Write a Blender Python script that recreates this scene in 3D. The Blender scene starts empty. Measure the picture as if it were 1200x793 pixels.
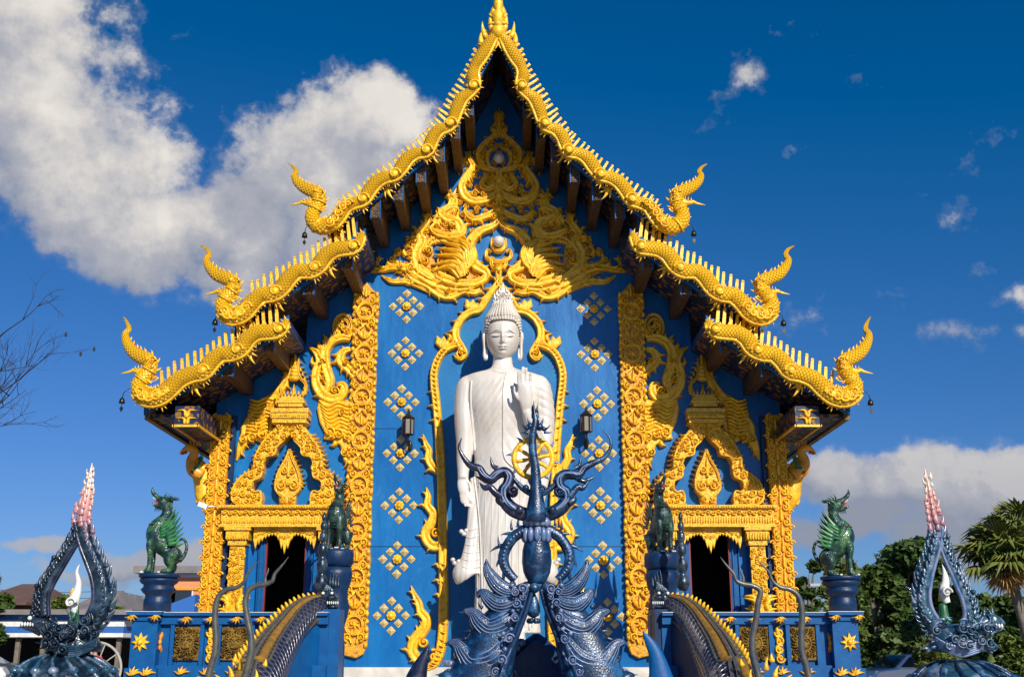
import bpy, bmesh, math, random
from math import sin, cos, pi, radians, sqrt, atan2, hypot
from mathutils import Vector, Matrix, geometry, noise

# ------------------------------------------------------------ camera
sc = bpy.context.scene
CZ = 1.6; PITCH = radians(15.4); FPX = 1320.0
cam_d = bpy.data.cameras.new("camera"); cam = bpy.data.objects.new("camera", cam_d)
sc.collection.objects.link(cam); sc.camera = cam
cam.location = (0, 0, CZ); cam.rotation_euler = (radians(90) + PITCH, 0, 0)
cam_d.sensor_width = 36; cam_d.lens = FPX / 1200 * 36; cam_d.clip_end = 5000; cam_d.clip_start = 0.1
sc.view_settings.view_transform = 'Standard'; sc.view_settings.look = 'None'
sc.view_settings.exposure = 0.10; sc.view_settings.gamma = 1; sc.view_settings.use_curve_mapping = False
sc.cycles.max_bounces = 5; sc.cycles.diffuse_bounces = 3; sc.cycles.glossy_bounces = 2
sc.cycles.use_adaptive_sampling = True; sc.cycles.adaptive_threshold = 0.02

# ------------------------------------------------------------ sun + sky
SUN_AZ = radians(24); SUN_EL = radians(31)      # sun behind the camera, to its right
sdir = Vector((sin(SUN_AZ) * cos(SUN_EL), -cos(SUN_AZ) * cos(SUN_EL), sin(SUN_EL)))
sl = bpy.data.lights.new("sun", 'SUN'); sl.energy = 5.0; sl.angle = radians(0.5); sl.color = (1.0, 0.93, 0.80)
so = bpy.data.objects.new("sun", sl); sc.collection.objects.link(so)
so.rotation_euler = sdir.to_track_quat('Z', 'Y').to_euler()

def pxdir(px, py):
    x = (px - 600) / FPX; y = -(py - 396.5) / FPX
    return Vector((x, cos(PITCH) - y * sin(PITCH), sin(PITCH) + y * cos(PITCH)))
def at(px, py, Y):
    d = pxdir(px, py); t = Y / d.y
    return Vector((d.x * t, Y, CZ + d.z * t))

w = bpy.data.worlds.new("World"); sc.world = w; w.use_nodes = True
w.cycles.sampling_method = 'MANUAL'; w.cycles.sample_map_resolution = 512
nt = w.node_tree; nt.nodes.clear()
def N(tree, typ, **kw):
    n = tree.nodes.new(typ)
    for k, v in kw.items(): setattr(n, k, v)
    return n
def vm(tree, op, a, b=None):
    n = N(tree, 'ShaderNodeVectorMath', operation=op)
    for i, s in enumerate((a, b)):
        if s is None: continue
        if hasattr(s, 'is_linked'): tree.links.new(s, n.inputs[i])
        else: n.inputs[i].default_value = s
    return n.outputs['Value'] if op == 'LENGTH' else n.outputs[0]
def mth(tree, op, a, b=None, c=None, clamp=False):
    n = N(tree, 'ShaderNodeMath', operation=op); n.use_clamp = clamp
    for i, s in enumerate((a, b, c)):
        if s is None: continue
        if hasattr(s, 'is_linked'): tree.links.new(s, n.inputs[i])
        else: n.inputs[i].default_value = s
    return n.outputs[0]
def mix(tree, f, a, b, blend='MIX'):
    n = N(tree, 'ShaderNodeMix', data_type='RGBA', blend_type=blend)
    for i, s in ((0, f), (6, a), (7, b)):
        if hasattr(s, 'is_linked'): tree.links.new(s, n.inputs[i])
        else: n.inputs[i].default_value = s if i == 0 else ((*s, 1) if len(s) == 3 else s)
    return n.outputs[2]
def ramp(tree, f, stops):
    n = N(tree, 'ShaderNodeValToRGB'); e = n.color_ramp.elements
    while len(e) < len(stops): e.new(0.5)
    for q, (p, c) in zip(e, stops):
        q.position = p; q.color = (*c, 1) if isinstance(c, (tuple, list)) else (c, c, c, 1)
    tree.links.new(f, n.inputs[0]); return n.outputs[0]

BLOBS = [(20, 40, 110, 95, 1), (50, 140, 120, 100, 1), (90, 215, 130, 80, 1), (150, 265, 110, 62, 1), (225, 262, 80, 52, 1),
         (150, 305, 75, 40, .8), (290, 262, 85, 62, 1), (345, 205, 85, 62, 1), (400, 165, 88, 62, 1.1), (455, 145, 62, 50, 1.05),
         (420, 215, 110, 80, 1), (270, 325, 62, 42, .8), (255, 352, 42, 26, .8), (385, 270, 80, 60, 1), (342, 112, 30, 20, .5), (150, 30, 40, 22, .3),
         (1000, 565, 90, 34, 1), (1075, 560, 110, 46, 1.05), (1150, 585, 120, 52, 1), (1200, 555, 80, 36, .9), (930, 622, 46, 24, .9), (1010, 610, 90, 34, .9),
         (1120, 630, 140, 40, .9), (1200, 352, 44, 24, .6), (1195, 400, 40, 14, .36), (1130, 322, 22, 10, .2), (985, 362, 60, 22, .18),
         (900, 80, 40, 18, .09), (915, 184, 20, 8, .2), (843, 150, 18, 12, .17), (1175, 235, 70, 24, .08), (1140, 410, 60, 14, .2),
         (150, 655, 52, 18, .9), (215, 655, 44, 20, .95), (30, 642, 52, 13, .6), (90, 672, 90, 12, .5)]
g = bpy.data.node_groups.new("cloud_density", 'ShaderNodeTree')
g.interface.new_socket("Vector", in_out='INPUT', socket_type='NodeSocketVector')
g.interface.new_socket("Value", in_out='OUTPUT', socket_type='NodeSocketFloat')
gi = N(g, 'NodeGroupInput').outputs[0]; go = N(g, 'NodeGroupOutput')
def fbm(tree, vec, scale, detail, rough=0.6, dist=0.0):
    n = N(tree, 'ShaderNodeTexNoise'); n.inputs['Scale'].default_value = scale
    n.inputs['Detail'].default_value = detail; n.inputs['Roughness'].default_value = rough
    n.inputs['Distortion'].default_value = dist
    if vec is not None: tree.links.new(vec, n.inputs['Vector'])
    return n
nwarp = fbm(g, gi, 9, 4, .6)
warp = vm(g, 'MULTIPLY', vm(g, 'SUBTRACT', nwarp.outputs['Color'], (.5, .5, .5)), (.09, .09, .07))
pv = vm(g, 'ADD', gi, warp)
acc = None
for (bx, by, rx, ry, amp) in BLOBS:
    c = pxdir(bx, by).normalized()
    kz = 1 / pxdir(bx, by).length
    d = vm(g, 'LENGTH', vm(g, 'MULTIPLY', vm(g, 'SUBTRACT', pv, tuple(c)), (FPX / rx / kz, 2.0, FPX / ry / kz)))
    v = mth(g, 'MULTIPLY', mth(g, 'SUBTRACT', 1.25, d), amp)
    v = mth(g, 'MINIMUM', v, amp * .9)
    acc = v if acc is None else mth(g, 'MAXIMUM', acc, v)
nf = fbm(g, gi, 17, 9, .64)
v = mth(g, 'ADD', acc, mth(g, 'MULTIPLY', mth(g, 'SUBTRACT', nf.outputs[0], .54), 2.0))
g.links.new(v, go.inputs[0])

tc = N(nt, 'ShaderNodeTexCoord').outputs['Generated']
sky = N(nt, 'ShaderNodeTexSky', sky_type='NISHITA'); sky.sun_disc = False
sky.sun_elevation = SUN_EL
sky.sun_rotation = atan2(sdir.x, sdir.y)
sky.air_density = 1.0; sky.dust_density = 0.35; sky.ozone_density = 3.0
skyc = vm(nt, 'MAXIMUM', vm(nt, 'SUBTRACT', mix(nt, 1.0, sky.outputs[0], (0.37, 0.46, 0.80), 'MULTIPLY'), (0.40, 0.0, 0.0)), (0, 0, 0))
def grp(vec):
    n = N(nt, 'ShaderNodeGroup'); n.node_tree = g; nt.links.new(vec, n.inputs[0]); return n.outputs[0]
d1 = grp(tc)
d2 = grp(vm(nt, 'ADD', tc, (0.035, 0, 0.035)))
alpha = ramp(nt, d1, [(0.0, 0.0), (0.12, .10), (0.34, .8), (0.56, 1.0)])
lit = mth(nt, 'ADD', mth(nt, 'MULTIPLY', mth(nt, 'SUBTRACT', d1, d2), .55), .42, clamp=True)
n3 = fbm(nt, tc, 14, 6, .6)
lit = mth(nt, 'ADD', lit, mth(nt, 'MULTIPLY', mth(nt, 'SUBTRACT', n3.outputs[0], .5), .9), clamp=True)
szz = N(nt, 'ShaderNodeSeparateXYZ'); nt.links.new(tc, szz.inputs[0])       # low clouds are thick and grey
low = mth(nt, 'MULTIPLY', mth(nt, 'SUBTRACT', .30, szz.outputs[2], clamp=True), 2.6)
lit = mth(nt, 'SUBTRACT', lit, low, clamp=True)
cc = ramp(nt, lit, [(0.0, (2.6, 2.9, 3.7)), (0.45, (4.1, 4.2, 4.7)), (0.8, (6.6, 6.3, 6.0)), (1.0, (7.6, 7.2, 6.7))])
allc = mix(nt, alpha, skyc, cc)
bg = N(nt, 'ShaderNodeBackground'); nt.links.new(allc, bg.inputs[0]); bg.inputs[1].default_value = 0.1
ow = N(nt, 'ShaderNodeOutputWorld'); nt.links.new(bg.outputs[0], ow.inputs[0])

# ------------------------------------------------------------ materials
M = {}
def mat(name, col, rough=.6, metal=0.0, spec=.5, coat=0.0, var=None, vscale=4.0, bump=0.0, bscale=30.0, vdetail=5, build=None, contrast=(.35, .65), bdist=.02):
    m = bpy.data.materials.new(name); m.use_nodes = True; t = m.node_tree
    b = t.nodes['Principled BSDF']; b.inputs['Roughness'].default_value = rough
    b.inputs['Metallic'].default_value = metal; b.inputs['Specular IOR Level'].default_value = spec
    b.inputs['Coat Weight'].default_value = coat
    b.inputs['Base Color'].default_value = (*col, 1)
    co = N(t, 'ShaderNodeTexCoord').outputs['Object']
    if var:
        n = fbm(t, co, vscale, vdetail)
        cc_ = ramp(t, n.outputs[0], [(contrast[0], col), (contrast[1], var)])
        t.links.new(cc_, b.inputs['Base Color'])
    if bump:
        n = fbm(t, co, bscale, 4); bp = N(t, 'ShaderNodeBump'); bp.inputs['Strength'].default_value = bump
        bp.inputs['Distance'].default_value = bdist
        t.links.new(n.outputs[0], bp.inputs['Height']); t.links.new(bp.outputs[0], b.inputs['Normal'])
    if build: build(t, b, co)
    M[name] = m; return m

def scales(su, sv, strength, tint=None):
    """overlapping scale pattern from the tube UVs (u metres along, v 0..1 around)"""
    def f(t, b, co):
        uv = N(t, 'ShaderNodeUVMap').outputs[0]
        sx = N(t, 'ShaderNodeSeparateXYZ'); t.links.new(uv, sx.inputs[0])
        u = mth(t, 'MULTIPLY', sx.outputs[0], su); v_ = mth(t, 'MULTIPLY', sx.outputs[1], sv)
        a = mth(t, 'ADD', u, v_); c = mth(t, 'SUBTRACT', u, v_)
        fa = mth(t, 'FRACT', a); fc = mth(t, 'FRACT', c)
        h = mth(t, 'MULTIPLY', mth(t, 'SUBTRACT', 1.0, mth(t, 'POWER', fa, 2.0)), mth(t, 'SUBTRACT', 1.0, mth(t, 'POWER', fc, 2.0)))
        edge = mth(t, 'MINIMUM', mth(t, 'MINIMUM', fa, fc), mth(t, 'MINIMUM', mth(t, 'SUBTRACT', 1.0, fa), mth(t, 'SUBTRACT', 1.0, fc)))
        h = mth(t, 'ADD', h, mth(t, 'MULTIPLY', mth(t, 'MINIMUM', edge, .12), 4))
        bp = N(t, 'ShaderNodeBump'); bp.inputs['Strength'].default_value = strength; bp.inputs['Distance'].default_value = .03
        t.links.new(h, bp.inputs['Height']); t.links.new(bp.outputs[0], b.inputs['Normal'])
        if tint:
            e = mth(t, 'LESS_THAN', edge, .1)
            t.links.new(mix(t, e, tint[0], tint[1]), b.inputs['Base Color'])
    return f

GOLD = (.92, .53, .010)
mat('gold', GOLD, .33, .12, .6, var=(.62, .24, .006), vscale=9, bump=.6, bscale=38, coat=.15, contrast=(.46, .72))
mat('gold_fine', (.88, .49, .010), .34, .12, .6, var=(.46, .19, .006), vscale=20, bump=.9, bscale=34, coat=.1, contrast=(.45, .68))
mat('gold_ground', (.76, .36, .008), .36, .12, .6, var=(.32, .10, .004), vscale=16, bump=.9, bscale=34, coat=.1, contrast=(.42, .7))
mat('gold_scales', GOLD, .32, .12, .6, build=scales(14, 9, .8, ((.90, .50, .009), (.70, .31, .006))))
mat('red_gold', (.60, .17, .008), .5, .1, .4, var=(.82, .44, .012), vscale=22, bump=1.0, bscale=40, contrast=(.42, .62))
mat('aged_gold', (.36, .21, .03), .42, .35, .4, var=(.12, .07, .02), vscale=12, bump=1.0, bscale=24, bdist=.05)
def wallb(t, b, co):
    sx = N(t, 'ShaderNodeMapping'); sx.inputs['Scale'].default_value = (1, 1, .28); t.links.new(co, sx.inputs[0])
    n1 = fbm(t, sx.outputs[0], 1.5, 8, .65, .4); n2 = fbm(t, sx.outputs[0], 9, 6, .7)
    c = ramp(t, n1.outputs[0], [(.3, (.0005, .085, .30)), (.52, (.0008, .125, .39)), (.74, (.003, .175, .47))])
    c = mix(t, ramp(t, n2.outputs[0], [(.5, 0), (.8, .45)]), c, (.01, .18, .45))
    s3 = N(t, 'ShaderNodeMapping'); s3.inputs['Scale'].default_value = (1, 1, .07); t.links.new(co, s3.inputs[0]); n4 = fbm(t, s3.outputs[0], 7, 6, .7)
    c = mix(t, ramp(t, n4.outputs[0], [(.52, 0), (.72, .38)]), c, (.004, .06, .22))          # rain streaks
    n5 = fbm(t, co, 2.6, 9, .75, 1.2)
    c = mix(t, ramp(t, n5.outputs[0], [(.56, 0), (.68, .35)]), c, (.05, .21, .46))           # rubbed, repainted patches
    t.links.new(c, b.inputs['Base Color'])
    t.links.new(ramp(t, n1.outputs[0], [(.3, .30), (.7, .40)]), b.inputs['Roughness'])
    bp = N(t, 'ShaderNodeBump'); bp.inputs['Strength'].default_value = .35; bp.inputs['Distance'].default_value = .015
    t.links.new(n2.outputs[0], bp.inputs['Height']); t.links.new(bp.outputs[0], b.inputs['Normal'])
mat('wall_blue', (.002, .12, .45), .5, 0, .42, build=wallb)
mat('niche_blue', (.002, .12, .36), .45, 0, .35, var=(.004, .16, .40), vscale=2, bump=.2, bscale=12)
mat('paint_blue', (.001, .068, .24), .45, 0, .3, var=(.002, .095, .29), vscale=5, bump=.15, bscale=20)
mat('deep_blue', (.002, .017, .065), .42, 0, .4, var=(.004, .032, .10), vscale=6, bump=.3, bscale=20)
mat('roof_tile', (.004, .05, .22), .45, 0, .5, var=(.006, .03, .14), vscale=9, bump=.4, bscale=8)
def soff(t, b, co):
    v = N(t, 'ShaderNodeTexVoronoi', feature='DISTANCE_TO_EDGE'); v.inputs['Scale'].default_value = 4.2
    n = fbm(t, co, 3, 3); va = vm(t, 'ADD', co, vm(t, 'MULTIPLY', n.outputs['Color'], (.35, .35, .35))); t.links.new(va, v.inputs['Vector'])
    c = ramp(t, v.outputs['Distance'], [(.0, (.003, .015, .06)), (.16, (.003, .015, .06)), (.2, (.26, .13, .02)), (.36, (.20, .08, .015)), (.40, (.008, .015, .05))])
    t.links.new(c, b.inputs['Base Color'])
mat('soffit', (.01, .05, .2), .5, 0, .4, build=soff)
def purl(t, b, co):
    n = fbm(t, co, 13, 3, .5, 2.5)
    c = ramp(t, n.outputs[0], [(.42, (.004, .010, .035)), (.47, (.17, .085, .01)), (.52, (.22, .11, .012)), (.57, (.005, .010, .03))])
    t.links.new(c, b.inputs['Base Color'])
    bp = N(t, 'ShaderNodeBump'); bp.inputs['Strength'].default_value = .8; bp.inputs['Distance'].default_value = .03
    t.links.new(n.outputs[0], bp.inputs['Height']); t.links.new(bp.outputs[0], b.inputs['Normal'])
mat('purlin_gold', (.4, .2, .03), .5, .2, .4, build=purl)
def pearl(t, b, co):
    mp = N(t, 'ShaderNodeMapping'); mp.inputs['Scale'].default_value = (1, 1, .3); t.links.new(co, mp.inputs[0]); n = fbm(t, mp.outputs[0], 3, 7, .68); c = ramp(t, n.outputs[0], [(.30, (.56, .50, .44)), (.58, (.73, .68, .62))]); t.links.new(c, b.inputs['Base Color'])
    pass
mat('pearl_white', (.66, .62, .58), .30, .12, .5, coat=.3, build=pearl)
mat('pearl_seam', (.34, .31, .28), .5)
mat('skin_line', (.12, .10, .10), .6)
def nagab(c1, c2, c3, sc_=5, bs=.16):
    def f(t, b, co):
        n = fbm(t, co, sc_, 6, .62, .8)
        c = ramp(t, n.outputs[0], [(.33, c1), (.5, c2), (.66, c3)]); t.links.new(c, b.inputs['Base Color'])
        n2 = N(t, 'ShaderNodeTexVoronoi', feature='DISTANCE_TO_EDGE'); n2.inputs['Scale'].default_value = sc_ * 5; t.links.new(co, n2.inputs['Vector'])
        bp = N(t, 'ShaderNodeBump'); bp.inputs['Strength'].default_value = bs; bp.inputs['Distance'].default_value = .012
        t.links.new(n2.outputs['Distance'], bp.inputs['Height']); t.links.new(bp.outputs[0], b.inputs['Normal'])
    return f
mat('trident_blue', (.01, .05, .2), .34, .1, .6, coat=.25, build=nagab((.001, .006, .022), (.003, .028, .085), (.03, .12, .27), 6, .35))
mat('trident_dark', (.008, .012, .03), .28, .1, .6, coat=.4, build=nagab((.003, .005, .015), (.01, .015, .05), (.05, .06, .12), 6))
mat('lilac_highlight', (.22, .26, .40), .35, .1, .5, coat=.3, var=(.06, .14, .32), vscale=8)
mat('naga_dark', (.01, .03, .05), .28, .1, .6, coat=.4, build=nagab((.002, .006, .016), (.005, .018, .034), (.05, .085, .13), 6, .4))
mat('naga_teal', (.02, .12, .14), .3, .1, .6, coat=.4, build=nagab((.005, .018, .05), (.02, .08, .14), (.24, .28, .38), 6, .4))
def pinkb(t, b, co):
    sz = N(t, 'ShaderNodeSeparateXYZ'); t.links.new(co, sz.inputs[0])
    n = fbm(t, co, 6, 5)
    z = mth(t, 'ADD', sz.outputs[2], mth(t, 'MULTIPLY', n.outputs[0], .5))
    c = ramp(t, mth(t, 'MULTIPLY', mth(t, 'SUBTRACT', z, 2.62), 1.25), [(0, (.02, .05, .09)), (.35, (.10, .13, .20)), (.55, (.40, .18, .20)), (.8, (.60, .30, .26)), (1, (.66, .52, .44))])
    t.links.new(c, b.inputs['Base Color'])
mat('flame_fade', (.3, .2, .3), .35, .05, .5, coat=.3, build=pinkb)
mat('stair_scales', (.02, .03, .09), .3, .15, .6, coat=.4, build=scales(7.0, 13, 1.0, ((.010, .014, .04), (.11, .12, .19))))
mat('dragon_green', (.02, .12, .06), .32, .15, .6, coat=.3, build=nagab((.003, .014, .026), (.008, .05, .036), (.07, .19, .055), 7, .9))
mat('dragon_dark', (.01, .03, .03), .35, .15, .6, coat=.3, build=nagab((.004, .008, .014), (.01, .035, .03), (.05, .12, .08), 6, .6))
mat('feather_green', (.03, .20, .05), .4, 0, .5, var=(.008, .07, .04), vscale=7)
mat('orange_paint', (.75, .22, .01), .4, 0, .5, var=(.8, .38, .02), vscale=8)
mat('red_paint', (.55, .02, .02), .45)
mat('white_paint', (.78, .78, .76), .5, var=(.6, .6, .6), vscale=5)
mat('cream_tile', (.55, .46, .22), .3, 0, .5, coat=.3, var=(.42, .36, .18), vscale=30)
mat('bronze_horn', (.13, .12, .085), .38, .3, .5, var=(.05, .07, .10), vscale=9, coat=.3)
mat('belly_bronze', (.17, .12, .05), .4, .4, .5, var=(.06, .05, .04), vscale=10)
mat('black_metal', (.02, .017, .015), .4, .6, .5, var=(.05, .03, .02), vscale=20)
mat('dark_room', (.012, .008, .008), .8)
mat('maroon_trim', (.22, .02, .02), .5)
mat('lamp_glass', (.25, .22, .18), .2, 0, .6)
mat('bell_metal', (.05, .045, .03), .35, .8)
mat('stone_step', (.62, .60, .56), .6, var=(.45, .43, .4), vscale=3)
mat('paving', (.30, .28, .25), .8, var=(.2, .19, .17), vscale=.6, bump=.2)
mat('asphalt', (.05, .05, .05), .85, var=(.075, .07, .07), vscale=.8, bump=.2)
mat('leaf_dark', (.028, .062, .012), .55, 0, .3, var=(.07, .11, .02), vscale=.9)
mat('leaf_light', (.06, .11, .02), .55, 0, .3, var=(.12, .15, .03), vscale=.9)
mat('palm_green', (.09, .14, .025), .45, 0, .4, var=(.19, .19, .04), vscale=2)
mat('palm_dry', (.42, .25, .06), .6, 0, .3, var=(.3, .15, .05), vscale=3)
mat('bark', (.12, .10, .08), .85, var=(.2, .17, .14), vscale=6, bump=.5)
mat('bare_wood', (.035, .03, .03), .9)
mat('concrete', (.42, .40, .37), .8, var=(.34, .32, .3), vscale=.7)
mat('orange_wall', (.72, .28, .12), .8, var=(.66, .24, .10), vscale=.5)
mat('cream_wall', (.60, .48, .26), .8, var=(.5, .42, .24), vscale=.5)
mat('grey_roof', (.16, .15, .15), .7, var=(.22, .2, .2), vscale=1)
mat('brown_roof', (.10, .055, .045), .8, var=(.14, .08, .06), vscale=1)
mat('blue_stripe', (.02, .12, .42), .6)
mat('glass_dark', (.02, .03, .04), .12, 0, .6)
mat('car_white', (.7, .7, .72), .25, 0, .5, coat=.6)
mat('car_dark', (.04, .045, .05), .25, 0, .5, coat=.6)
mat('rubber', (.02, .02, .02), .8)
mat('galvanised', (.35, .36, .38), .5, .5)
mat('skin', (.42, .26, .18), .6)
mat('shirt_red', (.55, .03, .04), .8)
mat('trousers_dark', (.03, .03, .05), .8)
mat('hair_black', (.01, .01, .01), .6)

# ------------------------------------------------------------ mesh builder
class MB:
    def __init__(s): s.v = []; s.f = []; s.uv = []; s.sm = []; s.mi = []
    def add(s, vs, fs, smooth=True, uvs=None, mi=0):
        o = len(s.v); s.v += [tuple(p) for p in vs]
        s.uv += uvs if uvs else [(p[0], p[2]) for p in vs]
        for f in fs: s.f.append(tuple(i + o for i in f)); s.sm.append(smooth); s.mi.append(mi)
    def box(s, c, size, rz=0, mi=0, taper=1.0, ry=0):
        x, y, z = size[0] / 2, size[1] / 2, size[2] / 2; vs = []
        for dz in (-1, 1):
            k = taper if dz > 0 else 1
            for dx, dy in ((-1, -1), (1, -1), (1, 1), (-1, 1)):
                p = Vector((dx * x * k, dy * y * k, dz * z))
                if ry: p = Matrix.Rotation(ry, 3, 'Y') @ p
                if rz: p = Matrix.Rotation(rz, 3, 'Z') @ p
                vs.append(p + Vector(c))
        s.add(vs, [(3, 2, 1, 0), (4, 5, 6, 7), (0, 1, 5, 4), (1, 2, 6, 5), (2, 3, 7, 6), (3, 0, 4, 7)], False, mi=mi)
    def box2(s, a, b, mi=0):
        s.box([(a[i] + b[i]) / 2 for i in range(3)], [abs(b[i] - a[i]) for i in range(3)], mi=mi)
    def tube(s, pts, rad, seg=10, flat=1.0, up=(0, 1, 0), caps=True, mi=0, prof=None):
        P = [Vector(p) for p in pts]; n = len(P)
        if not hasattr(rad, '__len__'): rad = [rad] * n
        vs = []; uvs = []; L = 0; side = None
        for i in range(n):
            t = (P[min(i + 1, n - 1)] - P[max(i - 1, 0)])
            if t.length < 1e-9: t = Vector((0, 0, 1))
            t.normalize()
            if side is None:
                u = Vector(up)
                if abs(t.dot(u)) > .97: u = Vector((1, 0, 0))
                side = (u - t * t.dot(u)).normalized()
            else:
                q = side - t * t.dot(side)
                if q.length > 1e-6: side = q.normalized()
            b = t.cross(side)
            if i: L += (P[i] - P[i - 1]).length
            for k in range(seg + 1):
                a = 2 * pi * k / seg; rr = rad[i] * (prof(a, L) if prof else 1)
                vs.append(P[i] + side * (cos(a) * rr * flat) + b * (sin(a) * rr)); uvs.append((L, k / seg))
        fs = [(i * (seg + 1) + k, i * (seg + 1) + k + 1, (i + 1) * (seg + 1) + k + 1, (i + 1) * (seg + 1) + k) for i in range(n - 1) for k in range(seg)]
        if caps:
            fs.append(tuple(range(seg - 1, -1, -1))); fs.append(tuple((n - 1) * (seg + 1) + k for k in range(seg)))
        s.add(vs, fs, True, uvs, mi)
    def lathe(s, c, prof, seg=20, mi=0, smooth=True, sx=1, sy=1):
        vs = []; c = Vector(c)
        for r, z in prof:
            for k in range(seg): a = 2 * pi * k / seg; vs.append(c + Vector((cos(a) * r * sx, sin(a) * r * sy, z)))
        n = len(prof)
        fs = [(i * seg + k, i * seg + (k + 1) % seg, (i + 1) * seg + (k + 1) % seg, (i + 1) * seg + k) for i in range(n - 1) for k in range(seg)]
        fs += [tuple(range(seg - 1, -1, -1)), tuple((n - 1) * seg + k for k in range(seg))]
        s.add(vs, fs, smooth, mi=mi)
    def ball(s, c, r, seg=12, rings=8, mi=0, rot=None):
        if not hasattr(r, '__len__'): r = (r, r, r)
        vs = []; c = Vector(c)
        for i in range(rings + 1):
            ph = pi * i / rings
            for k in range(seg):
                a = 2 * pi * k / seg; p = Vector((sin(ph) * cos(a) * r[0], sin(ph) * sin(a) * r[1], cos(ph) * r[2]))
                if rot: p = rot @ p
                vs.append(c + p)
        fs = [(i * seg + k, (i + 1) * seg + k, (i + 1) * seg + (k + 1) % seg, i * seg + (k + 1) % seg) for i in range(rings) for k in range(seg)]
        s.add(vs, fs, True, mi=mi)
    # relief ribbon on an upright plane: pts (x,z), half widths, wall plane y, height towards the camera
    def rib(s, pts, wd, y, h, groove=True, mi=0):
        n = len(pts)
        if n < 2: return
        if not hasattr(wd, '__len__'): wd = [wd] * n
        if not hasattr(h, '__len__'): hs = [h] * n
        else: hs = h
        prof = [(-1, 0), (-.86, .72), (-.55, 1), (-.15, .58), (.15, .58), (.55, 1), (.86, .72), (1, 0)] if groove else [(-1, 0), (-.8, .62), (-.4, .93), (0, 1.0), (.4, .93), (.8, .62), (1, 0)]
        m = len(prof); vs = []
        for i in range(n):
            a = pts[max(i - 1, 0)]; b = pts[min(i + 1, n - 1)]
            tx, tz = b[0] - a[0], b[1] - a[1]; l = hypot(tx, tz) or 1; nx, nz = -tz / l, tx / l
            hh = hs[i] * min(1, .35 + wd[i] / (max(wd) + 1e-9))
            for u, q in prof: vs.append((pts[i][0] + nx * u * wd[i], y - q * hh, pts[i][1] + nz * u * wd[i]))
        fs = [(i * m + k, i * m + k + 1, (i + 1) * m + k + 1, (i + 1) * m + k) for i in range(n - 1) for k in range(m - 1)]
        s.add(vs, fs, True, mi=mi)
    # bevelled plate from outline (x,z) between y (back) and y-h (front)
    def plate(s, poly, y, h, bev=.02, mi=0, holes=()):
        def inset(pl, sgn):
            n = len(pl); out = []
            for i in range(n):
                a, b, c = pl[i - 1], pl[i], pl[(i + 1) % n]
                d1 = Vector((b[0] - a[0], b[1] - a[1])); d2 = Vector((c[0] - b[0], c[1] - b[1]))
                if d1.length < 1e-9 or d2.length < 1e-9: out.append(b); continue
                d1.normalize(); d2.normalize(); t = d1 + d2
                if t.length < 1e-3: out.append(b); continue
                t.normalize(); nn = Vector((-t.y, t.x)); k = min(1 / max(.4, nn.dot(Vector((-d1.y, d1.x)))), 2)
                out.append((b[0] + nn.x * bev * sgn * k, b[1] + nn.y * bev * sgn * k))
            return out
        def area(pl): return sum(pl[i - 1][0] * pl[i][1] - pl[i][0] * pl[i - 1][1] for i in range(len(pl)))
        loops = [list(poly)] + [list(q) for q in holes]; front = []; vs = []; fs = []; idx = []
        for li, pl in enumerate(loops):
            sgn = 1 if area(pl) > 0 else -1
            if li: sgn = -sgn
            ins = inset(pl, sgn) if bev else pl
            n = len(pl); o = len(vs)
            vs += [(p[0], y, p[1]) for p in pl] + [(p[0], y - h + bev * .8, p[1]) for p in pl] + [(p[0], y - h, p[1]) for p in ins]
            for i in range(n):
                j = (i + 1) % n
                fs.append((o + i, o + j, o + n + j, o + n + i)); fs.append((o + n + i, o + n + j, o + 2 * n + j, o + 2 * n + i))
            front.append([Vector((p[0], p[1], 0)) for p in ins]); idx += [o + 2 * n + i for i in range(n)]
        s.add(vs, fs, False, mi=mi)
        tris = geometry.tessellate_polygon(front); off = len(s.v) - len(vs)
        for t_ in tris: s.f.append(tuple(idx[i] + off for i in t_)); s.sm.append(False); s.mi.append(mi)
        # back
        bidx = []; o = 0
        for pl in loops: bidx += [o + i for i in range(len(pl))]; o += 3 * len(pl)
        for t_ in geometry.tessellate_polygon([[Vector((p[0], p[1], 0)) for p in pl] for pl in loops]):
            s.f.append(tuple(bidx[i] + off for i in t_)); s.sm.append(False); s.mi.append(mi)
    def mesh(s, name):
        me = bpy.data.meshes.new(name); me.from_pydata(s.v, [], s.f)
        me.polygons.foreach_set('use_smooth', s.sm); me.polygons.foreach_set('material_index', s.mi)
        uv = me.uv_layers.new(name='uv'); li = [0.0] * (2 * len(me.loops))
        for l in me.loops: q = s.uv[l.vertex_index]; li[2 * l.index] = q[0]; li[2 * l.index + 1] = q[1]
        uv.data.foreach_set('uv', li); return me
    def build(s, name, mats, parent=None):
        me = s.mesh(name)
        if not isinstance(mats, (list, tuple)): mats = [mats]
        for m in mats: me.materials.append(M[m])
        bm = bmesh.new(); bm.from_mesh(me); bmesh.ops.recalc_face_normals(bm, faces=bm.faces); bm.to_mesh(me); bm.free()
        return link(bpy.data.objects.new(name, me), parent)

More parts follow.
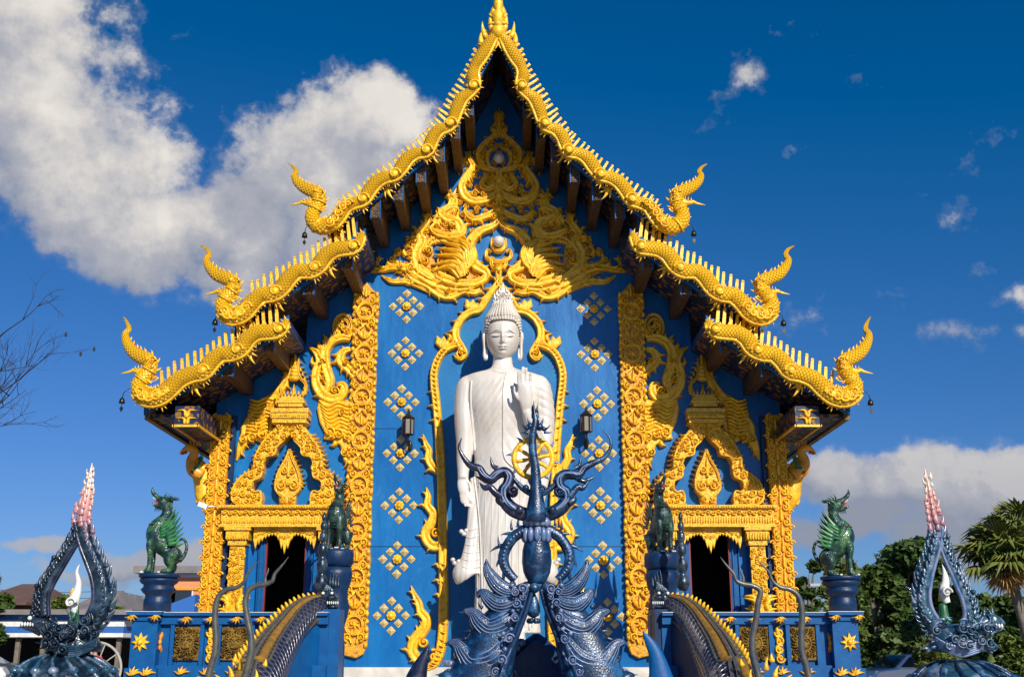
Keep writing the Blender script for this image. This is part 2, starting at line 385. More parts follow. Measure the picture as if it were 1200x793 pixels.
def link(o, parent=None):
    sc.collection.objects.link(o)
    if parent:
        o.parent = parent
        wp = wpos(parent); o.matrix_parent_inverse = Matrix.Translation(-wp)
    return o
def wpos(o):
    v = Vector(o.location); 
    while o.parent: o = o.parent; v = v   # children are built in their root's world frame
    return Vector(o.location) if o.parent is None and o.type == 'EMPTY' else Vector((0, 0, 0))
def link2(o, parent):
    """sub-part of a mesh part that itself sits at identity"""
    sc.collection.objects.link(o); o.parent = parent; return o
def thing(name, label, cat, loc=(0, 0, 0), group=None):
    o = bpy.data.objects.new(name, None); sc.collection.objects.link(o); o.location = loc
    o.empty_display_size = .3; return tag(o, label, cat, group)
def tag(o, label, cat, group=None, kind=None):
    o['label'] = label; o['category'] = cat
    if group: o['group'] = group
    if kind: o['kind'] = kind
    return o
def struct(mb, name, m, **k):
    o = mb.build(name, m); o['kind'] = 'structure'; return o
def sub(mb, name, m, part):
    """sub-part: parent is a part whose own frame is the world frame of its thing"""
    o = mb.build(name, m); o.parent = part
    return o
def dup(o, parent=None):
    c = o.copy(); sc.collection.objects.link(c)
    if parent: c.parent = parent; c.matrix_parent_inverse = o.matrix_parent_inverse.copy()
    for ch in kids.get(o.name, []): dup(ch, c)
    return c
kids = {}
def index_kids():
    kids.clear()
    for o in bpy.data.objects:
        if o.parent: kids.setdefault(o.parent.name, []).append(o)
def mirror(o, x0):
    """mirrored copy of a part (with its sub-parts) about the plane x = x0"""
    index_kids()
    c = dup(o, o.parent); c.scale = (-1, 1, 1); c.location.x = 2 * x0 - o.location.x
    return c

def cr(pts, k=6):
    """Catmull-Rom resampling of tuples of any length"""
    n = len(pts); out = []
    for i in range(n - 1):
        p0, p1, p2, p3 = pts[max(i - 1, 0)], pts[i], pts[i + 1], pts[min(i + 2, n - 1)]
        for j in range(k):
            t = j / k; t2 = t * t; t3 = t2 * t
            out.append(tuple(.5 * (2 * b + (c - a) * t + (2 * a - 5 * b + 4 * c - d) * t2 + (3 * b - a - 3 * c + d) * t3) for a, b, c, d in zip(p0, p1, p2, p3)))
    out.append(tuple(pts[-1])); return out

def flame2(mb, bx, bz, tx, tz, w, y, h, bend=.25, groove=False, n=9, hook=0.0):
    """S-curved tapering flame tongue lying on a wall"""
    dx, dz = tx - bx, tz - bz; nx, nz = -dz, dx; P = []; W = []
    for i in range(n + 1):
        t = i / n; o = bend * sin(t * pi * 1.25) - hook * t ** 4
        P.append((bx + dx * t + nx * o, bz + dz * t + nz * o)); W.append(max(.0015, w * (min(1, .55 + t * 2.2)) * (1 - t) ** .8))
    mb.rib(P, W, y, h, groove)
def spiral2(mb, cx, cz, r, w, y, h, a0=0, turns=1.4, d=1, groove=False, n=18, lead=None):
    P = []; W = []
    for i in range(n + 1):
        t = i / n; rr = r * (1 - .82 * t); a = a0 + d * turns * 2 * pi * t
        P.append((cx + cos(a) * rr, cz + sin(a) * rr)); W.append(w * (1 - .35 * t))
    mb.rib(P, W, y, h, groove); mb.ball((cx, y - h * .5, cz), (r * .28, h * .7, r * .28), 8, 5)
# ------------------------------------------------------------ temple facade
YF = 24.0; YB = 22.0
X0 = -0.30
random.seed(7)
def wz(px, py, Y=YF):
    p = at(px, py, Y); return (p.x, p.z)
KM = lambda Y: Y / FPX * 1.01
def pxp(pts, Y=YF, k=6):
    """pixel trace (px,py,half width px) -> smooth metric path and half widths in the plane y = Y"""
    q = cr(pts, k) if k > 1 else pts
    return [wz(a[0], a[1], Y) for a in q], [max(.002, a[2] * KM(Y)) for a in q]
def band(mb, pts, h, Y=YF, k=6, groove=True, barb=0, side=1, bl=5.5, skip=.06):
    P, W = pxp(pts, Y, k); mb.rib(P, W, Y, h, groove)
    if barb:
        n = len(P); barb = int(barb * 1.7)
        for sd in ((side,) if side else (1, -1)):
            for j in range(barb):
                t = skip + (1 - 2 * skip) * (j + .5) / barb; i = min(n - 2, max(1, int(t * n)))
                tx, tz = P[i + 1][0] - P[i - 1][0], P[i + 1][1] - P[i - 1][1]; l = hypot(tx, tz) or 1; tx /= l; tz /= l
                nx, nz = -tz * sd, tx * sd; L = bl * 1.25 * KM(Y) * (.75 + .5 * random.random()) * (.6 + .6 * W[i] / max(W))
                bx, bz = P[i][0] + nx * W[i] * .6, P[i][1] + nz * W[i] * .6
                flame2(mb, bx, bz, bx + nx * L + tx * L * .9, bz + nz * L + tz * L * .9, L * .42, Y, h * .85, -.25 * sd, hook=.3 * sd, n=7)
def curl(mb, px, py, r, w, h, a0=0, turns=1.4, d=1, Y=YF):
    x, z = wz(px, py, Y); spiral2(mb, x, z, r * KM(Y), w * KM(Y), Y, h, a0, turns, d)

temple = thing('temple', 'ornate blue temple with gold dragon gables, relief columns and steep tiered roof', 'temple', (X0, 24.0, 0))

T1 = [(588, 30), (577, 50), (562, 78), (545, 108), (525, 142), (503, 170), (480, 190), (455, 208), (430, 228), (407, 245), (383, 262)]
T2 = [(428, 272), (400, 290), (365, 314), (330, 336), (300, 352), (272, 367)]
T3 = [(338, 374), (310, 388), (280, 406), (245, 428), (210, 447), (168, 470)]
def m2(p): return (2 * X0 - p[0], p[1])
L1 = [wz(x, y, YB) for x, y in T1]; L1[0] = (X0, L1[0][1]); L2 = [wz(x, y, YB) for x, y in T2]; L3 = [wz(x, y, YB) for x, y in T3]
ZB = wz(500, 783)[1]                     # platform level at the foot of the wall
XW = -6.42                               # outer wall edge

def cutx(L, x):
    for a, b in zip(L, L[1:]):
        if (a[0] - x) * (b[0] - x) <= 0: t = (x - a[0]) / (b[0] - a[0]); return a[1] + (b[1] - a[1]) * t
    return L[-1][1]
left = [L1[0]] + [p for p in L1[1:] if p[0] > L2[0][0]] + [(L2[0][0] + .02, cutx(L1, L2[0][0] + .02))] + [p for p in L2 if p[0] > L3[0][0]] + [(L3[0][0] + .02, cutx(L2, L3[0][0] + .02))] + \
       [p for p in L3 if p[0] > XW] + [(XW, cutx(L3, XW))]
left = [(p[0], p[1] - (.10)) for p in left] + [(XW, ZB - .25)]
poly = left + [m2(p) for p in reversed(left[1:])]
dl = [wz(298, 617), wz(371, 617), wz(371, 745), wz(298, 745)]
dx0 = wz(300, 670)[0]; dx1 = wz(367, 670)[0]; dz1 = wz(330, 604)[1]; dz0 = ZB + .02
hole = [(dx0, dz0), (dx1, dz0), (dx1, dz1), (dx0, dz1)]
mb = MB(); mb.plate(poly, YF + .4, .4, 0, holes=[hole, [m2(p) for p in hole]])
wall = mb.build('wall', 'wall_blue', temple)
# body of the hall behind the gable wall
mb = MB()
mb.box2((XW + .03, YF + .41, 0), (XW + .33, 46, 6.6)); mb.box2((2 * X0 - XW - .33, YF + .41, 0), (2 * X0 - XW - .03, 46, 6.6)); mb.box2((XW, 46.01, 0), (2 * X0 - XW, 46.3, 6.6))
mb.build('side_wall', 'wall_blue', temple)
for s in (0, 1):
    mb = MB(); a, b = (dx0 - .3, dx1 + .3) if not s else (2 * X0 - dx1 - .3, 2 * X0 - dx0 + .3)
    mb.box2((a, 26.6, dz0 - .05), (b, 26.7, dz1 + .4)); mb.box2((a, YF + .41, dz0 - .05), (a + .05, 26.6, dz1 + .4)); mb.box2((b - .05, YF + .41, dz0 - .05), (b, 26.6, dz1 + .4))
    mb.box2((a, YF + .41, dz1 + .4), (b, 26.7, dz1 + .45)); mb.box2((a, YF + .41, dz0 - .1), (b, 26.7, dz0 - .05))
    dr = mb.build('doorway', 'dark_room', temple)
    # door leaves standing open in the reveal, with maroon trim
    for q in (0, 1):
        m3 = MB(); xx = (a + .32 if q == 0 else b - .32); sg = 1 if q == 0 else -1
        m3.box2((xx, YF + .03, dz0), (xx + sg * .15, YF + .12, dz1 - .02)); m3.box2((xx + sg * .04, YF + .0, dz0 + .3), (xx + sg * .11, YF + .031, dz1 - .3))
        lf = m3.build('door_leaf', 'paint_blue', temple)
        m4 = MB(); m4.box2((xx + sg * .151, YF + .04, dz0), (xx + sg * .18, YF + .13, dz1 - .02)); sub(m4, 'door_edge', 'maroon_trim', lf)
# thin building joint lines on the wall
mb = MB()
for (a, b, c, d_) in ((437, 502, 472, 502), (726, 502, 756, 504), (430, 640, 500, 640), (520, 640, 640, 640), (670, 640, 745, 640)):
    p = wz(a, b); q = wz(c, d_); mb.box2((p[0], YF - .004, p[1] - .008), (q[0], YF + .01, p[1] + .008))
mb.build('wall_joint', 'deep_blue', temple)

# --- roofs: one slab per tier and side, running back over the hall
def roof(L, z_off, name='roof_slope', y0=YB + .12, y1=46.0, th=.16, flip=False):
    mb = MB(); n = len(L)
    LL = [m2(p) for p in L] if flip else L
    vs = []
    for (x, z) in LL:
        for y in (y0, y1):
            for dz in (0, -th): vs.append((x, y, z + z_off + dz))
    fs = []
    for i in range(n - 1):
        a, b = 4 * i, 4 * (i + 1)
        fs += [(a, a + 2, b + 2, b), (a + 1, b + 1, b + 3, a + 3), (a, b, b + 1, a + 1), (a + 2, a + 3, b + 3, b + 2)]
    fs += [(0, 1, 3, 2), (4 * n - 4, 4 * n - 2, 4 * n - 1, 4 * n - 3)]
    # material 1 on the underside
    mb.add(vs, fs, False); 
    for k in range(len(mb.f)): mb.mi[k] = 1 if k % 4 in (1, 2) and k < 4 * (n - 1) else 0
    return mb.build(name, ['roof_tile', 'soffit'], temple)
for L, zo in ((L1, .06), (L2, .03), (L3, .0)):
    for fl in (False, True): roof(L, zo, flip=fl)

def along(L, step, start=.0, end=.0):
    """points and tangents at equal steps along a polyline"""
    D = [0]; 
    for a, b in zip(L, L[1:]): D.append(D[-1] + hypot(b[0] - a[0], b[1] - a[1]))
    out = []; s = start
    while s < D[-1] - end:
        for i in range(len(D) - 1):
            if D[i] <= s <= D[i + 1]:
                t = (s - D[i]) / (D[i + 1] - D[i]); a, b = L[i], L[i + 1]; l = D[i + 1] - D[i]
                out.append((a[0] + (b[0] - a[0]) * t, a[1] + (b[1] - a[1]) * t, (b[0] - a[0]) / l, (b[1] - a[1]) / l)); break
        s += step
    return out
# --- purlins (roof beams running out under each gable edge)
def purlin(x, z, wd, ht, y0=YB + .14, y1=YF + .05):
    mb = MB(); b = .03
    mb.box2((x - wd / 2, y0, z - ht), (x + wd / 2, y1, z))
    o = mb.build('roof_beam', 'purlin_gold', temple)
    e = MB(); e.box2((x - wd / 2 - .012, y0 - .02, z - ht - .02), (x - wd / 2 + .012, y0 + .10, z)); e.box2((x + wd / 2 - .012, y0 - .02, z - ht - .02), (x + wd / 2 + .012, y0 + .10, z))
    sub(e, 'beam_edging', 'paint_blue', o); return o
spec = [(x, z - .12, .19, .5) for x, z, tx, tz in along(L1, .62, 1.6, .15)] + [(x, z - .12, .21, .36) for x, z, tx, tz in along(L2, .95, .45, .35)] + \
       [(x, z - .10, .21, .32) for x, z, tx, tz in along(L3, .95, .45, .95)]
for (x, z, a, b) in spec:
    purlin(x, z, a, b); purlin(2 * X0 - x, z, a, b)
for L in (L1, L2, L3):                    # heavy beam at the foot of each tier
    x, z = L[-1][0] + (.28 if L is not L3 else .85), L[-1][1] - .05
    for fl in (0, 1):
        xx = 2 * X0 - x if fl else x
        mb = MB(); mb.box2((xx - .24, YB + .13, z - .42), (xx + .24, YF + .03, z - .02)); o = mb.build('eave_beam', 'soffit', temple)
        e = MB()
        for q in (-1, 1): e.box2((xx + q * .25 - .02, YB + .1, z - .445), (xx + q * .25 + .02, YF - .02, z - .40))
        e.box2((xx - .25, YB + .1, z - .446), (xx + .25, YB + .14, z - .40)); sub(e, 'beam_edging', 'gold', o)
        g_ = MB()
        for q in (-1, 1):
            for r in range(2):
                flame2(g_, xx + q * .03, z - .38 + r * .16, xx + q * .18, z - .24 + r * .16, .045, YB + .13, .05, .3 * q)
        g_.ball((xx, YB + .11, z - .22), (.05, .04, .05), 10, 6); sub(g_, 'beam_rosette', 'gold', o)
# flat soffit, cornice and eave board that run back over the side walls
for fl in (0, 1):
    xe = L3[-1][0] + .02; ze = L3[-1][1] - .2
    f = (lambda x: 2 * X0 - x) if fl else (lambda x: x)
    mb = MB(); a, b = sorted((f(xe), f(XW + .02))); mb.box2((a, YB + .3, ze - .07), (b, 46, ze)); mb.build('eave_soffit', 'soffit', temple)
    mb = MB(); a, b = sorted((f(xe - .05), f(xe + .06))); mb.box2((a, YB + .25, ze - .12), (b, 46, ze + .2)); mb.build('eave_board', 'aged_gold', temple)
    mb = MB()
    for k in range(3): a, b = sorted((f(XW - .45 + k * .13), f(XW + .3))); mb.box2((a, YF - .35 + k * .06, ze - .13 - k * .09), (b, 45.5, ze - .075 - k * .09))
    mb.build('cornice', 'aged_gold', temple)

# --- naga bargeboards
N1 = [(583, 38, 4), (575, 48, 7), (568, 60, 8.5), (561, 71, 8.5), (556, 80, 7), (554, 90, 8), (556, 101, 7.5), (550, 109, 7), (541, 116, 8.5), (535, 128, 8.5), (531, 141, 7.5), (526, 149, 7), (516, 152, 8), (508, 160, 8.5), (503, 172, 8.5), (499, 179, 7.5),
      (489, 180, 8), (478, 186, 9), (470, 197, 9), (463, 206, 7.5), (452, 208, 8.5), (441, 214, 9), (432, 225, 9), (426, 235, 8), (416, 238, 8), (405, 243, 9), (397, 254, 9.5), (388, 263, 10), (378, 266, 10.5), (369, 261, 10), (366, 252, 9), (370, 243, 8.5), (374, 235, 8.5),
      (371, 227, 9), (363, 223, 8.3), (355, 219, 7), (348, 213, 5.3), (345, 206, 4), (347, 201, 3), (344, 196, 1.9), (338, 192, .6)]
N2 = [(425, 272, 3), (422, 281, 6), (415, 290, 8.5), (404, 291, 9.5), (393, 293, 10), (382, 300, 10.5), (373, 312, 10.5), (363, 318, 9.5), (350, 318, 9.5), (339, 326, 10.5), (330, 338, 10.5), (319, 345, 10), (307, 346, 10.5), (296, 355, 11), (286, 366, 11.5), (274, 371, 11.5), (264, 366, 10.5), (261, 356, 9.3),
      (266, 347, 8.8), (273, 339, 8.6), (273, 331, 9), (264, 326, 8.6), (254, 322, 7.5), (246, 314, 5.8), (242, 305, 4.3), (245, 298, 3.2), (242, 292, 2), (235, 288, .6)]
N3 = [(336, 374, 3), (333, 382, 6), (326, 388, 8.5), (314, 389, 9.5), (302, 390, 10), (291, 397, 10.5), (283, 408, 10.5), (272, 414, 9.8), (259, 415, 10), (248, 424, 10.8), (239, 435, 10.8), (227, 438, 10.2), (212, 444, 10.8), (200, 455, 11.3), (188, 464, 11.5), (175, 466, 11.5), (165, 460, 10.5), (163, 450, 9.3),
      (169, 441, 8.8), (176, 432, 8.6), (175, 423, 9), (165, 418, 8.6), (156, 412, 7.5), (149, 402, 5.8), (147, 392, 4.3), (151, 385, 3.2), (149, 378, 2), (145, 371, .6)]
NECK = {0: 14, 1: 12, 2: 12}
def fl3(mb, b, d, L, w, k=.35, up=(0, 0, 1), seg=6, n=6, flat=.5):
    """free standing curved flame spike in the x-z plane: base b, direction angle d"""
    P = []; R = []
    for i in range(n + 1):
        t = i / n; a = d + k * t * 1.4
        P.append((b[0], b[1], b[2]) if i == 0 else (P[-1][0] + cos(a) * L / n, P[-1][1], P[-1][2] + sin(a) * L / n)); R.append(max(.002, w * (min(1, .7 + t * 2)) * (1 - t) ** .85))
    mb.tube(P, R, seg, flat)
def naga(idx, TR, L, off):
    Y = YB - .12; pts = cr(TR, 5); P = [(*wz(a[0], a[1], Y), a[2] * KM(Y)) for a in pts]
    n = len(P); nb = (len(TR) - NECK[idx]) * 5     # where the body ends and the neck begins
    mb = MB(); mb.tube([(p[0], Y, p[1]) for p in P], [max(.006, p[2]) for p in P], 16, .8, prof=None)
    body = mb.build('dragon_bargeboard', 'gold_scales', temple)
    # head, jaw, tongue, crest, mane
    k = KM(Y); mb = MB()
    hx, hz = P[nb + 40][0], P[nb + 40][1] if nb + 40 < n else P[-20][1]
    i0 = (len(TR) - 9) * 5; i1 = (len(TR) - 6) * 5
    for j, i in enumerate(range(i0 - 6, i1 + 9, 3)):         # crest flames along the brow
        a, b = P[i - 1], P[i + 1]; an = atan2(b[1] - a[1], b[0] - a[0]) - pi / 2
        p = P[i]; fl3(mb, (p[0] + cos(an) * p[2] * .8, Y, p[1] + sin(an) * p[2] * .8), an + .2, k * (9 - j * .45), k * 2.1, .7)
    jx, jz = P[i0 + 3][0], P[i0 + 3][1]                       # lower jaw and the tongue
    jaw = [(jx + .02, jz - .02, .10), (jx - .10, jz - .12, .085), (jx - .22, jz - .15, .065), (jx - .33, jz - .13, .045), (jx - .40, jz - .16, .03), (jx - .58, jz - .20, .006)]
    jq = cr(jaw, 4); mb.tube([(p[0], Y, p[1]) for p in jq], [max(.004, p[2]) for p in jq], 8, .8)
    for q in range(4): fl3(mb, (jx - .10 - q * .06, Y - .05, jz - .07 - q * .015), pi / 2 + .1, .07, .015, 0)
    for q in range(5): fl3(mb, (jx - .02 + .05 * q, Y - .02, jz - .16 - .03 * q), -pi / 2 - .4, .13, .03, -.5)   # beard
    ex, ez = P[i0 + 4][0] - .03, P[i0 + 4][1] + .05
    mb.ball((ex, Y - .12, ez), (.045, .03, .045), 10, 6)
    for q in (0, 1): spiral2(mb, ex + .10, ez - .02 - q * .13, .07, .022, Y - .09, .05, q, 1.3, 1)
    sub(mb, 'dragon_head', 'gold', body)
    # collar rings and throat spines on the neck
    mb = MB()
    for i in range(nb - 4, i0 - 4, 3):
        a, b = P[i - 1], P[i + 1]; an = atan2(b[1] - a[1], b[0] - a[0]) + pi / 2; p = P[i]
        fl3(mb, (p[0] + cos(an) * p[2] * .9, Y, p[1] + sin(an) * p[2] * .9), an - .5, k * 3.2, k * 1.3, -.3)
    for i in (nb + 8, i0 - 6, i0 - 1):
        p = P[i]; a, b = P[i - 1], P[i + 1]; l = hypot(b[0] - a[0], b[1] - a[1]); tx, tz = (b[0] - a[0]) / l, (b[1] - a[1]) / l
        mb.tube([(p[0] - tx * .018, Y, p[1] - tz * .018), (p[0] + tx * .018, Y, p[1] + tz * .018)], [p[2] * 1.12] * 2, 16, .84)
    i = nb - 2                                                  # swirling mane where neck leaves the board
    for j in range(9):
        p = P[nb - 14 + j * 3]; a, b = P[nb - 15 + j * 3], P[nb - 13 + j * 3]; an = atan2(b[1] - a[1], b[0] - a[0]) - pi / 2
        fl3(mb, (p[0] + cos(an) * p[2] * .7, Y - .03, p[1] + sin(an) * p[2] * .7), an - .6, k * (6 + j % 3), k * 2.2, .5)
    for j in range(5):
        p = P[nb - 12 + j * 3]; spiral2(mb, p[0], p[1], p[2] * .62, .03, Y - .11, .06, j, 1.5, 1)
    sub(mb, 'dragon_mane', 'gold', body)
    # troughs: boss, hanging flame curls
    mb = MB()
    i = 0; lows = []
    for i in range(6, nb - 6):
        def dev(q): return (q[1] - cutx(L, q[0])) if L[-1][0] < q[0] < L[0][0] else 0
        if dev(P[i]) <= dev(P[i - 1]) and dev(P[i]) < dev(P[i + 1]) and (not lows or i - lows[-1] > 6): lows.append(i)
    for i in lows:
        p = P[i]; r = p[2]
        mb.ball((p[0], Y - .12, p[1]), (.085, .05, .085), 12, 6); spiral2(mb, p[0], p[1], .13, .028, Y - .10, .06, 0, 1.2, 1)
        for (da, L_, w_) in ((-2.0, 13, 2.6), (-1.5, 11, 2.4), (-2.6, 9, 2.2), (-1.1, 8, 2.0)):
            fl3(mb, (p[0], Y + .02, p[1] - r * .7), da + .15, k * L_, k * w_, .55)
        fl3(mb, (p[0] + .08, Y, p[1] + r * .5), pi * .35, k * 7, k * 2, .6)
    # belly edging that follows the lower side of the body
    E = []
    for i in range(3, nb + 2, 2):
        a, b = P[i - 1], P[i + 1]; an = atan2(b[1] - a[1], b[0] - a[0]) + pi / 2; p = P[i]; E.append((p[0] + cos(an) * p[2] * .95, Y - .03, p[1] + sin(an) * p[2] * .95))
    mb.tube(E, [.038] * len(E), 6)
    for i in range(4, nb, 2):                                   # dense flame fringe below, small fins above
        p = P[i]; a, b = P[i - 1], P[i + 1]; dn_ = atan2(b[1] - a[1], b[0] - a[0]) + pi / 2; r = p[2]; jit = .8 + .5 * random.random()
        fl3(mb, (p[0] + cos(dn_) * r * .9, Y - .01, p[1] + sin(dn_) * r * .9), dn_ - .5, k * 5.0 * jit, k * 1.7, .5)
        up2 = dn_ + pi
        if i % 4 == 0: fl3(mb, (p[0] + cos(up2) * r * .85, Y, p[1] + sin(up2) * r * .85), up2 + .5, k * 5.5 * jit, k * 1.8, -.5)
    if idx:                                                     # tail flame at the upper end
        p = P[2]
        for (da, L_) in ((1.45, 15), (1.9, 12), (1.0, 10), (2.4, 9), (.5, 7)): fl3(mb, (p[0], Y, p[1] - .1), da, k * L_, k * 3, .4)
    else:
        p = P[1]
        for (da, L_) in ((1.9, 9), (2.4, 8)): fl3(mb, (p[0], Y, p[1]), da, k * L_, k * 2.4, -.4)
    sub(mb, 'flame_fringe', 'gold', body)
    # comb of upright roof teeth behind the dragon
    mb = MB()
    for j, (x, z, tx, tz) in enumerate(along(L, .145 if idx else .135, .25, .35)):
        nx, nz = (tz, -tx); 
        if nz < 0: nx, nz = -nx, -nz
        if idx: hx_, hz_ = nx * .25, 1.0; lo, hi = .05, .43
        else: hx_, hz_ = nx * .75, nz * .8 + .12; lo, hi = .05, .34
        hi *= random.uniform(.9, 1.06); x += random.uniform(-.012, .012)
        c = (x + hx_ * (lo + hi) / 2, YB + .03, z + hz_ * (lo + hi) / 2)
        ang = atan2(hx_, hz_)
        mb.box(c, (.075 if idx else .06, .06, hi - lo), ry=ang, taper=.75)
        mb.box((x + hx_ * hi, YB + .03, z + hz_ * hi + .01), (.066 if idx else .055, .065, .035), ry=ang, taper=.6)
    sub(mb, 'roof_comb', 'gold', body)
    # blue board behind
    mb = MB()
    up_ = [(x, z + .10) for x, z in L]; dn = [(x + .02, z - .27) for x, z in L]
    mb.plate(up_ + dn[::-1], YB + .115, .10, .015)
    for x, z, tx, tz in along(L, .52, .3, .2): pass
    sub(mb, 'board', 'paint_blue', body)
    mirror(body, X0)
naga(0, N1, L1, 0); naga(1, N2, L2, 0); naga(2, N3, L3, 0)

# gold flourishes hanging from the gable edge between the beams
for L in (L1, L2, L3):
    for j, (x, z, tx, tz) in enumerate(along(L, 1.24, 1.9 if L is L1 else .9, .5)):
        mb = MB()
        for (da, ln, w_) in ((-1.57, .36, .07), (-1.1, .25, .05), (-2.1, .28, .05), (-.6, .18, .04)):
            fl3(mb, (x, YB + .0, z - .18), da, ln, w_, .6)
        o = mb.build('hanging_flourish', 'gold', temple); mirror(o, X0)

# apex finial
mb = MB(); ap = at(589, 30, YB - .1); zz = ap.z
mb.lathe((X0, YB - .1, zz - .35), [(.08, 0), (.15, .12), (.17, .25), (.09, .36), (.14, .46), (.15, .6), (.08, .72), (.11, .8), (.10, .95), (.07, 1.2), (.05, 1.5), (.025, 2.0), (.005, 2.5)], 14)
for s in (-1, 1):
    for (dx, dz, a, ln) in ((.12, .1, 1.2, .62), (.26, -.05, 1.0, .42), (.16, -.1, .4, .3), (.36, -.2, 1.25, .34), (.1, .5, 1.35, .3)):
        fl3(mb, (X0 + s * dx, YB - .1, zz + dz - .25), a if s > 0 else pi - a, ln, .08, .45 * s)
fin = mb.build('roof_finial', 'gold', temple)
mb = MB(); kz = KM(YB)
for s in (-1, 1):
    for (dx, dy, a, ln, w_) in ((2, 36, -1.2, 13, 3), (4, 30, -.6, 10, 2.6), (2, 44, -1.45, 16, 3), (0, 52, -1.6, 14, 2.4), (5, 24, .2, 9, 2.6)):
        fl3(mb, (X0 + s * dx * kz, YB - .14, at(588, dy, YB).z), a if s > 0 else pi - a, ln * kz, w_ * kz, .5 * s)
mb.ball((X0, YB - .2, at(588, 34, YB).z), (.09, .07, .11), 12, 8)
sub(mb, 'finial_blossom', 'gold', fin)

# --- dense relief strips for columns
def arab(mb, cx, z0, z1, hw, y, per=1.05, h=.07):
    """mirror-symmetric scroll relief repeated up a strip"""
    n = max(1, round((z1 - z0) / per)); per = (z1 - z0) / n; s = hw / .26
    for i in range(n):
        zc = z0 + (i + .5) * per
        # rosette
        P = [(cx + cos(a) * .17 * s, zc + sin(a) * .18 * s) for a in [2 * pi * q / 20 for q in range(21)]]; mb.rib(P, .028 * s, y, h)
        for q in range(6):
            a = q * pi / 3 + .5; flame2(mb, cx + cos(a) * .02, zc + sin(a) * .02, cx + cos(a) * .12 * s, zc + sin(a) * .12 * s, .03 * s, y, h * .8, .2)
        mb.ball((cx, y - h * .6, zc), (.04 * s, .05, .04 * s), 8, 6)
        zt = zc + per / 2
        for sd in (-1, 1):
            spiral2(mb, cx + sd * .125 * s, zc + .25 * per, .085 * s, .022 * s, y, h, pi / 2, 1.5, -sd)
            spiral2(mb, cx + sd * .125 * s, zc - .25 * per, .085 * s, .022 * s, y, h, -pi / 2, 1.5, sd)
            spiral2(mb, cx + sd * .19 * s, zc + .03 * per, .05 * s, .016 * s, y, h * .9, pi if sd > 0 else 0, 1.2, sd)
            for dz in (-.38, .38):
                flame2(mb, cx + sd * .05 * s, zc + dz * per, cx + sd * .22 * s, zc + dz * per + .10, .035 * s, y, h * .8, .3 * sd)
            P = cr([(cx + sd * .02 * s, zt - .16 * per, .014), (cx + sd * .10 * s, zt - .06 * per, .024), (cx + sd * .13 * s, zt + .05 * per, .022), (cx + sd * .05 * s, zt + .13 * per, .018), (cx, zt + .2 * per, .008)], 4)
            if i < n - 1: mb.rib([(p[0], p[1]) for p in P], [p[2] * s for p in P], y, h)
        flame2(mb, cx, zt - .15 * per, cx, zt + .15 * per, .045 * s, y, h, 0)
    m = int((z1 - z0) / .155)
    for i in range(m):                     # frilled edge
        z = z0 + (i + .5) * (z1 - z0) / m
        for sd in (-1, 1):
            ph = abs(((z - z0) / per) % 1 - .5) * 2
            x = cx + sd * hw * (.96 - .08 * ph)
            mb.ball((x, y - h * .2, z), (.045, .055, .06 * random.uniform(.8, 1.1)), 8, 5)
            if i % 2: spiral2(mb, x - sd * .02, z + .05, .042, .014, y - .02, h * .8, pi / 2, 1.2, sd, n=9)
def filler(mb, inside, bb, r0, r1, y, h, seed=1, sym=None, tries=900):
    rnd = random.Random(seed); C = []
    for t in range(tries):
        x = rnd.uniform(bb[0], bb[2]); z = rnd.uniform(bb[1], bb[3]); r = r0 + (r1 - r0) * (1 - t / tries)
        if not inside(x, z, r * .7): continue
        if any(hypot(x - a, z - b) < (r + c) * .92 for a, b, c in C): continue
        C.append((x, z, r))
    for x, z, r in C:
        spiral2(mb, x, z, r, r * .24, y, h, rnd.uniform(0, 6.28), 1.4, rnd.choice((-1, 1)), n=14)
        a = rnd.uniform(0, 6.28); flame2(mb, x + cos(a) * r * .8, z + sin(a) * r * .8, x + cos(a + .6) * r * 1.6, z + sin(a + .6) * r * 1.6, r * .25, y, h * .8, .3, n=5)

def near(pl, x, z): return min(hypot(x - a[0], z - a[1]) for a in pl)
def inpoly(pl, x, z):
    c = False
    for i in range(len(pl)):
        a, b = pl[i - 1], pl[i]
        if (a[1] > z) != (b[1] > z) and x < (b[0] - a[0]) * (z - a[1]) / (b[1] - a[1]) + a[0]: c = not c
    return c
def segd(pl, x, z):
    d = 9
    for i in range(len(pl)):
        a, b = pl[i - 1], pl[i]; ux, uz = b[0] - a[0], b[1] - a[1]; l = ux * ux + uz * uz or 1; t = max(0, min(1, ((x - a[0]) * ux + (z - a[1]) * uz) / l)); d = min(d, hypot(x - a[0] - ux * t, z - a[1] - uz * t))
    return d
# inner relief columns
xc = -3.24; zt_ = wz(430, 338)[1]; zb_ = wz(415, 766)[1]
out = []
hw = .27; m = 30
for i in range(m + 1):
    t = i / m; z = zb_ + .15 + (zt_ - zb_ - .5) * t; out.append((xc + hw + .02 * sin(t * 60), z))
out += [(xc + .30, zt_ - .5), (xc + .28, zt_ - .2), (xc + .12, zt_ - .03), (xc, zt_ + .12), (xc - .12, zt_ - .03), (xc - .28, zt_ - .2), (xc - .30, zt_ - .5)]
for i in range(m, -1, -1):
    t = i / m; z = zb_ + .15 + (zt_ - zb_ - .5) * t; out.append((xc - hw + .02 * sin(t * 60 + 1), z))
out += [(xc - .2, zb_ - .02), (xc + .05, zb_ - .08), (xc + .2, zb_)]
mb = MB(); mb.plate(out, YF + .002, .11, .02); col = mb.build('relief_column', 'gold_ground', temple)
mb = MB(); arab(mb, xc, zb_ + .1, zt_ - .1, .27, YF - .105, 1.02, .08); sub(mb, 'scroll_relief', 'gold', col)
mirror(col, X0)
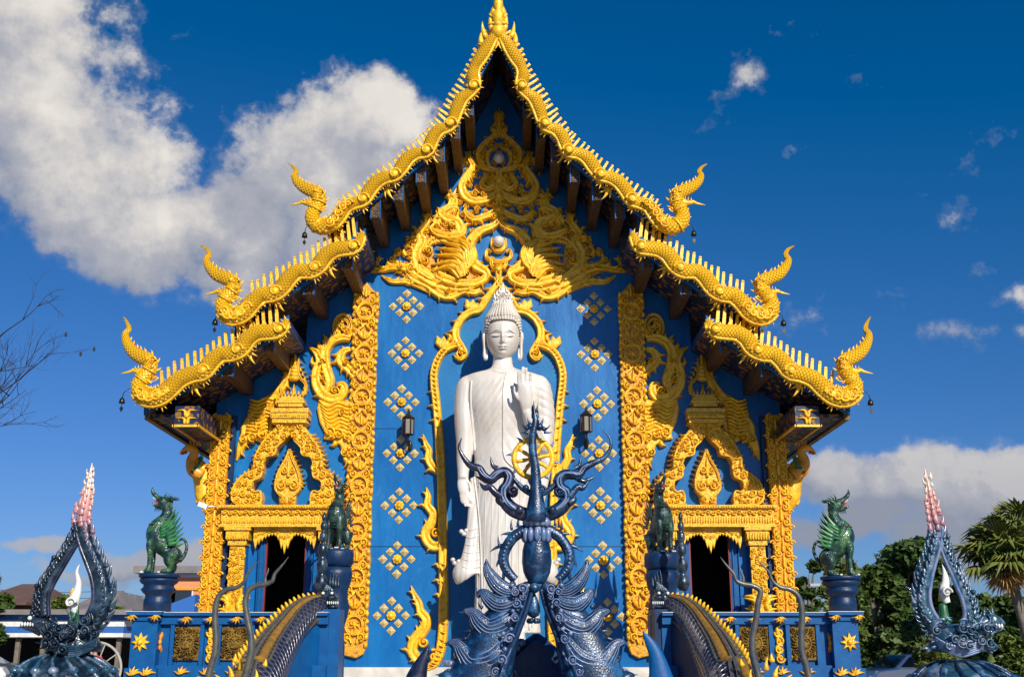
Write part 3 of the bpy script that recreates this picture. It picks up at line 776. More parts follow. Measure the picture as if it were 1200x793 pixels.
# outer corner columns: gold scrolls on a red ground
xo = -6.25; z1o = wz(262, 488)[1]; z0o = ZB - .2
mb = MB(); mb.box2((xo - .20, YF - .20, z0o), (xo + .20, YF + .22, z1o)); col = mb.build('corner_column', 'red_gold', temple)
mb = MB()
n = 17
for i in range(n):
    z = z0o + (i + .5) * (z1o - z0o) / n
    for sd in (-1, 1):
        spiral2(mb, xo + sd * .1, z + .1, .085, .024, YF - .2, .05, pi / 2, 1.4, -sd, n=12); spiral2(mb, xo + sd * .12, z - .1, .07, .022, YF - .2, .05, -pi / 2, 1.3, sd, n=12)
        spiral2(mb, xo + sd * .2, z, .06, .02, YF - .19, .05, 0 if sd > 0 else pi, 1.0, sd, n=10)
    flame2(mb, xo, z - .18, xo, z + .14, .045, YF - .2, .05, 0)
sub(mb, 'scroll_relief', 'gold', col)
mb = MB(); mb.box2((xo + .20, YF - .12, z0o), (xo + .3, YF - .003, z1o)); sub(mb, 'column_return', 'deep_blue', col)
mirror(col, X0)

# --- Buddha frame
mb = MB()
A = [(588, 326, 3.5), (580, 338, 4.2), (570, 352, 4.8), (562, 364, 4.8), (551, 367, 5), (541, 375, 5), (535, 386, 5.2), (535, 397, 5), (541, 407, 4.4), (545, 415, 4), (542, 421, 3.2), (537, 421, 2.4), (536, 416, 1.4)]
B = [(541, 405, 4), (532, 406, 4.4), (522, 411, 4.8), (514, 421, 5), (509, 436, 5.2), (509, 452, 5.2), (511, 468, 5.2), (513, 490, 5.2), (516, 530, 5.4), (518, 580, 5.4), (519, 640, 5.6), (520, 700, 5.8), (519, 740, 6), (516, 762, 6), (510, 776, 5.6), (502, 781, 4.4), (496, 776, 3), (499, 768, 1.6)]
band(mb, A, .16, barb=8, side=-1, bl=6); band(mb, B, .17, barb=0)
for (x, y, L_, a) in ((508, 463, 8, 2.6), (509, 480, 9, 2.6), (511, 497, 9, 2.6), (514, 665, 8, 2.6), (515, 684, 9, 2.6), (515, 700, 8, 2.6), (526, 400, 11, 1.9), (519, 409, 7, 2.3)):
    bx, bz = wz(x, y); l = L_ * KM(YF); flame2(mb, bx, bz, bx + cos(a) * l, bz + sin(a) * l, l * .4, YF, .13, -.3)
# bell flower blobs on the shoulders
for (x, y) in ((519, 401), (553, 358)):
    bx, bz = wz(x, y); mb.plate([(bx - .13, bz + .13), (bx - .16, bz - .05), (bx - .05, bz - .16), (bx + .14, bz - .12), (bx + .15, bz + .04), (bx + .08, bz + .02), (bx + .03, bz + .12), (bx - .04, bz + .05)], YF, .12, .03)
for (pts, nb_) in (([(516, 553, 5), (507, 547, 5), (502, 537, 4.6), (503, 528, 3.8), (499, 520, 3), (496, 509, .6)], 3),
             ([(519, 638, 5.5), (508, 640, 6), (500, 632, 6), (499, 622, 5.8), (506, 612, 6), (508, 602, 5.4), (501, 592, 4.6), (502, 582, 3.6), (500, 571, .6)], 4),
             ([(499, 778, 5), (488, 770, 6), (483, 760, 6.5), (487, 748, 7), (496, 738, 7), (500, 726, 6), (493, 716, 5), (491, 706, 4), (486, 697, 3), (482, 686, .6)], 6)):
    band(mb, pts, .14, barb=nb_, side=1, bl=5)
curl(mb, 511, 625, 6, 1.8, .14, 0, 1.3, 1); curl(mb, 509, 768, 7, 2, .14, 2, 1.3, -1); curl(mb, 497, 752, 6, 2, .14, 2, 1.3, 1); curl(mb, 541, 415, 3.5, 1.4, .2, 0, 1.2, 1)
# fine segment lines along the band
P, W = pxp(B, YF, 6)
for i in range(12, len(P) - 8, 2): mb.rib([(P[i][0] - W[i] * .8, P[i][1] + .02), (P[i][0] + W[i] * .8, P[i][1] - .03)], .012, YF - .12, .05, False)
o = mb.build('statue_frame', 'gold', temple); mirror(o, X0)
# niche panel behind the statue
half = [wz(x, y) for x, y, _ in [(588, 326, 0), (570, 352, 0), (560, 366, 0), (541, 375, 0), (535, 392, 0), (541, 407, 0), (522, 411, 0), (509, 436, 0), (511, 468, 0), (516, 530, 0), (519, 640, 0), (520, 740, 0), (520, 780, 0)]]
half[0] = (X0, half[0][1])
mb = MB(); mb.plate(half + [m2(p) for p in half[::-1][:-1]], YF - .001, .012, .003); mb.build('niche_panel', 'niche_blue', temple)

# --- gable relief
def both(name, mb, m='gold'):
    o = mb.build(name, m, temple); mirror(o, X0); return o
mb = MB()   # swan, left
def Z6(x, y): return (430 + x / 3.447, 200 + y / 3.447)
def z6(l): return [(*Z6(a, b), c) for a, b, c in l]
band(mb, z6([(545, 190, 3), (510, 230, 4.5), (460, 250, 6), (420, 290, 7), (410, 340, 7.5), (440, 390, 7.5), (480, 415, 6), (478, 440, 5.5), (440, 460, 6), (380, 460, 6.5), (320, 445, 7), (285, 425, 6)]), .2, barb=7, side=1, bl=6)
band(mb, z6([(490, 415, 1), (470, 440, 4), (420, 470, 6), (350, 475, 7), (280, 460, 8), (230, 430, 8), (170, 400, 6.5), (110, 395, 4.5), (60, 405, 3), (5, 410, .6)]), .16, barb=8, side=-1, bl=7)
band(mb, z6([(150, 400, 2), (190, 440, 5), (250, 465, 6.5), (290, 500, 6), (340, 513, 5), (390, 490, 4.5), (440, 495, 4), (470, 470, 1)]), .14, barb=4, side=-1, bl=5)
band(mb, z6([(60, 425, 1), (100, 450, 3), (160, 450, 4), (210, 470, 3), (260, 500, .8)]), .1, barb=4, side=1, bl=4)
for i, (a0, b0, a1, b1) in enumerate(((400, 420, 300, 300), (400, 410, 315, 275), (405, 405, 330, 262), (410, 400, 350, 258), (415, 395, 372, 262), (395, 430, 285, 330), (390, 440, 270, 370), (380, 445, 262, 400))):
    bx, bz = wz(*Z6(a0, b0)); tx, tz = wz(*Z6(a1, b1)); flame2(mb, bx, bz, tx, tz, .14, YF - .05, .17 + i * .008, -.22, True, 12)
x, z = wz(*Z6(370, 400)); spiral2(mb, x, z, .25, .06, YF - .03, .15, 0, 1.5, 1, True, 24)
x, z = wz(*Z6(300, 420)); spiral2(mb, x, z, .15, .045, YF - .03, .14, 2, 1.4, 1, True)
band(mb, z6([(270, 440, 5), (215, 400, 7), (200, 340, 7), (225, 290, 6.5), (210, 260, 5.5), (240, 220, 4.5), (250, 190, 2.5), (262, 160, .5)]), .16, barb=8, side=1, bl=7)
band(mb, z6([(300, 275, 3), (340, 270, 5), (375, 250, 7), (365, 215, 7.5), (325, 200, 6.5), (300, 175, 5), (335, 150, 4.5), (345, 120, 3), (362, 75, .5)]), .17, barb=6, side=0, bl=6)
band(mb, z6([(230, 330, 3), (260, 290, 5), (300, 280, 5), (330, 285, 3)]), .12, barb=3, side=1, bl=5)
band(mb, z6([(400, 230, 1), (385, 262, 4.5), (340, 270, 5), (290, 262, 5), (262, 240, 3), (275, 215, 1)]), .18)
for (a, b, r) in ((180, 400, 5), (140, 395, 4), (235, 370, 6), (250, 330, 5), (345, 225, 5), (410, 300, 5), (420, 350, 6), (130, 330, 3.5), (160, 310, 3), (330, 490, 4), (430, 250, 4)):
    curl(mb, *Z6(a, b), r, r * .28, .19, a, 1.4, 1 if b % 20 else -1)
for (a, b, c, d_) in ((130, 380, 120, 320), (160, 350, 165, 300), (190, 440, 160, 470), (200, 290, 180, 250), (225, 250, 205, 225), (110, 390, 75, 360)):
    bx, bz = wz(*Z6(a, b)); tx, tz = wz(*Z6(c, d_)); flame2(mb, bx, bz, tx, tz, .08, YF, .12, .25)
swan_ = mb; mb = MB()
for pl_ in ([(430, 465), (455, 400), (400, 330), (395, 262), (325, 285), (270, 420), (290, 475), (370, 485)], [(100, 402), (180, 385), (200, 300), (235, 230), (262, 290), (285, 440), (215, 452), (150, 430)],
            [(262, 262), (300, 215), (330, 165), (350, 215), (385, 240), (345, 285), (290, 280)]):
    q_ = [wz(*Z6(a, b)) for a, b in pl_]; mb.plate(q_[::-1], YF, .05, .02)
    xs_ = [a for a, b in q_]; zs_ = [b for a, b in q_]
    filler(mb, lambda x, z, r: inpoly(q_, x, z), (min(xs_), min(zs_), max(xs_), max(zs_)), .05, .12, YF - .05, .05, 11, tries=260)
back_ = mb; o = swan_.build('swan_relief', 'gold', temple); sub(back_, 'carved_ground', 'gold_ground', o); mirror(o, X0)

def Z1(x, y): return (400 + x / 3 + 0, y / 3)
def z1(l): return [(*Z1(a, b), c) for a, b, c in l]
mb = MB()   # scrollwork of the gable top, left half
band(mb, z1([(563, 395, 1), (562, 440, 3), (548, 470, 3), (515, 500, 3.2), (485, 530, 3.4), (482, 565, 3.6), (505, 595, 3.6), (540, 605, 3.2), (563, 612, 3)]), .15, barb=6, side=1, bl=4.5)
band(mb, z1([(563, 610, 3), (530, 600, 2.5), (515, 575, 2.5), (515, 545, 2.5), (535, 530, 1.6), (548, 525, .6)]), .14)
band(mb, z1([(455, 530, .6), (450, 560, 3), (462, 590, 4), (445, 620, 5), (425, 655, 5.5), (432, 690, 6), (465, 712, 6), (510, 708, 5), (540, 690, 4.4), (563, 688, 4)]), .17, barb=10, side=1, bl=5.5)
band(mb, z1([(520, 610, 1), (505, 630, 3), (495, 655, 4), (515, 670, 4.5), (540, 660, 3.5), (550, 645, 1.5)]), .15, barb=3, side=1, bl=4)
band(mb, z1([(437, 730, .8), (440, 755, 3.5), (470, 775, 4.5), (515, 762, 4.5), (545, 745, 4), (563, 740, 3.5)]), .16, barb=5, side=-1, bl=4.5)
band(mb, z1([(415, 620, .5), (412, 600, 1.8), (430, 575, 2.5), (440, 555, 1.5), (445, 530, .5)]), .1, barb=2)
for (a, b, r, d_) in ((530, 640, 5, 1), (470, 690, 5, 1), (500, 690, 4, -1), (545, 720, 5, 1), (540, 770, 5, 1), (500, 560, 3, 1), (548, 700, 4, 1), (478, 745, 4, 1), (552, 655, 4, -1)):
    curl(mb, *Z1(a, b), r, r * .3, .19, 0, 1.4, d_)
for (a, b, c, d_) in ((555, 640, 505, 618), (555, 650, 500, 640), (555, 690, 515, 735), (545, 470, 530, 440), (560, 760, 530, 800), (558, 420, 540, 395), (558, 410, 535, 420)):
    bx, bz = wz(*Z1(a, b)); tx, tz = wz(*Z1(c, d_)); flame2(mb, bx, bz, tx, tz, .09, YF, .14, .25, True)
gp = [wz(*Z1(a, b)) for a, b in ((450, 560), (500, 480), (560, 440), (560, 790), (430, 790), (415, 690))]
gx_ = [p[0] for p in gp]; gz_ = [p[1] for p in gp]
filler(mb, lambda x, z, r: inpoly(gp, x, z), (min(gx_), min(gz_), max(gx_), max(gz_)), .035, .08, YF, .09, 21, tries=240)
both('gable_scroll', mb)
mb = MB()   # fine tendrils between the swan and the gable edge
gp = [wz(*Z6(a, b)) for a, b in ((60, 395), (200, 250), (300, 150), (360, 120), (372, 200), (250, 300), (180, 390))]
gx_ = [p[0] for p in gp]; gz_ = [p[1] for p in gp]
filler(mb, lambda x, z, r: inpoly(gp, x, z), (min(gx_), min(gz_), max(gx_), max(gz_)), .04, .09, YF, .10, 31, tries=260)
both('gable_tendrils', mb)
mb = MB()   # small side flames low in the gable corner + on the slope
band(mb, z1([(385, 660, .5), (380, 690, 3), (400, 710, 4.5), (385, 740, 6), (350, 760, 6), (330, 790, 5)]), .14, barb=6, side=0, bl=5)
band(mb, [(428, 290, .6), (436, 300, 3), (430, 306, 3.5), (440, 312, 3), (445, 300, .6)], .1, barb=3, side=0, bl=4)
both('corner_flourish', mb)
mb = MB()   # central stem with cups and orbs
cx = 588
def st(y0, y1, w0, w1): P, W = pxp([(588, y0, w0), (588, (y0 + y1) / 2, (w0 + w1) / 2), (588, y1, w1)], YF, 4); mb.rib([(X0, p[1]) for p in P], W, YF, .19)
st(128, 150, .6, 4); st(203, 262, 5, 4); st(318, 330, 5, 3)
for (y, r) in ((215, 8), (232, 7), (248, 8), (318, 9)):
    z = wz(588, y)[1]
    for s in (-1, 1):
        for a in (.2, .7, 1.2): flame2(mb, X0, z - .05, X0 + s * cos(a) * r * .022, z - .05 + sin(a) * r * .026, .06, YF, .2, .25 * s, True)
    mb.ball((X0, YF - .15, z), (.08, .08, .08), 10, 6)
for (yy, hw_) in ((303, 15), (312, 9), (290, 8)):
    for s in (-1, 1):
        z = wz(588, yy)[1]; k = KM(YF)
        P = cr([(X0, z - .10), (X0 + s * hw_ * .5 * k, z - .09), (X0 + s * hw_ * k, z + .02), (X0 + s * hw_ * .9 * k, z + .17), (X0 + s * hw_ * .6 * k, z + .12)], 4)
        mb.rib(P, [.06 * (1 - .5 * i / len(P)) for i in range(len(P))], YF, .15)
for a in range(11):
    an = -.2 + (pi + .4) * a / 10; z = wz(588, 213)[1]; flame2(mb, X0, z, X0 + cos(an) * .2, z + sin(an) * .16, .045, YF, .2, 0)
stem = mb.build('gable_stem', 'gold', temple)
for (yy, r) in ((286, .13), (189, .13)):
    mb = MB(); mb.ball((X0, YF - .16, wz(588, yy)[1]), r, 20, 14); sub(mb, 'orb', 'pearl_white', stem)

# --- flourish beside the inner column (elephant-headed scroll)
def Z5(x, y): return (230 + x / 3.305, 380 + y / 3.305)
def z5(l): return [(*Z5(a, b), c) for a, b, c in l]
mb = MB()
band(mb, z5([(437, 90, .8), (465, 110, 4), (480, 145, 5), (465, 190, 5.5), (470, 240, 6.5), (500, 280, 7), (545, 290, 6.5), (575, 265, 5), (570, 235, 4), (545, 235, 2.5)]), .16, barb=8, side=1, bl=6)
band(mb, z5([(500, 280, 3), (520, 225, 5.5), (505, 170, 6), (500, 110, 6), (525, 70, 6), (565, 55, 5), (600, 60, 3.5)]), .17, barb=7, side=1, bl=5.5)
band(mb, z5([(600, 100, 3), (570, 110, 5), (560, 145, 5.5), (590, 175, 5.5), (612, 200, 4)]), .15, barb=4, side=0, bl=5)
for i in range(9):
    y = 310 + i * 15; P, W = pxp(z5([(478 + i * 4, y - 12, 1.2), (510 + i * 3, y + 12, 2.6), (550 + i * 2, y - 4, 2.6), (590, y + 8, 2.2), (612, y, 1.4)]), YF, 5); mb.rib(P, W, YF - .03, .12, False)
mb.plate([wz(*Z5(a, b)) for a, b in ((478, 290), (470, 330), (480, 380), (500, 420), (495, 445), (530, 450), (560, 470), (572, 520), (585, 545), (612, 500), (612, 290), (560, 300))][::-1], YF, .10, .03)
for (a, b, r, d_) in ((540, 262, 5, 1), (570, 345, 4.5, -1), (520, 420, 7, 1), (555, 430, 6, -1), (590, 440, 6, 1), (585, 150, 4, 1), (490, 150, 4, 1), (580, 500, 5, 1), (495, 215, 4, 1)):
    curl(mb, *Z5(a, b), r, r * .28, .2, a, 1.4, d_)
for (a, b, c, d_) in ((470, 160, 445, 130), (465, 200, 440, 200), (500, 100, 470, 70), (510, 80, 500, 50), (480, 260, 455, 285), (575, 520, 578, 560), (540, 455, 520, 475)):
    bx, bz = wz(*Z5(a, b)); tx, tz = wz(*Z5(c, d_)); flame2(mb, bx, bz, tx, tz, .08, YF, .14, .25)
# ring ornament above
for r in (14, 9): 
    cx_, cz_ = wz(*Z5(570, 15)); k = KM(YF); mb.rib([(cx_ + cos(a) * r * k * .8, cz_ + sin(a) * r * k * 1.15) for a in [2 * pi * q / 22 for q in range(23)]], .035, YF, .13)
for q in range(4): curl(mb, 398 + q * 3.5, 380 + q * 3, 4.5, 1.4, .17, q, 1.4, 1)
both('scroll_flourish', mb)
# --- winged flourish outside the door arch
mb = MB()
band(mb, z5([(362, 112, .7), (378, 135, 3), (368, 160, 3.5), (355, 180, 4), (350, 215, 5), (325, 260, 6), (290, 300, 7), (240, 350, 9), (205, 400, 9), (195, 430, 7), (175, 480, 5), (158, 528, .6)]), .15, barb=9, side=1, bl=6)
for i in range(10):
    y = 290 + i * 14; P, W = pxp(z5([(215 - i * 2, y + 6, 1.4), (245, y + 14, 2.4), (275, y, 2.4), (305 - i * 3, y + 6, 1.2)]), YF, 5); mb.rib(P, W, YF - .06, .12, False)
for (a, b, r, d_) in ((265, 430, 7, 1), (225, 440, 6, -1), (300, 420, 5, 1), (190, 450, 5, 1), (250, 400, 5, -1), (290, 330, 4, 1)):
    curl(mb, *Z5(a, b), r, r * .28, .2, a, 1.4, d_)
mb.plate([wz(*Z5(a, b)) for a, b in ((215, 310), (290, 270), (305, 330), (300, 420), (260, 460), (225, 450), (185, 470), (170, 440), (190, 380))][::-1], YF, .09, .03)
band(mb, z5([(325, 165, .6), (345, 150, 2.4), (358, 165, 3), (372, 180, .8)]), .1)
both('wing_flourish', mb)

# --- door surround
D = temple
mb = MB()
outer = [(370, 346), (322, 350), (320, 372), (302, 392), (318, 402), (300, 425), (262, 470), (235, 520), (228, 570), (200, 585), (165, 615), (147, 655), (150, 690), (180, 704), (262, 704)]
outer = [(342.2 - 230) * 3.305 if False else a for a in outer]
cxd = 371
inn = [(371, 435), (352, 460), (325, 485), (318, 512), (285, 520), (272, 545), (270, 580), (262, 600), (235, 612), (228, 640), (240, 655), (262, 652), (268, 680), (262, 704)]
o_ = [Z5(*p) for p in outer]; i_ = [Z5(*p) for p in inn]
po = [wz(*p) for p in o_]; pi_ = [wz(*p) for p in i_]
xd = wz(*Z5(371, 435))[0]; XD = xd
po[0] = (xd, po[0][1]); pi_[0] = (xd, pi_[0][1])
md = lambda p: (2 * xd - p[0], p[1])
ring = po + pi_[::-1]                       # left half: outer down, inner back up
mb.plate(ring[::-1], YF, .30, .04); mb.plate([md(p) for p in ring], YF, .30, .04)
arch = mb.build('door_arch', 'gold_fine', temple)
mb = MB()
xs = [p[0] for p in ring]; zs = [p[1] for p in ring]; S0 = len(mb.v), len(mb.f)
filler(mb, lambda x, z, r: inpoly(ring, x, z) and segd(ring, x, z) > r, (min(xs), min(zs), max(xs), max(zs)), .028, .085, YF - .295, .06, 3, tries=1800)
dens = [po[i] for i in range(5, len(po))]
for i, (x, z, tx, tz) in enumerate(along(dens, .10, .05, .05)):     # frilled outer edge
    an = atan2(tz, tx) - pi / 2; flame2(mb, x, z, x + cos(an + .5) * .11, z + sin(an + .5) * .11, .035, YF, .24, .3, n=6)
mb.rib([(p[0] + .03, p[1]) for p in cr(dens, 3)], .022, YF - .29, .05); mb.rib([(p[0] - .02, p[1]) for p in cr(pi_[1:], 3)], .02, YF - .29, .05)
vL = list(mb.v); fL = list(mb.f); uvL = list(mb.uv)
mb.add([(2 * xd - v[0], v[1], v[2]) for v in vL], fL, True, uvL)
sub(mb, 'arch_relief', 'gold', arch)
mb = MB()      # stepped cap and spire
for (yy, hw_, hh, d_) in ((386, 16.5, 4, .36), (380, 14.5, 3.5, .32), (376, 15.5, 2.5, .36), (372, 13, 3, .3)):
    pass
for (y, hw_, hh, dd) in ((497, 20, 2.2, .40), (491, 21.5, 3, .42), (485, 22, 2.5, .44), (478, 14, 2.2, .36), (474.5, 16, 1.6, .38), (471, 14.5, 1.6, .34), (467.5, 12, 2, .30)):
    z = wz(343, y)[1]; k = KM(YF); mb.box2((xd - hw_ * k, YF - dd, z - hh * k), (xd + hw_ * k, YF - .001, z + hh * k - .004))
k = KM(YF)
for s in (-1, 1):
    P, W = pxp([(343, 467, 2), (336, 466, 2.2), (331, 459, 2.2), (332, 451, 2), (338, 445, 2), (342, 438, 2.4), (343, 420, .5)], YF, 4)
    P = [(xd + s * (xd - p[0]) * -1, p[1]) for p in P]; mb.rib([(xd + s * abs(xd - p[0]), p[1]) for p in P], W, YF - .04, .13)
    for j in range(7):
        z = wz(343, 464 - j * 5.5)[1]; x = xd + s * (.24 if j < 4 else .24 - .05 * (j - 3)); flame2(mb, x, z, x + s * .06, z + .12, .035, YF - .04, .1, .3 * s)
z = wz(343, 445)[1]
for j in range(5): zz = z + j * .085; mb.ball((xd, YF - .12, zz), (.13 - j * .022, .09 - .012 * j, .07), 10, 6)
flame2(mb, xd, z + .3, xd, z + .66, .05, YF - .08, .1, 0)
flame2(mb, xd, wz(343, 466)[1], xd, wz(343, 450)[1], .07, YF - .04, .1, 0)
for j in range(9): x = xd + (j - 4) * .078; flame2(mb, x, wz(343, 466)[1], x, wz(343, 461)[1] , .03, YF - .3, .06, 0)
for j in range(17): x = xd + (j - 8) * .046; mb.ball((x, YF - .42, wz(343, 491)[1]), (.018, .03, .035), 6, 4)
sub(mb, 'arch_spire', 'gold_fine', arch)
mb = MB()      # leaf-shaped relief inside the arch
lw = [(0, 528), (4, 536), (8, 545), (13, 555), (15.5, 566), (15, 575), (10, 582), (9, 592)]
pl = [(xd + a * k, wz(342, b)[1]) for a, b in lw]; pl = pl[::-1] + [md(p) for p in pl[1:]]
mb.plate(pl, YF, .18, .04)
for s in (-1, 1):
    spiral2(mb, xd + s * .12, wz(342, 570)[1], .11, .03, YF - .17, .07, pi / 2, 1.5, -s); spiral2(mb, xd + s * .09, wz(342, 553)[1], .075, .025, YF - .17, .07, pi / 2, 1.4, s)
    P = cr([(xd + s * .05, wz(342, 585)[1]), (xd + s * .25, wz(342, 574)[1]), (xd + s * .22, wz(342, 556)[1]), (xd + s * .08, wz(342, 540)[1]), (xd, wz(342, 528)[1])], 5); mb.rib(P, .028, YF - .16, .07)
    for j in range(8):
        t = j / 7; x = xd + s * (.30 - .26 * t ** 1.5); z = wz(342, 572 - 38 * t)[1]; flame2(mb, x, z, x + s * .05, z + .11, .03, YF, .15, .3 * s)
    spiral2(mb, xd + s * .09, wz(342, 587)[1], .06, .02, YF - .17, .06, 0, 1.3, s)
flame2(mb, xd, wz(342, 560)[1], xd, wz(342, 533)[1], .06, YF - .17, .07, 0)
mb.ball((xd, YF - .2, wz(342, 567)[1]), (.07, .05, .07), 10, 6)
sub(mb, 'leaf_relief', 'gold_fine', arch)
mirror(arch, X0)
# entablature, hanging lace, capital, half columns
mb = MB(); zl = lambda y: wz(330, y)[1]; XL = wz(264, 604)[0]; XR = wz(401, 604)[0]
mb.box2((XL, YF - .34, zl(616)), (XR, YF - .001, zl(596))); mb.box2((XL - .06, YF - .42, zl(597.5)), (XR + .06, YF - .002, zl(594))); mb.box2((XL - .03, YF - .38, zl(619)), (XR + .03, YF - .003, zl(616.2)))
ent = mb.build('entablature', 'gold_fine', temple)
mb = MB()
nn = 46
for j in range(nn):
    x = XL + (j + .5) * (XR - XL) / nn; mb.ball((x, YF - .42, zl(595.8)), (.02, .025, .025), 6, 4); flame2(mb, x, zl(614), x, zl(607), .022, YF - .338, .04, 0, n=5)
    if j % 2: spiral2(mb, x, zl(602.5), .055, .017, YF - .338, .05, 0, 1.3, 1 if j % 4 == 1 else -1, n=12)
sub(mb, 'frieze_relief', 'gold', ent)
mb = MB()       # lace fringe with hanging points
for j in range(19):
    u = -1 + 2 * j / 18; x = xd + u * (dx1 - dx0) / 2 * 1.02; drop = .16 + .30 * abs(u) ** 3 + .40 * math.exp(-(u * 5) ** 2)
    z = zl(618); mb.plate([(x - .055, z + .03), (x - .05, z - drop * .6), (x, z - drop), (x + .05, z - drop * .6), (x + .055, z + .03)], YF - .16 + .002 * (j % 2), .05, .012)
    spiral2(mb, x, z - drop * .4, .045, .014, YF - .208, .03, 0, 1.2, 1 if j % 2 else -1, n=10)
sub(mb, 'lace_fringe', 'gold', ent)
mirror(ent, X0)
for q in (0, 1):
    c_ = wz(282, 640)[0] if q == 0 else wz(389, 640)[0]
    mb = MB()
    for (ya, yb, hw_, dd) in ((619, 623, 15, .40), (623.3, 634, 13, .36), (634.3, 640, 10.5, .33), (640.3, 708, 8.5, .28), (708.3, 716, 11, .33), (716.3, 724, 13.5, .37), (724.3, 760, 14, .40)):
        mb.box2((c_ - hw_ * k, YF - dd, zl(yb)), (c_ + hw_ * k, YF - .001, zl(ya)))
    cl = mb.build('door_column', 'gold_fine', temple)
    mb = MB()
    filler(mb, lambda x, z, r: True, (c_ - 7 * k, zl(706), c_ + 7 * k, zl(643)), .025, .06, YF - .278, .04, 5 + q, tries=700)
    for j in range(9):
        x = c_ + (j - 4) * .055; flame2(mb, x, zl(633), x, zl(625), .03, YF - .36, .04, 0, n=5)
    for sd in (-1, 1):
        for (yy, L_) in ((708, .3), (716, .22), (700, .2)): flame2(mb, c_ + sd * .14, zl(yy + 8), c_ + sd * .3, zl(yy + 8) + L_, .09, YF - .3, .1, .3 * sd)
    sub(mb, 'relief_carving', 'gold', cl)
    mb = MB(); mb.box2((c_ - 9.5 * k, YF - .2, zl(760)), (c_ - 8.7 * k, YF - .002, zl(640))); mb.box2((c_ + 8.7 * k, YF - .2, zl(760)), (c_ + 9.5 * k, YF - .002, zl(640))); sub(mb, 'column_side', 'paint_blue', cl)
    mirror(cl, X0)

# --- diamond tile rosettes
RL = [(476.5, 359), (475, 414), (470.8, 471), (469.5, 531), (468, 592), (465.5, 655), (458.5, 721)]
RR = [(696, 362), (697, 415), (700, 473), (702, 531), (703.6, 592), (707, 656), (712, 722)]
for (px, py) in RL + RR:
    x, z = wz(px, py); mb = MB()
    for q in range(8):
        a = q * pi / 4; mb.ball((x + cos(a) * .065, YF - .03, z + sin(a) * .065), (.04, .03, .04), 8, 5)
    mb.ball((x, YF - .05, z), (.06, .05, .06), 10, 6); mb.lathe((x, YF, z), [(.0, 0)], 3) if False else None
    ro = mb.build('wall_flower', 'gold', temple)
    for i in (-1, 0, 1):
        for j in (-1, 0, 1):
            if i == 0 and j == 0: continue
            cxx = x + (i - j) * .149 + random.uniform(-.006, .006); czz = z + (i + j) * .149 + random.uniform(-.006, .006); hs = .076 * random.uniform(.94, 1.05)
            m2_ = MB(); m2_.add([(cxx - hs, YF + .001, czz), (cxx, YF + .001, czz - hs), (cxx + hs, YF + .001, czz), (cxx, YF + .001, czz + hs),
                                 (cxx - hs, YF - .02, czz), (cxx, YF - .02, czz - hs), (cxx + hs, YF - .02, czz), (cxx, YF - .02, czz + hs), (cxx, YF - .055, czz)],
                                [(0, 1, 5, 4), (1, 2, 6, 5), (2, 3, 7, 6), (3, 0, 4, 7), (4, 5, 8), (5, 6, 8), (6, 7, 8), (7, 4, 8)], False)
            fr = hs + .018
            m2_.add([(cxx - fr, YF - .001, czz), (cxx, YF - .001, czz - fr), (cxx + fr, YF - .001, czz), (cxx, YF - .001, czz + fr), (cxx - fr, YF - .012, czz), (cxx, YF - .012, czz - fr), (cxx + fr, YF - .012, czz), (cxx, YF - .012, czz + fr)],
                    [(0, 1, 5, 4), (1, 2, 6, 5), (2, 3, 7, 6), (3, 0, 4, 7), (4, 5, 6, 7)], False, mi=1)
            sub(m2_, 'glass_tile', ['cream_tile', 'gold'], ro)
# --- corner brackets with painted birds under the eaves
def bracket(fl):
    mb = MB(); X = xo - .2
    P = cr([(X + .02, 5.0 - .0, .16), (X - .10, 5.25, .20), (X - .12, 5.5, .22), (X - .22, 5.75, .2), (X - .40, 5.95, .12)], 4)
    zq = wz(235, 600)[1]
    P = cr([(X + .02, zq, .05), (X - .10, zq + .3, .16), (X - .14, zq + .6, .18), (X - .2, zq + .85, .2), (X - .36, zq + 1.1, .14)], 4)
    mb.tube([(p[0], YF - .05, p[1]) for p in P], [p[2] for p in P], 10, .7)
    for j in range(6): fl3(mb, (X - .16 - j * .03, YF - .08, zq + .15 + j * .16), pi - .6, .2, .05, -.6)
    br = mb.build('eave_bracket', 'gold', temple)
    mb = MB(); P = cr([(X - .1, zq + .75, .12), (X - .28, zq + .85, .15), (X - .36, zq + 1.05, .11), (X - .30, zq + 1.25, .09), (X - .42, zq + 1.33, .09), (X - .55, zq + 1.28, .04), (X - .62, zq + 1.2, .01)], 4)
    mb.tube([(p[0], YF - .25, p[1]) for p in P], [p[2] for p in P], 10)
    for j in range(4): fl3(mb, (X - .40 + j * .07, YF - .25, zq + 1.38), 1.4 + j * .1, .16, .03, .5)
    sub(mb, 'bird_body', 'orange_paint', br)
    mb = MB()
    for j in range(7): fl3(mb, (X - .12 - .03 * j, YF - .32 - .01 * j, zq + .66 + .02 * j), 1.9 - j * .12, .62 - j * .05, .05, -.35, flat=.35)
    sub(mb, 'bird_wing', 'feather_green', br)
    mb = MB(); mb.box((X - .52, YF - .26, zq + 1.22), (.12, .07, .03), ry=-.3); sub(mb, 'beak', 'red_paint', br)
    return br
mirror(bracket(0), X0)
# wall base plinth
mb = MB(); mb.box2((-3.7, YF - .12, ZB - .3), (2 * X0 + 3.7, YF - .001, ZB + .03)); mb.build('plinth', 'stone_step', temple)
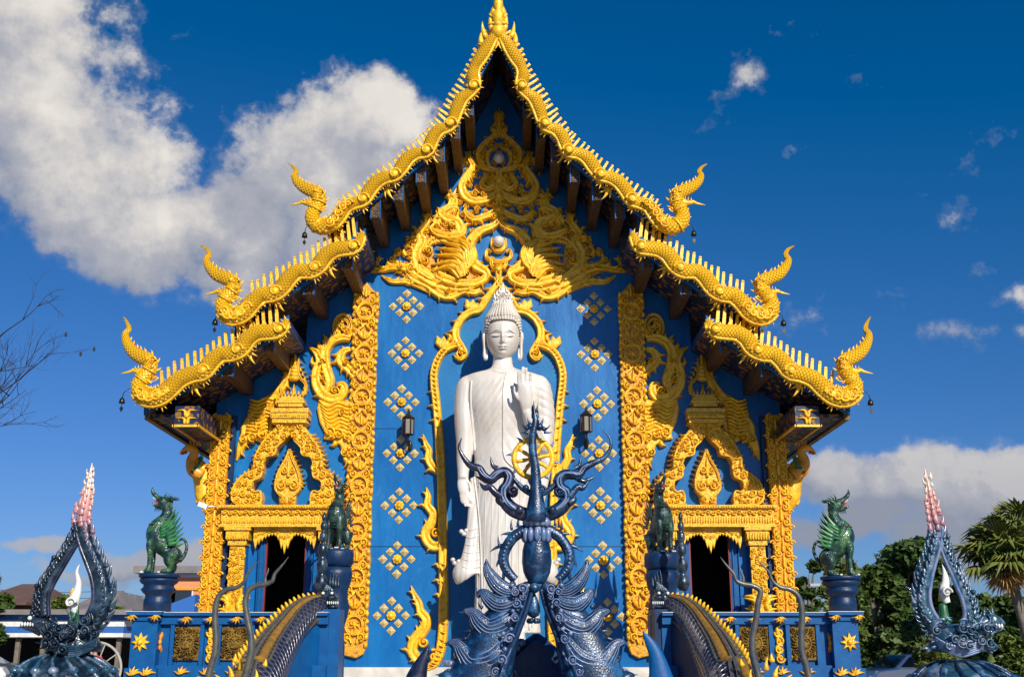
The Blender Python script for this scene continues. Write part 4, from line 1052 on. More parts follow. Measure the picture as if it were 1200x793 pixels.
# ------------------------------------------------------------ statue
from mathutils.bvhtree import BVHTree
YS = 22.9
def fuse(name, mb, m, voxel, parent, smooth=6, deform=None):
    """join overlapping shapes into one continuous skin"""
    me = mb.mesh(name); o = bpy.data.objects.new(name, me); sc.collection.objects.link(o)
    r = o.modifiers.new('r', 'REMESH'); r.mode = 'VOXEL'; r.voxel_size = voxel; r.use_smooth_shade = True
    s = o.modifiers.new('s', 'SMOOTH'); s.factor = .5; s.iterations = smooth
    dg = bpy.context.evaluated_depsgraph_get(); dg.update()
    nm = bpy.data.meshes.new_from_object(o.evaluated_get(dg)); nm.name = name; o.modifiers.clear(); o.data = nm; bpy.data.meshes.remove(me)
    nm.materials.clear(); nm.materials.append(M[m])
    for p in nm.polygons: p.use_smooth = True
    if deform:
        co = [v.co.copy() for v in nm.vertices]; no = [v.normal.copy() for v in nm.vertices]; flat_ = []
        for a_, b_ in zip(co, no):
            q = deform(a_, b_); flat_ += list(q if q is not None else a_)
        nm.vertices.foreach_set('co', flat_)
    nm.update(); sc.collection.objects.unlink(o); link(o, parent); return o
KS = KM(YS)
def sx_(px, py): return at(px, py, YS).x
def sz_(px, py): return at(px, py, YS).z
def loft(mb, rows, seg=40, pw=2.0):
    """rows: (px centre, py, half width px, depth ratio, y offset) -> closed superellipse loft"""
    vs = []
    for (cx_, py, hw_, dr, oy) in rows:
        x, z = sx_(cx_, py), sz_(cx_, py); a_ = hw_ * KS
        for k in range(seg):
            a = 2 * pi * k / seg; c, s = cos(a), sin(a)
            vs.append((x + math.copysign(abs(c) ** (2 / pw), c) * a_, YS + oy + math.copysign(abs(s) ** (2 / pw), s) * a_ * dr, z))
    n = len(rows); fs = [(i * seg + k, i * seg + (k + 1) % seg, (i + 1) * seg + (k + 1) % seg, (i + 1) * seg + k) for i in range(n - 1) for k in range(seg)]
    fs += [tuple(range(seg - 1, -1, -1)), tuple((n - 1) * seg + k for k in range(seg))]; mb.add(vs, fs)
def limb(mb, pts, k=5, seg=16, flat=1.0):
    q = cr(pts, k); mb.tube([(sx_(a[0], a[1]), YS + a[3], sz_(a[0], a[1])) for a in q], [a[2] * KS for a in q], seg, flat)
buddha = thing('standing_statue', 'tall pearl white standing figure with raised palm in front of the blue wall niche', 'statue', (sx_(591, 745), YS, ZB + .02))
mb = MB()
loft(mb, cr([(589, 408, 10.6, .95, .02), (589, 424, 11.8, .9, .02), (589, 431, 14, .8, .0), (590, 434.5, 23, .62, .02), (590, 437.5, 36, .48, .03), (590, 441, 45, .42, .03), (590, 448, 49, .42, .02), (591, 460, 47, .48, 0), (591, 475, 43.5, .54, -.02), (592, 495, 39, .54, -.02),
              (592, 515, 36.5, .54, 0), (593, 540, 37, .56, 0), (594, 570, 38, .56, .02), (594, 605, 37, .56, .02), (594, 640, 36, .56, .02), (594, 680, 36, .56, .02), (594, 720, 37, .56, .02), (594, 742, 38, .58, .02)], 3), pw=2.25)
limb(mb, [(555, 447, 8, 0), (548, 452, 12.5, 0), (545, 468, 12.5, 0), (544.5, 495, 12, -.02), (545, 520, 10.5, -.04), (544, 540, 8.8, -.07), (543, 554, 6.8, -.1), (543, 562, 6.4, -.12)])
limb(mb, [(626, 447, 8, 0), (632, 452, 12.5, 0), (637, 475, 12.5, .02), (638, 500, 12, .02), (637, 520, 11, -.02), (633, 524, 9.5, -.15), (627, 512, 8, -.38), (620, 498, 7, -.52), (617, 488, 6, -.58)])
# palms
def palm(mb, rows):
    q = cr(rows, 4); mb.tube([(sx_(a[0], a[1]), YS + a[3], sz_(a[0], a[1])) for a in q], [a[2] * KS for a in q], 14, .45)
palm(mb, [(543, 558, 5.5, -.12), (543, 566, 7, -.14), (544, 574, 7.2, -.15), (545, 579, 5.8, -.15)])
palm(mb, [(617, 490, 5.5, -.58), (616, 480, 7.5, -.63), (615, 468, 9, -.66), (614, 459, 8, -.68)])
def finger(mb, pts, r=1.9):
    q = cr(pts, 4); n = len(q); mb.tube([(sx_(a[0], a[1]), YS + a[2], sz_(a[0], a[1])) for a in q], [r * KS * (1 - .35 * i / n) for i in range(n)], 8)
for pts in ([(541, 576, -.15), (540.5, 584, -.16), (542, 591, -.17)], [(544, 578, -.16), (544, 588, -.17), (546, 595, -.18)], [(546.5, 578, -.16), (547.5, 588, -.17), (549.5, 595, -.18)], [(549, 576, -.15), (550.5, 583, -.17), (552, 589, -.18)], [(548, 564, -.16), (551.5, 569, -.2), (552, 576, -.22)]): finger(mb, pts)
for pts in ([(608, 461, -.68), (607, 452, -.69), (607.5, 444, -.72)], [(612, 459, -.69), (611.5, 448, -.71), (612, 439, -.74)], [(616, 459, -.69), (616.5, 448, -.71), (616.5, 440, -.75)], [(620.5, 461, -.68), (621.5, 453, -.70), (621.5, 446, -.74)], [(607.5, 476, -.64), (603, 469, -.68), (602.5, 461, -.71)]): finger(mb, pts, 2.1)
# hanging sleeves flaring to the hem
def sleeve(mb, s):
    f = (lambda x: x) if s > 0 else (lambda x: 2 * 592.5 - x)
    limb(mb, [(f(556), 560, 5, -.05), (f(556), 590, 7, -.07), (f(555.5), 615, 8, -.09), (f(554), 640, 9.5, -.10), (f(551), 660, 12.5, -.12), (f(547), 672, 16, -.13), (f(549), 677, 14, -.12)], seg=20, flat=.7)
sleeve(mb, 1); sleeve(mb, -1)
limb(mb, [(640, 515, 9, .02), (641, 535, 7.5, .02), (637, 560, 7, .02), (632, 590, 6, .02)], flat=.8)
xa = sx_(591, 500); zt = sz_(590, 440); zb = sz_(590, 742)
def folds(co, nrm):
    px = (co.x - xa) / KS + 591; h = (zt - co.z) / (zt - zb) * 302 + 440      # back to trace units of height
    if h < 449: return None
    if 601 < px < 626 and co.y < YS - .5: return None
    if px < 553 and h < 600: return None                                      # bare arm
    f = 0
    if px > 625 and h < 560: ph = (h * .95 - px * .45) / 9.0; amp = .010        # covered arm
    elif h < 545 and px < 591: ph = (px * 1.0 + (h - 440) * .62) / 8.2; amp = .0045
    elif h < 560: ph = (px * .7 - (h - 440) * .5) / 9.5; amp = .0045
    else: ph = (px + (h - 560) * .16 + 3 * sin(h / 30)) / 6.2; amp = .0065 * min(1, (h - 545) / 30)
    f = abs(sin(ph * pi)) ** .5 - .6
    return co + nrm * (amp * f * 1.6)
body = fuse('body', mb, 'pearl_white', .022, buddha, 5, folds)
# raised robe edges and fold ridges, laid on the skin
def snap(px, py, hint=-3.0):
    x, z = sx_(px, py), sz_(px, py); h = bvh.ray_cast(Vector((x, YS - 3, z)), Vector((0, 1, 0))); return h[0]
bvh = BVHTree.FromPolygons([v.co.copy() for v in body.data.vertices], [tuple(p.vertices) for p in body.data.polygons])
def ridge(mb, pts, r):
    P = []
    for a in cr(pts, 8):
        q = snap(*a)
        if q is not None and (not P or abs(q.y - P[-1][1]) < .25): P.append((q.x, q.y, q.z))
    if len(P) > 3:
        for _ in range(2): P = [P[0]] + [tuple((P[i - 1][j] + 2 * P[i][j] + P[i + 1][j]) / 4 for j in range(3)) for i in range(1, len(P) - 1)] + [P[-1]]
        mb.tube(P, [r] * len(P), 6)
mb = MB()
ridge(mb, [(594, 441), (591, 455), (590, 480), (590, 510), (590, 528), (592, 540), (599, 548), (610, 556)], .024)
ridge(mb, [(553, 449), (552, 470), (554, 500), (557, 530)], .03)
for i in range(9):
    y = 462 + i * 11; ridge(mb, [(557 + i * .4, y + 22), (567, y + 8), (578, y - 6), (587, y - 20)], .010)
for i in range(0): y = 458 + i * 9; ridge(mb, [(628, y - 4), (635, y + 1), (644, y + 8)], .011)
for i in range(9): x = 562 + i * 8; ridge(mb, [(x, 560), (x - 1, 600), (x - 2, 650), (x - 3, 735)], .010)
ridge(mb, [(556, 560), (562, 610), (565, 680), (566, 738)], .02); ridge(mb, [(629, 560), (624, 610), (621, 680), (620, 738)], .02)
for i in range(6): y = 618 + i * 9; ridge(mb, [(547 - i * .8, y + 2), (553, y + 4), (561 + i * .5, y + 1)], .012)
ridge(mb, [(577, 437), (590, 441), (603, 437)], .010); ridge(mb, [(578, 432), (589.5, 434.5), (601, 432)], .008)
sub(mb, 'robe_fold', 'pearl_white', body)
mb = MB()
for (x, y) in ((541, 623), (544, 626), (547, 622), (533, 660), (536, 664), (531, 656), (538, 658)):
    for f in (x, 2 * 592.5 - x): mb.ball((sx_(f, y), YS - .12, sz_(f, y)), (.05, .05, .045), 8, 6)
sub(mb, 'robe_frill', 'pearl_white', body)
# head
mb = MB(); hc = Vector((sx_(589.3, 398), YS - .07, sz_(589.3, 398))); U = KS
nu, nv = 96, 84; vs = []
def g(x, z, cx_, cz, sx, sz): return math.exp(-((x - cx_) / sx) ** 2 - ((z - cz) / sz) ** 2)
for i in range(nv + 1):
    ph = pi * i / nv
    for k in range(nu):
        a = 2 * pi * k / nu; x = sin(ph) * cos(a); y = sin(ph) * sin(a); z = cos(ph)
        rr = (1 - abs(z) ** (4.0 if z > 0 else 2.5)) ** (1 / 2.1) if abs(z) < 1 else 0
        rr /= max(.001, sin(ph)) if sin(ph) > .02 else 1; x *= rr; y *= rr
        W = 1.0 if z > .0 else 1 - .19 * (-z) ** 1.5
        X, Yy, Z = x * 19.8 * W, y * 20 * (W * .45 + .55), z * 26.0
        if y < -.05:                            # face side
            fr = min(1, (-y - .05) * 3); d = 0
            d += 5.4 * g(X, Z, 0, -3, 1.8, 7.2) * (1 if Z > -9.5 else max(0, 1 - (-9.5 - Z) / 2.0)) + 1.6 * g(X, Z, 0, -8.5, 2.3, 2.2)   # nose
            for s in (-1, 1):
                d += 1.0 * g(X, Z, s * 2.5, -9.2, 1.4, 1.3)
                d -= 2.5 * g(X, Z, s * 7.8, 1.2, 4.6, 2.3)             # eye sockets
                d += 1.7 * g(X, Z, s * 8.0, -.6, 3.9, 1.9)             # lids
                d -= .8 * g(X, Z, s * 8.0, -2.6, 3.6, .8)
                bz = 5.4 - ((abs(X) - 8) / 6.0) ** 2 * 1.8
                if 1.5 < abs(X) < 15 and X * s > 0: d += 1.0 * math.exp(-((Z - bz) / 1.0) ** 2)
                d += .8 * g(X, Z, s * 10, -8, 5, 5)                    # cheeks
            d += 2.2 * g(X, Z, 0, -13.4, 4.4, 1.0) + 2.4 * g(X, Z, 0, -15.9, 3.3, 1.0) - 1.1 * g(X, Z, 0, -14.7, 5.0, .55) - .8 * g(X, Z, 0, -18, 4, 1.2)
            d += 1.6 * g(X, Z, 0, -21.5, 5, 2.6)
            Yy -= d * fr
        vs.append((hc.x + X * U, hc.y + Yy * U, hc.z + Z * U))
fs = [(i * nu + k, (i + 1) * nu + k, (i + 1) * nu + (k + 1) % nu, i * nu + (k + 1) % nu) for i in range(nv) for k in range(nu)]
mb.add(vs, fs)
head = mb.build('head', 'pearl_white', buddha)
for s in (-1, 1):                            # long-lobed ears
    mb = MB(); e = [(20.3, 7, 1.0), (22.2, 8, 1.9), (23.0, 3, 2.2), (22.5, -4, 1.8), (22.0, -12, 1.7), (22.0, -19, 2.1), (21.0, -24, 2.2), (19.6, -24, 1.8), (19.0, -19, 1.2), (19.2, -12, .8)]
    q = cr(e, 5); mb.tube([(hc.x + s * a[0] * U, hc.y + .03, hc.z + a[1] * U) for a in q], [a[2] * U for a in q], 8, 1.3)
    sub(mb, 'ear', 'pearl_white', head)
mb = MB()
bh = BVHTree.FromPolygons([Vector(v) for v in vs], fs)
def onface(X, Z, lift=.004):
    h = bh.ray_cast(Vector((hc.x + X * U, hc.y - 2, hc.z + Z * U)), Vector((0, 1, 0)))[0]; return (h.x, h.y - lift, h.z)
for s in (-1, 1):
    P = [onface(s * (3.3 + 9.8 * t / 12), -1.7 - 1.2 * sin(pi * t / 12) + t * .08) for t in range(13)]; mb.tube(P, [.004 + .009 * sin(pi * t / 12) for t in range(13)], 6)
    P = [onface(s * (2.2 + 12 * t / 12), 4.2 + 2.2 * sin(pi * min(1, (t + 1) / 11)) - t * .10) for t in range(13)]; mb.tube(P, [.002 + .002 * sin(pi * t / 12) for t in range(13)], 6)
P = [onface(-4.2 + 8.4 * t / 12, -14.6 + .5 * cos(pi * (t / 6 - 1)) * -1) for t in range(13)]; mb.tube(P, .005, 6)
sub(mb, 'eye_line', 'skin_line', head)
# hair: rows of curls rising to the bun
prof = [(20.6, 4), (20.7, 10), (20.4, 16), (19.7, 20), (20.2, 25), (18.4, 29), (16.2, 33), (14.2, 37), (12.6, 41), (11.0, 44), (8.0, 47), (1, 49)]
mb = MB(); seg = 48; vsH = []
pr = cr(prof, 3)
def hairline(a, z):                          # lift the hairline over the brow
    return max(z, 20.0 - 13.5 * max(0, 1 - max(0, -sin(a)) * 1.35) ** .8) if sin(a) < 0 else z - 12
for (r, z) in pr:
    for k in range(seg):
        a = 2 * pi * k / seg; z_ = hairline(a, z) if z < 21 else z
        vsH.append((hc.x + cos(a) * r * U, hc.y + .04 + sin(a) * r * 1.04 * U, hc.z + z_ * U))
n = len(pr); mb.add(vsH, [(i * seg + k, i * seg + (k + 1) % seg, (i + 1) * seg + (k + 1) % seg, (i + 1) * seg + k) for i in range(n - 1) for k in range(seg)])
cap = mb.build('hair', 'pearl_white', head.parent); 
mb = MB()
for (r, z) in cr(prof, 2):
    if z < 19.8: continue
    m_ = 34
    for k in range(m_):
        a = 2 * pi * k / m_ + .05
        if z > 42 and k % 2: continue
        mb.ball((hc.x + cos(a) * r * U, hc.y + .04 + sin(a) * r * 1.04 * U, hc.z + z * U), (.022 + r * .0009, .024 + r * .0009, .026), 7, 5)
for k in range(40):
    a = 2 * pi * k / 40; z = hairline(a, 6); 
    for q in range(1 if sin(a) < -.55 else 3): mb.ball((hc.x + cos(a) * 21.3 * U, hc.y + .04 + sin(a) * 21.8 * U, hc.z + (z + q * 3.4) * U), (.038, .038, .03), 7, 5)
sub(mb, 'hair_curls', 'pearl_white', cap)
mb = MB(); z0 = hc.z + 45 * U; y_ = hc.y + .03
mb.lathe((hc.x, y_, z0), [(8 * U, -2 * U), (9.5 * U, 1.0 * U), (10.5 * U, 4.5 * U), (8.6 * U, 9 * U), (5.6 * U, 13 * U), (3.4 * U, 17 * U), (1.6 * U, 22 * U), (.3 * U, 27 * U)], 16, sy=.6)
for s in (-1, 1):
    for (dx, dz, a, L_) in ((8, 2, .9, 8), (9.5, 5, 1.15, 8), (7, 9, 1.25, 8), (4.5, 13, 1.35, 7), (9, 0, .5, 5)):
        fl3(mb, (hc.x + s * dx * U, y_ - .05, z0 + dz * U), a if s > 0 else pi - a, L_ * U, 2.1 * U, .5 * s, flat=.8)
    spiral2(mb, hc.x + s * 4.2 * U, z0 + 5 * U, 3.4 * U, 1.0 * U, y_ - 5.4 * U, .05, 0, 1.5, s)
spiral2(mb, hc.x, z0 + 9 * U, 3.2 * U, 1.0 * U, y_ - 4.2 * U, .06, 0, 1.5, 1)
sub(mb, 'hair_flame', 'pearl_white', cap)
# feet + lotus pedestal
mb = MB()
for s in (-1, 1):
    q = cr([(594 + s * 15, 742, 9, .1), (594 + s * 15, 746, 9, -.25), (594 + s * 16, 748, 9, -.6), (594 + s * 16, 749, 6, -.8)], 4)
    mb.tube([(sx_(a[0], a[1]), YS + a[3], max(ZB + .42, sz_(a[0], a[1]))) for a in q], [a[2] * KS for a in q], 12, .6)
body_feet = sub(mb, 'feet', 'pearl_white', body)
ped = thing('lotus_pedestal', 'round lotus pedestal with orange petals under the white standing statue', 'pedestal', (sx_(594, 760), YS, ZB - .02))
pxx = sx_(594, 760); mb = MB()
mb.lathe((pxx, YS, ZB + .062), [(1.18, 0), (1.18, .06), (.95, .08), (.92, .16), (1.02, .2), (1.02, .23), (.9, .3), (.9, .335)], 40)
mb.build('base_drum', 'naga_teal', ped)
mb = MB()
for k in range(18):
    a = 2 * pi * k / 18; r = Matrix.Rotation(a, 3, 'Z')
    mb.ball(Vector((pxx, YS, ZB + .24)) + r @ Vector((.98, 0, 0)), (.07, .17, .13), 10, 6, rot=r)
mb.build('lotus_petals', 'orange_paint', ped)
mb = MB()
for k in range(40):
    a = 2 * pi * k / 40; mb.ball((pxx + cos(a) * 1.2, YS + sin(a) * 1.2, ZB + .12), (.07, .07, .06), 8, 5)
mb.build('bead_ring', 'lilac_highlight', ped)
# ------------------------------------------------------------ three-armed trident ornament in front of the temple
YT = 14.0; KT = KM(YT)
def T3(px, py, dy=0): p = at(px, py, YT); return (p.x, YT + dy, p.z)
def horn(mb, pts, k=6, seg=10, flat=.8, dy=0):
    q = cr(pts, k); mb.tube([T3(a[0], a[1], dy + (a[3] if len(a) > 3 else 0)) for a in q], [max(.003, a[2] * KT) for a in q], seg, flat)
def spikes(mb, pts, n, L, w, side=1, dy=0, k=.5, KK=None, tf=None, lean=.5):
    KK = KK or KT; tf = tf or T3
    q = cr(pts, 8); m = len(q)
    for j in range(n):
        i = min(m - 2, max(1, int(m * (j + .6) / n))); a, b = tf(*q[i - 1][:2]), tf(*q[i + 1][:2]); an = atan2(b[2] - a[2], b[0] - a[0]); p = tf(*q[i][:2])
        nn = an + side * pi / 2; r = q[i][2] * KK * .4
        fl3(mb, (p[0] + cos(nn) * r, p[1] + dy, p[2] + sin(nn) * r), nn - side * lean, L * KK * (.7 + .3 * ((j * 7) % 3)), w * KK, k * side, seg=7)
base3 = T3(627, 760)
tri = thing('trident_ornament', 'dark blue glazed trident sculpture of curling flames holding a golden wheel', 'sculpture', (base3[0], YT, 0))
zb_ = 0.02
mb = MB()
horn(mb, [(625, 472, .3), (626, 485, 2.0), (627, 494, 3.4), (626, 502, 4), (624, 512, 4.4), (624, 530, 5), (627, 550, 5.6), (628, 575, 7.5), (628, 595, 11), (628, 606, 12), (628, 612, 11)], dy=-.12)
stem = mb.build('stem', 'trident_blue', tri)
mb = MB()
for (x, y, r) in ((621, 501, 4.2), (632, 502, 4.6), (628, 496, 4), (617, 503, 3), (637, 504, 3)): mb.ball(T3(x, y, -.1), r * KT, 10, 8)
for j, (x, y, a) in enumerate(((622, 500, 2.3), (633, 500, .9), (625, 492, 2.0), (629, 492, 1.1), (625, 485, 2.0), (628, 485, 1.1), (619, 505, 2.8), (637, 505, .3), (619, 508, 3.5), (637, 508, -.3))): fl3(mb, T3(x, y, -.1), a, 10 * KT, 2.6 * KT, .4 if a < 1.5 else -.4)
sub(mb, 'flame_crown', 'trident_blue', stem)
mb = MB()
horn(mb, [(593, 553, .5), (601, 560, 2.0), (610, 570, 3.4), (620, 577, 3.8), (629, 579, 4), (638, 577, 3.8), (648, 570, 3.4), (656, 560, 2.2), (660, 548, .5)], dy=-.02)
for (x, y) in ((634, 575), (616, 573)): mb.ball(T3(x, y, -.12), 4 * KT, 12, 8)
spiral2(mb, T3(634, 575)[0], T3(634, 575)[2], 5 * KT, 1.5 * KT, YT - .14, .03, 0, 1.5, 1)
sub(mb, 'wheel_cradle', 'trident_blue', stem)
# golden wheel
wc = Vector(T3(625, 536, .06)); mb = MB(); R = 22.6 * KT
n = 48; ring_ = [(wc.x + cos(2 * pi * i / n) * R, wc.y, wc.z + sin(2 * pi * i / n) * R) for i in range(n + 1)]
mb.tube(ring_, [3.1 * KT] * (n + 1), 12, .9, caps=False)
ri = [(wc.x + cos(2 * pi * i / n) * R * .9, wc.y - .01, wc.z + sin(2 * pi * i / n) * R * .9) for i in range(n + 1)]; mb.tube(ri, [1.0 * KT] * (n + 1), 8, caps=False)
wheel = mb.build('wheel_rim', 'gold', tri)
for i in range(8):
    mb = MB(); a = i * pi / 4 + .2; q = [(wc.x + cos(a) * R * t, wc.y, wc.z + sin(a) * R * t) for t in (.12, .3, .5, .7, .93)]
    mb.tube(q, [.03, .019, .028, .02, .03], 8); sub(mb, 'spoke', 'gold', wheel)
mb = MB(); mb.ball(wc, (.07, .06, .07), 12, 8); sub(mb, 'hub', 'gold', wheel)
mb = MB()
for i in range(8):
    a = i * pi / 4 + .6; fl3(mb, (wc.x + cos(a) * R * 1.08, wc.y, wc.z + sin(a) * R * 1.08), a, .09, .03, .4)
sub(mb, 'rim_finial', 'lilac_highlight', wheel)
# upper arms
UL = [(618, 603, 8), (610, 601, 8.5), (600, 596, 8.5), (592, 587, 8), (590, 576, 7.5), (595, 568, 7), (597, 559, 7), (591, 553, 6.5), (582, 556, 6), (575, 562, 5.5), (567, 557, 5), (562, 549, 4.5), (553, 546, 4.2), (547, 541, 3.4), (541, 532, 2.5), (538, 523, 1.6), (541, 513, .5)]
UR = [(638, 603, 8), (647, 601, 8.5), (657, 595, 8.5), (664, 586, 8), (663, 577, 7.5), (656, 571, 7), (655, 562, 7), (662, 556, 6.5), (672, 556, 6), (678, 557, 5), (684, 549, 4.6), (690, 545, 4.2), (698, 541, 3.8), (708, 536, 3.0), (715, 526, 2.2), (715, 514, 1.5), (707, 504, .5)]
for pts, s in ((UL, 1), (UR, -1)):
    mb = MB(); horn(mb, pts); arm = mb.build('upper_arm', 'trident_dark' if s > 0 else 'trident_blue', tri)
    mb = MB(); L2_ = [(588, 583, 5.5), (580, 577, 4.5), (574, 571, 4), (568, 572, 3.2), (562, 566, .5)] if s > 0 else [(666, 583, 5.5), (672, 576, 4.5), (677, 571, 4), (683, 572, 3.2), (690, 563, .5)]
    horn(mb, L2_, dy=-.05)
    f = (lambda x: x) if s > 0 else (lambda x: 1256 - x)
    horn(mb, [(f(584), 557, 4), (f(572), 563, 3), (f(566), 561, 2.5), (f(557), 557, .6)], dy=.05)
    horn(mb, [(f(583), 549, 3.4), (f(578), 546, 2.6), (f(576), 541, 1.8), (f(575), 535, .4)])
    horn(mb, [(f(590), 590, 5), (f(584), 586, 4), (f(583), 580, .6)], dy=-.05)
    mb.ball(T3(f(601), 577, -.05), 6.5 * KT, 12, 8); spiral2(mb, T3(f(601), 577)[0], T3(f(601), 577)[2], 5.5 * KT, 1.6 * KT, YT - .14, .04, 0, 1.5, s)
    mb.ball(T3(f(609), 598, -.08), 5 * KT, 12, 8)
    sub(mb, 'tendril', 'trident_dark' if s > 0 else 'trident_blue', arm)
    mb = MB(); hl = [(a[0] + (1.5 if s > 0 else -1.5), a[1] - a[2] * .1, a[2] * .22) for a in pts[1:12]]; horn(mb, hl, dy=-.085, seg=6); hl = [(a[0] - (2 if s > 0 else -2), a[1] - a[2] * .2, a[2] * .16) for a in pts[1:12]]; horn(mb, hl, dy=-.08, seg=6)
    sub(mb, 'painted_ridge', 'lilac_highlight', arm)
# vase
mb = MB(); vz = lambda y: T3(628, y)[2]
mb.lathe((T3(629, 650)[0], YT, 0), [(r * KT, vz(y)) for y, r in ((684, 8), (678, 12), (670, 15.5), (658, 17), (645, 16.5), (634, 14), (628, 14.5), (622, 13), (616, 11), (611, 13), (606, 11))], 28)
vase = mb.build('vase', 'trident_blue', tri)
mb = MB()
for i in range(12):
    a = 2 * pi * i / 12; c_ = Vector((T3(629, 627)[0] + cos(a) * 14.5 * KT, YT + sin(a) * 14.5 * KT, vz(627))); mb.ball(c_, (.04, .04, .09), 8, 6)
    mb.ball((T3(629, 612)[0] + cos(a) * 12 * KT, YT + sin(a) * 12 * KT, vz(612)), (.05, .05, .06), 8, 6)
sub(mb, 'bead_collar', 'lilac_highlight', vase)
# middle arcs
for s in (1, -1):
    f = (lambda x: x) if s > 0 else (lambda x: 1257.5 - x)
    mb = MB(); pts = [(f(620), 618, 6), (f(611), 623, 6.5), (f(602), 629, 6.5), (f(594), 640, 6.5), (f(590), 652, 6.5), (f(592), 664, 6), (f(598), 673, 5.5), (f(604), 679, 5)]
    horn(mb, pts); spikes(mb, pts, 6, 15, 3.2, -s, KK=KT, k=-.5)
    for (x, y, a, L_) in ((586, 641, 2.0, 15), (600, 621, 1.9, 13), (607, 616, 1.7, 12)): fl3(mb, T3(f(x), y), a if s > 0 else pi - a, L_ * KT, 2.4 * KT, -.35 * s)
    arc = mb.build('middle_arm', 'trident_blue', tri)
    mb = MB()
    q = cr(pts, 8)
    for i in range(4, len(q) - 2, 3): mb.ball(T3(q[i][0], q[i][1], -.065), 1.5 * KT, 6, 5)
    sub(mb, 'studs', 'lilac_highlight', arc)
    # lower wing leg
    mb = MB(); pts = [(f(622), 684, 5), (f(612), 694, 11), (f(602), 708, 16), (f(592), 724, 21), (f(582), 742, 26), (f(574), 762, 30), (f(566), 785, 34), (f(558), 815, 38), (f(550), 850, 42)]
    q = cr(pts, 5); mb.tube([T3(a[0], a[1]) for a in q], [a[2] * KT for a in q], 16, .55)
    leg = mb.build('lower_wing', 'trident_blue', tri)
    mb = MB()
    hooks = ([(f(606), 690, 8), (f(595), 692, 9), (f(584), 686, 9.5), (f(576), 676, 7.5), (f(571), 666, 5), (f(570), 655, .6)],
             [(f(608), 698, 6), (f(597), 706, 10), (f(584), 708, 11), (f(574), 702, 9), (f(566), 694, 5), (f(560), 692, .6)],
             [(f(606), 716, 7), (f(592), 730, 14), (f(574), 736, 13), (f(562), 728, 11), (f(555), 719, 7), (f(547), 716, 3.5), (f(541), 718, .6)],
             [(f(598), 742, 9), (f(580), 768, 18), (f(555), 775, 15), (f(544), 765, 11), (f(537), 755, 7), (f(529), 752, 3.5), (f(522), 756, .6)],
             [(f(590), 780, 12), (f(568), 804, 20), (f(545), 812, 16), (f(532), 805, 12), (f(522), 793, 7), (f(514), 790, 1)])
    for h_ in hooks: horn(mb, h_, flat=.75, dy=-.05, seg=16)
    sub(mb, 'wing_hooks', 'trident_blue', leg)
    mb = MB()
    for (x, y, an, L_) in ((572, 676, 2.2, 11), (580, 684, 1.9, 10), (562, 700, 2.3, 12), (572, 700, 2.0, 10), (549, 722, 2.2, 13), (560, 726, 2.0, 12), (553, 740, 2.6, 10), (531, 758, 2.2, 13), (541, 762, 2.0, 12), (536, 776, 2.6, 10), (522, 795, 2.2, 13), (566, 712, 2.8, 9), (560, 718, 2.9, 9), (547, 748, 2.9, 10), (528, 785, 2.9, 10), (590, 690, 1.8, 9), (600, 684, 1.6, 9)):
        p = T3(f(x), y, -.02); fl3(mb, p, an if s > 0 else pi - an, L_ * KT, 2.6 * KT, (.7 if (x + y) % 2 else -.6) * s, seg=8, flat=.6)
    sub(mb, 'small_flames', 'trident_blue', leg)
    mb = MB()                                    # combed feather lines and edge bead
    for h_ in hooks[:4]:
        for w_, o_ in ((.14, -.72), (.14, -.4), (.14, -.1), (.14, .2), (.14, .5), (.14, .78)):
            c_ = cr(h_, 5); P = []; R = []
            for i in range(1, len(c_) - 3):
                a, b = c_[i - 1], c_[i + 1]; l = hypot(b[0] - a[0], b[1] - a[1]) or 1; nx, ny = -(b[1] - a[1]) / l, (b[0] - a[0]) / l
                P.append(T3(c_[i][0] + nx * c_[i][2] * o_, c_[i][1] + ny * c_[i][2] * o_, -.05 - c_[i][2] * KT * .75 * sqrt(1 - o_ * o_) - .002)); R.append(max(.003, c_[i][2] * KT * .05))
            mb.tube(P, R, 6)
    sub(mb, 'feather_lines', 'lilac_highlight', leg)
    mb = MB()
    for (x, y, r) in ((612, 690, 5), (604, 694, 4), (600, 686, 3), (613, 700, 3.5), (606, 707, 4.5), (611, 711, 2.5), (601, 716, 3), (604, 724, 4.5), (596, 727, 2.8), (599, 737, 3), (597, 748, 5), (590, 742, 3), (592, 760, 3.2), (588, 772, 5), (581, 786, 4)):
        x_, _, z_ = T3(f(x), y); yy_ = YT - .15 - (y - 688) * .0018; mb.ball((x_, yy_, z_), (r * KT * .8, r * KT * .6, r * KT * .8), 12, 8)
        if r > 3.4: spiral2(mb, x_, z_, r * KT * 1.15, r * KT * .24, yy_ - .03, .04, y, 1.5, s)
    sub(mb, 'pearl_curls', 'lilac_highlight', leg)
    mb = MB(); ed = [(f(624), 690, 2.5), (f(618), 712, 3), (f(608), 738, 3.5), (f(598), 762, 4), (f(588), 790, 5), (f(576), 820, 5)] ; horn(mb, ed, dy=-.10); horn(mb, [(a[0] + 5 * s * -1, a[1], a[2] * .6) for a in ed], dy=-.16)
    sub(mb, 'edge_moulding', 'deep_blue', leg)
# pendant
mb = MB(); xx = T3(625, 700)[0]
mb.lathe((xx, YT, 0), [(r * KT, T3(625, y)[2]) for y, r in ((724, 1), (721, 6), (716, 8), (710, 7.5), (703, 5.5), (697, 3), (691, 1.5), (686, 1.5))], 16, sy=.8)
for a in range(6): mb.ball((xx + cos(a * pi / 3) * 5 * KT, YT + sin(a * pi / 3) * 5 * KT, T3(625, 727)[2]), 3.2 * KT, 8, 6)
mb.ball(T3(626, 689, -.1), 6 * KT, 12, 8)
mb.build('pendant', 'trident_blue', tri)
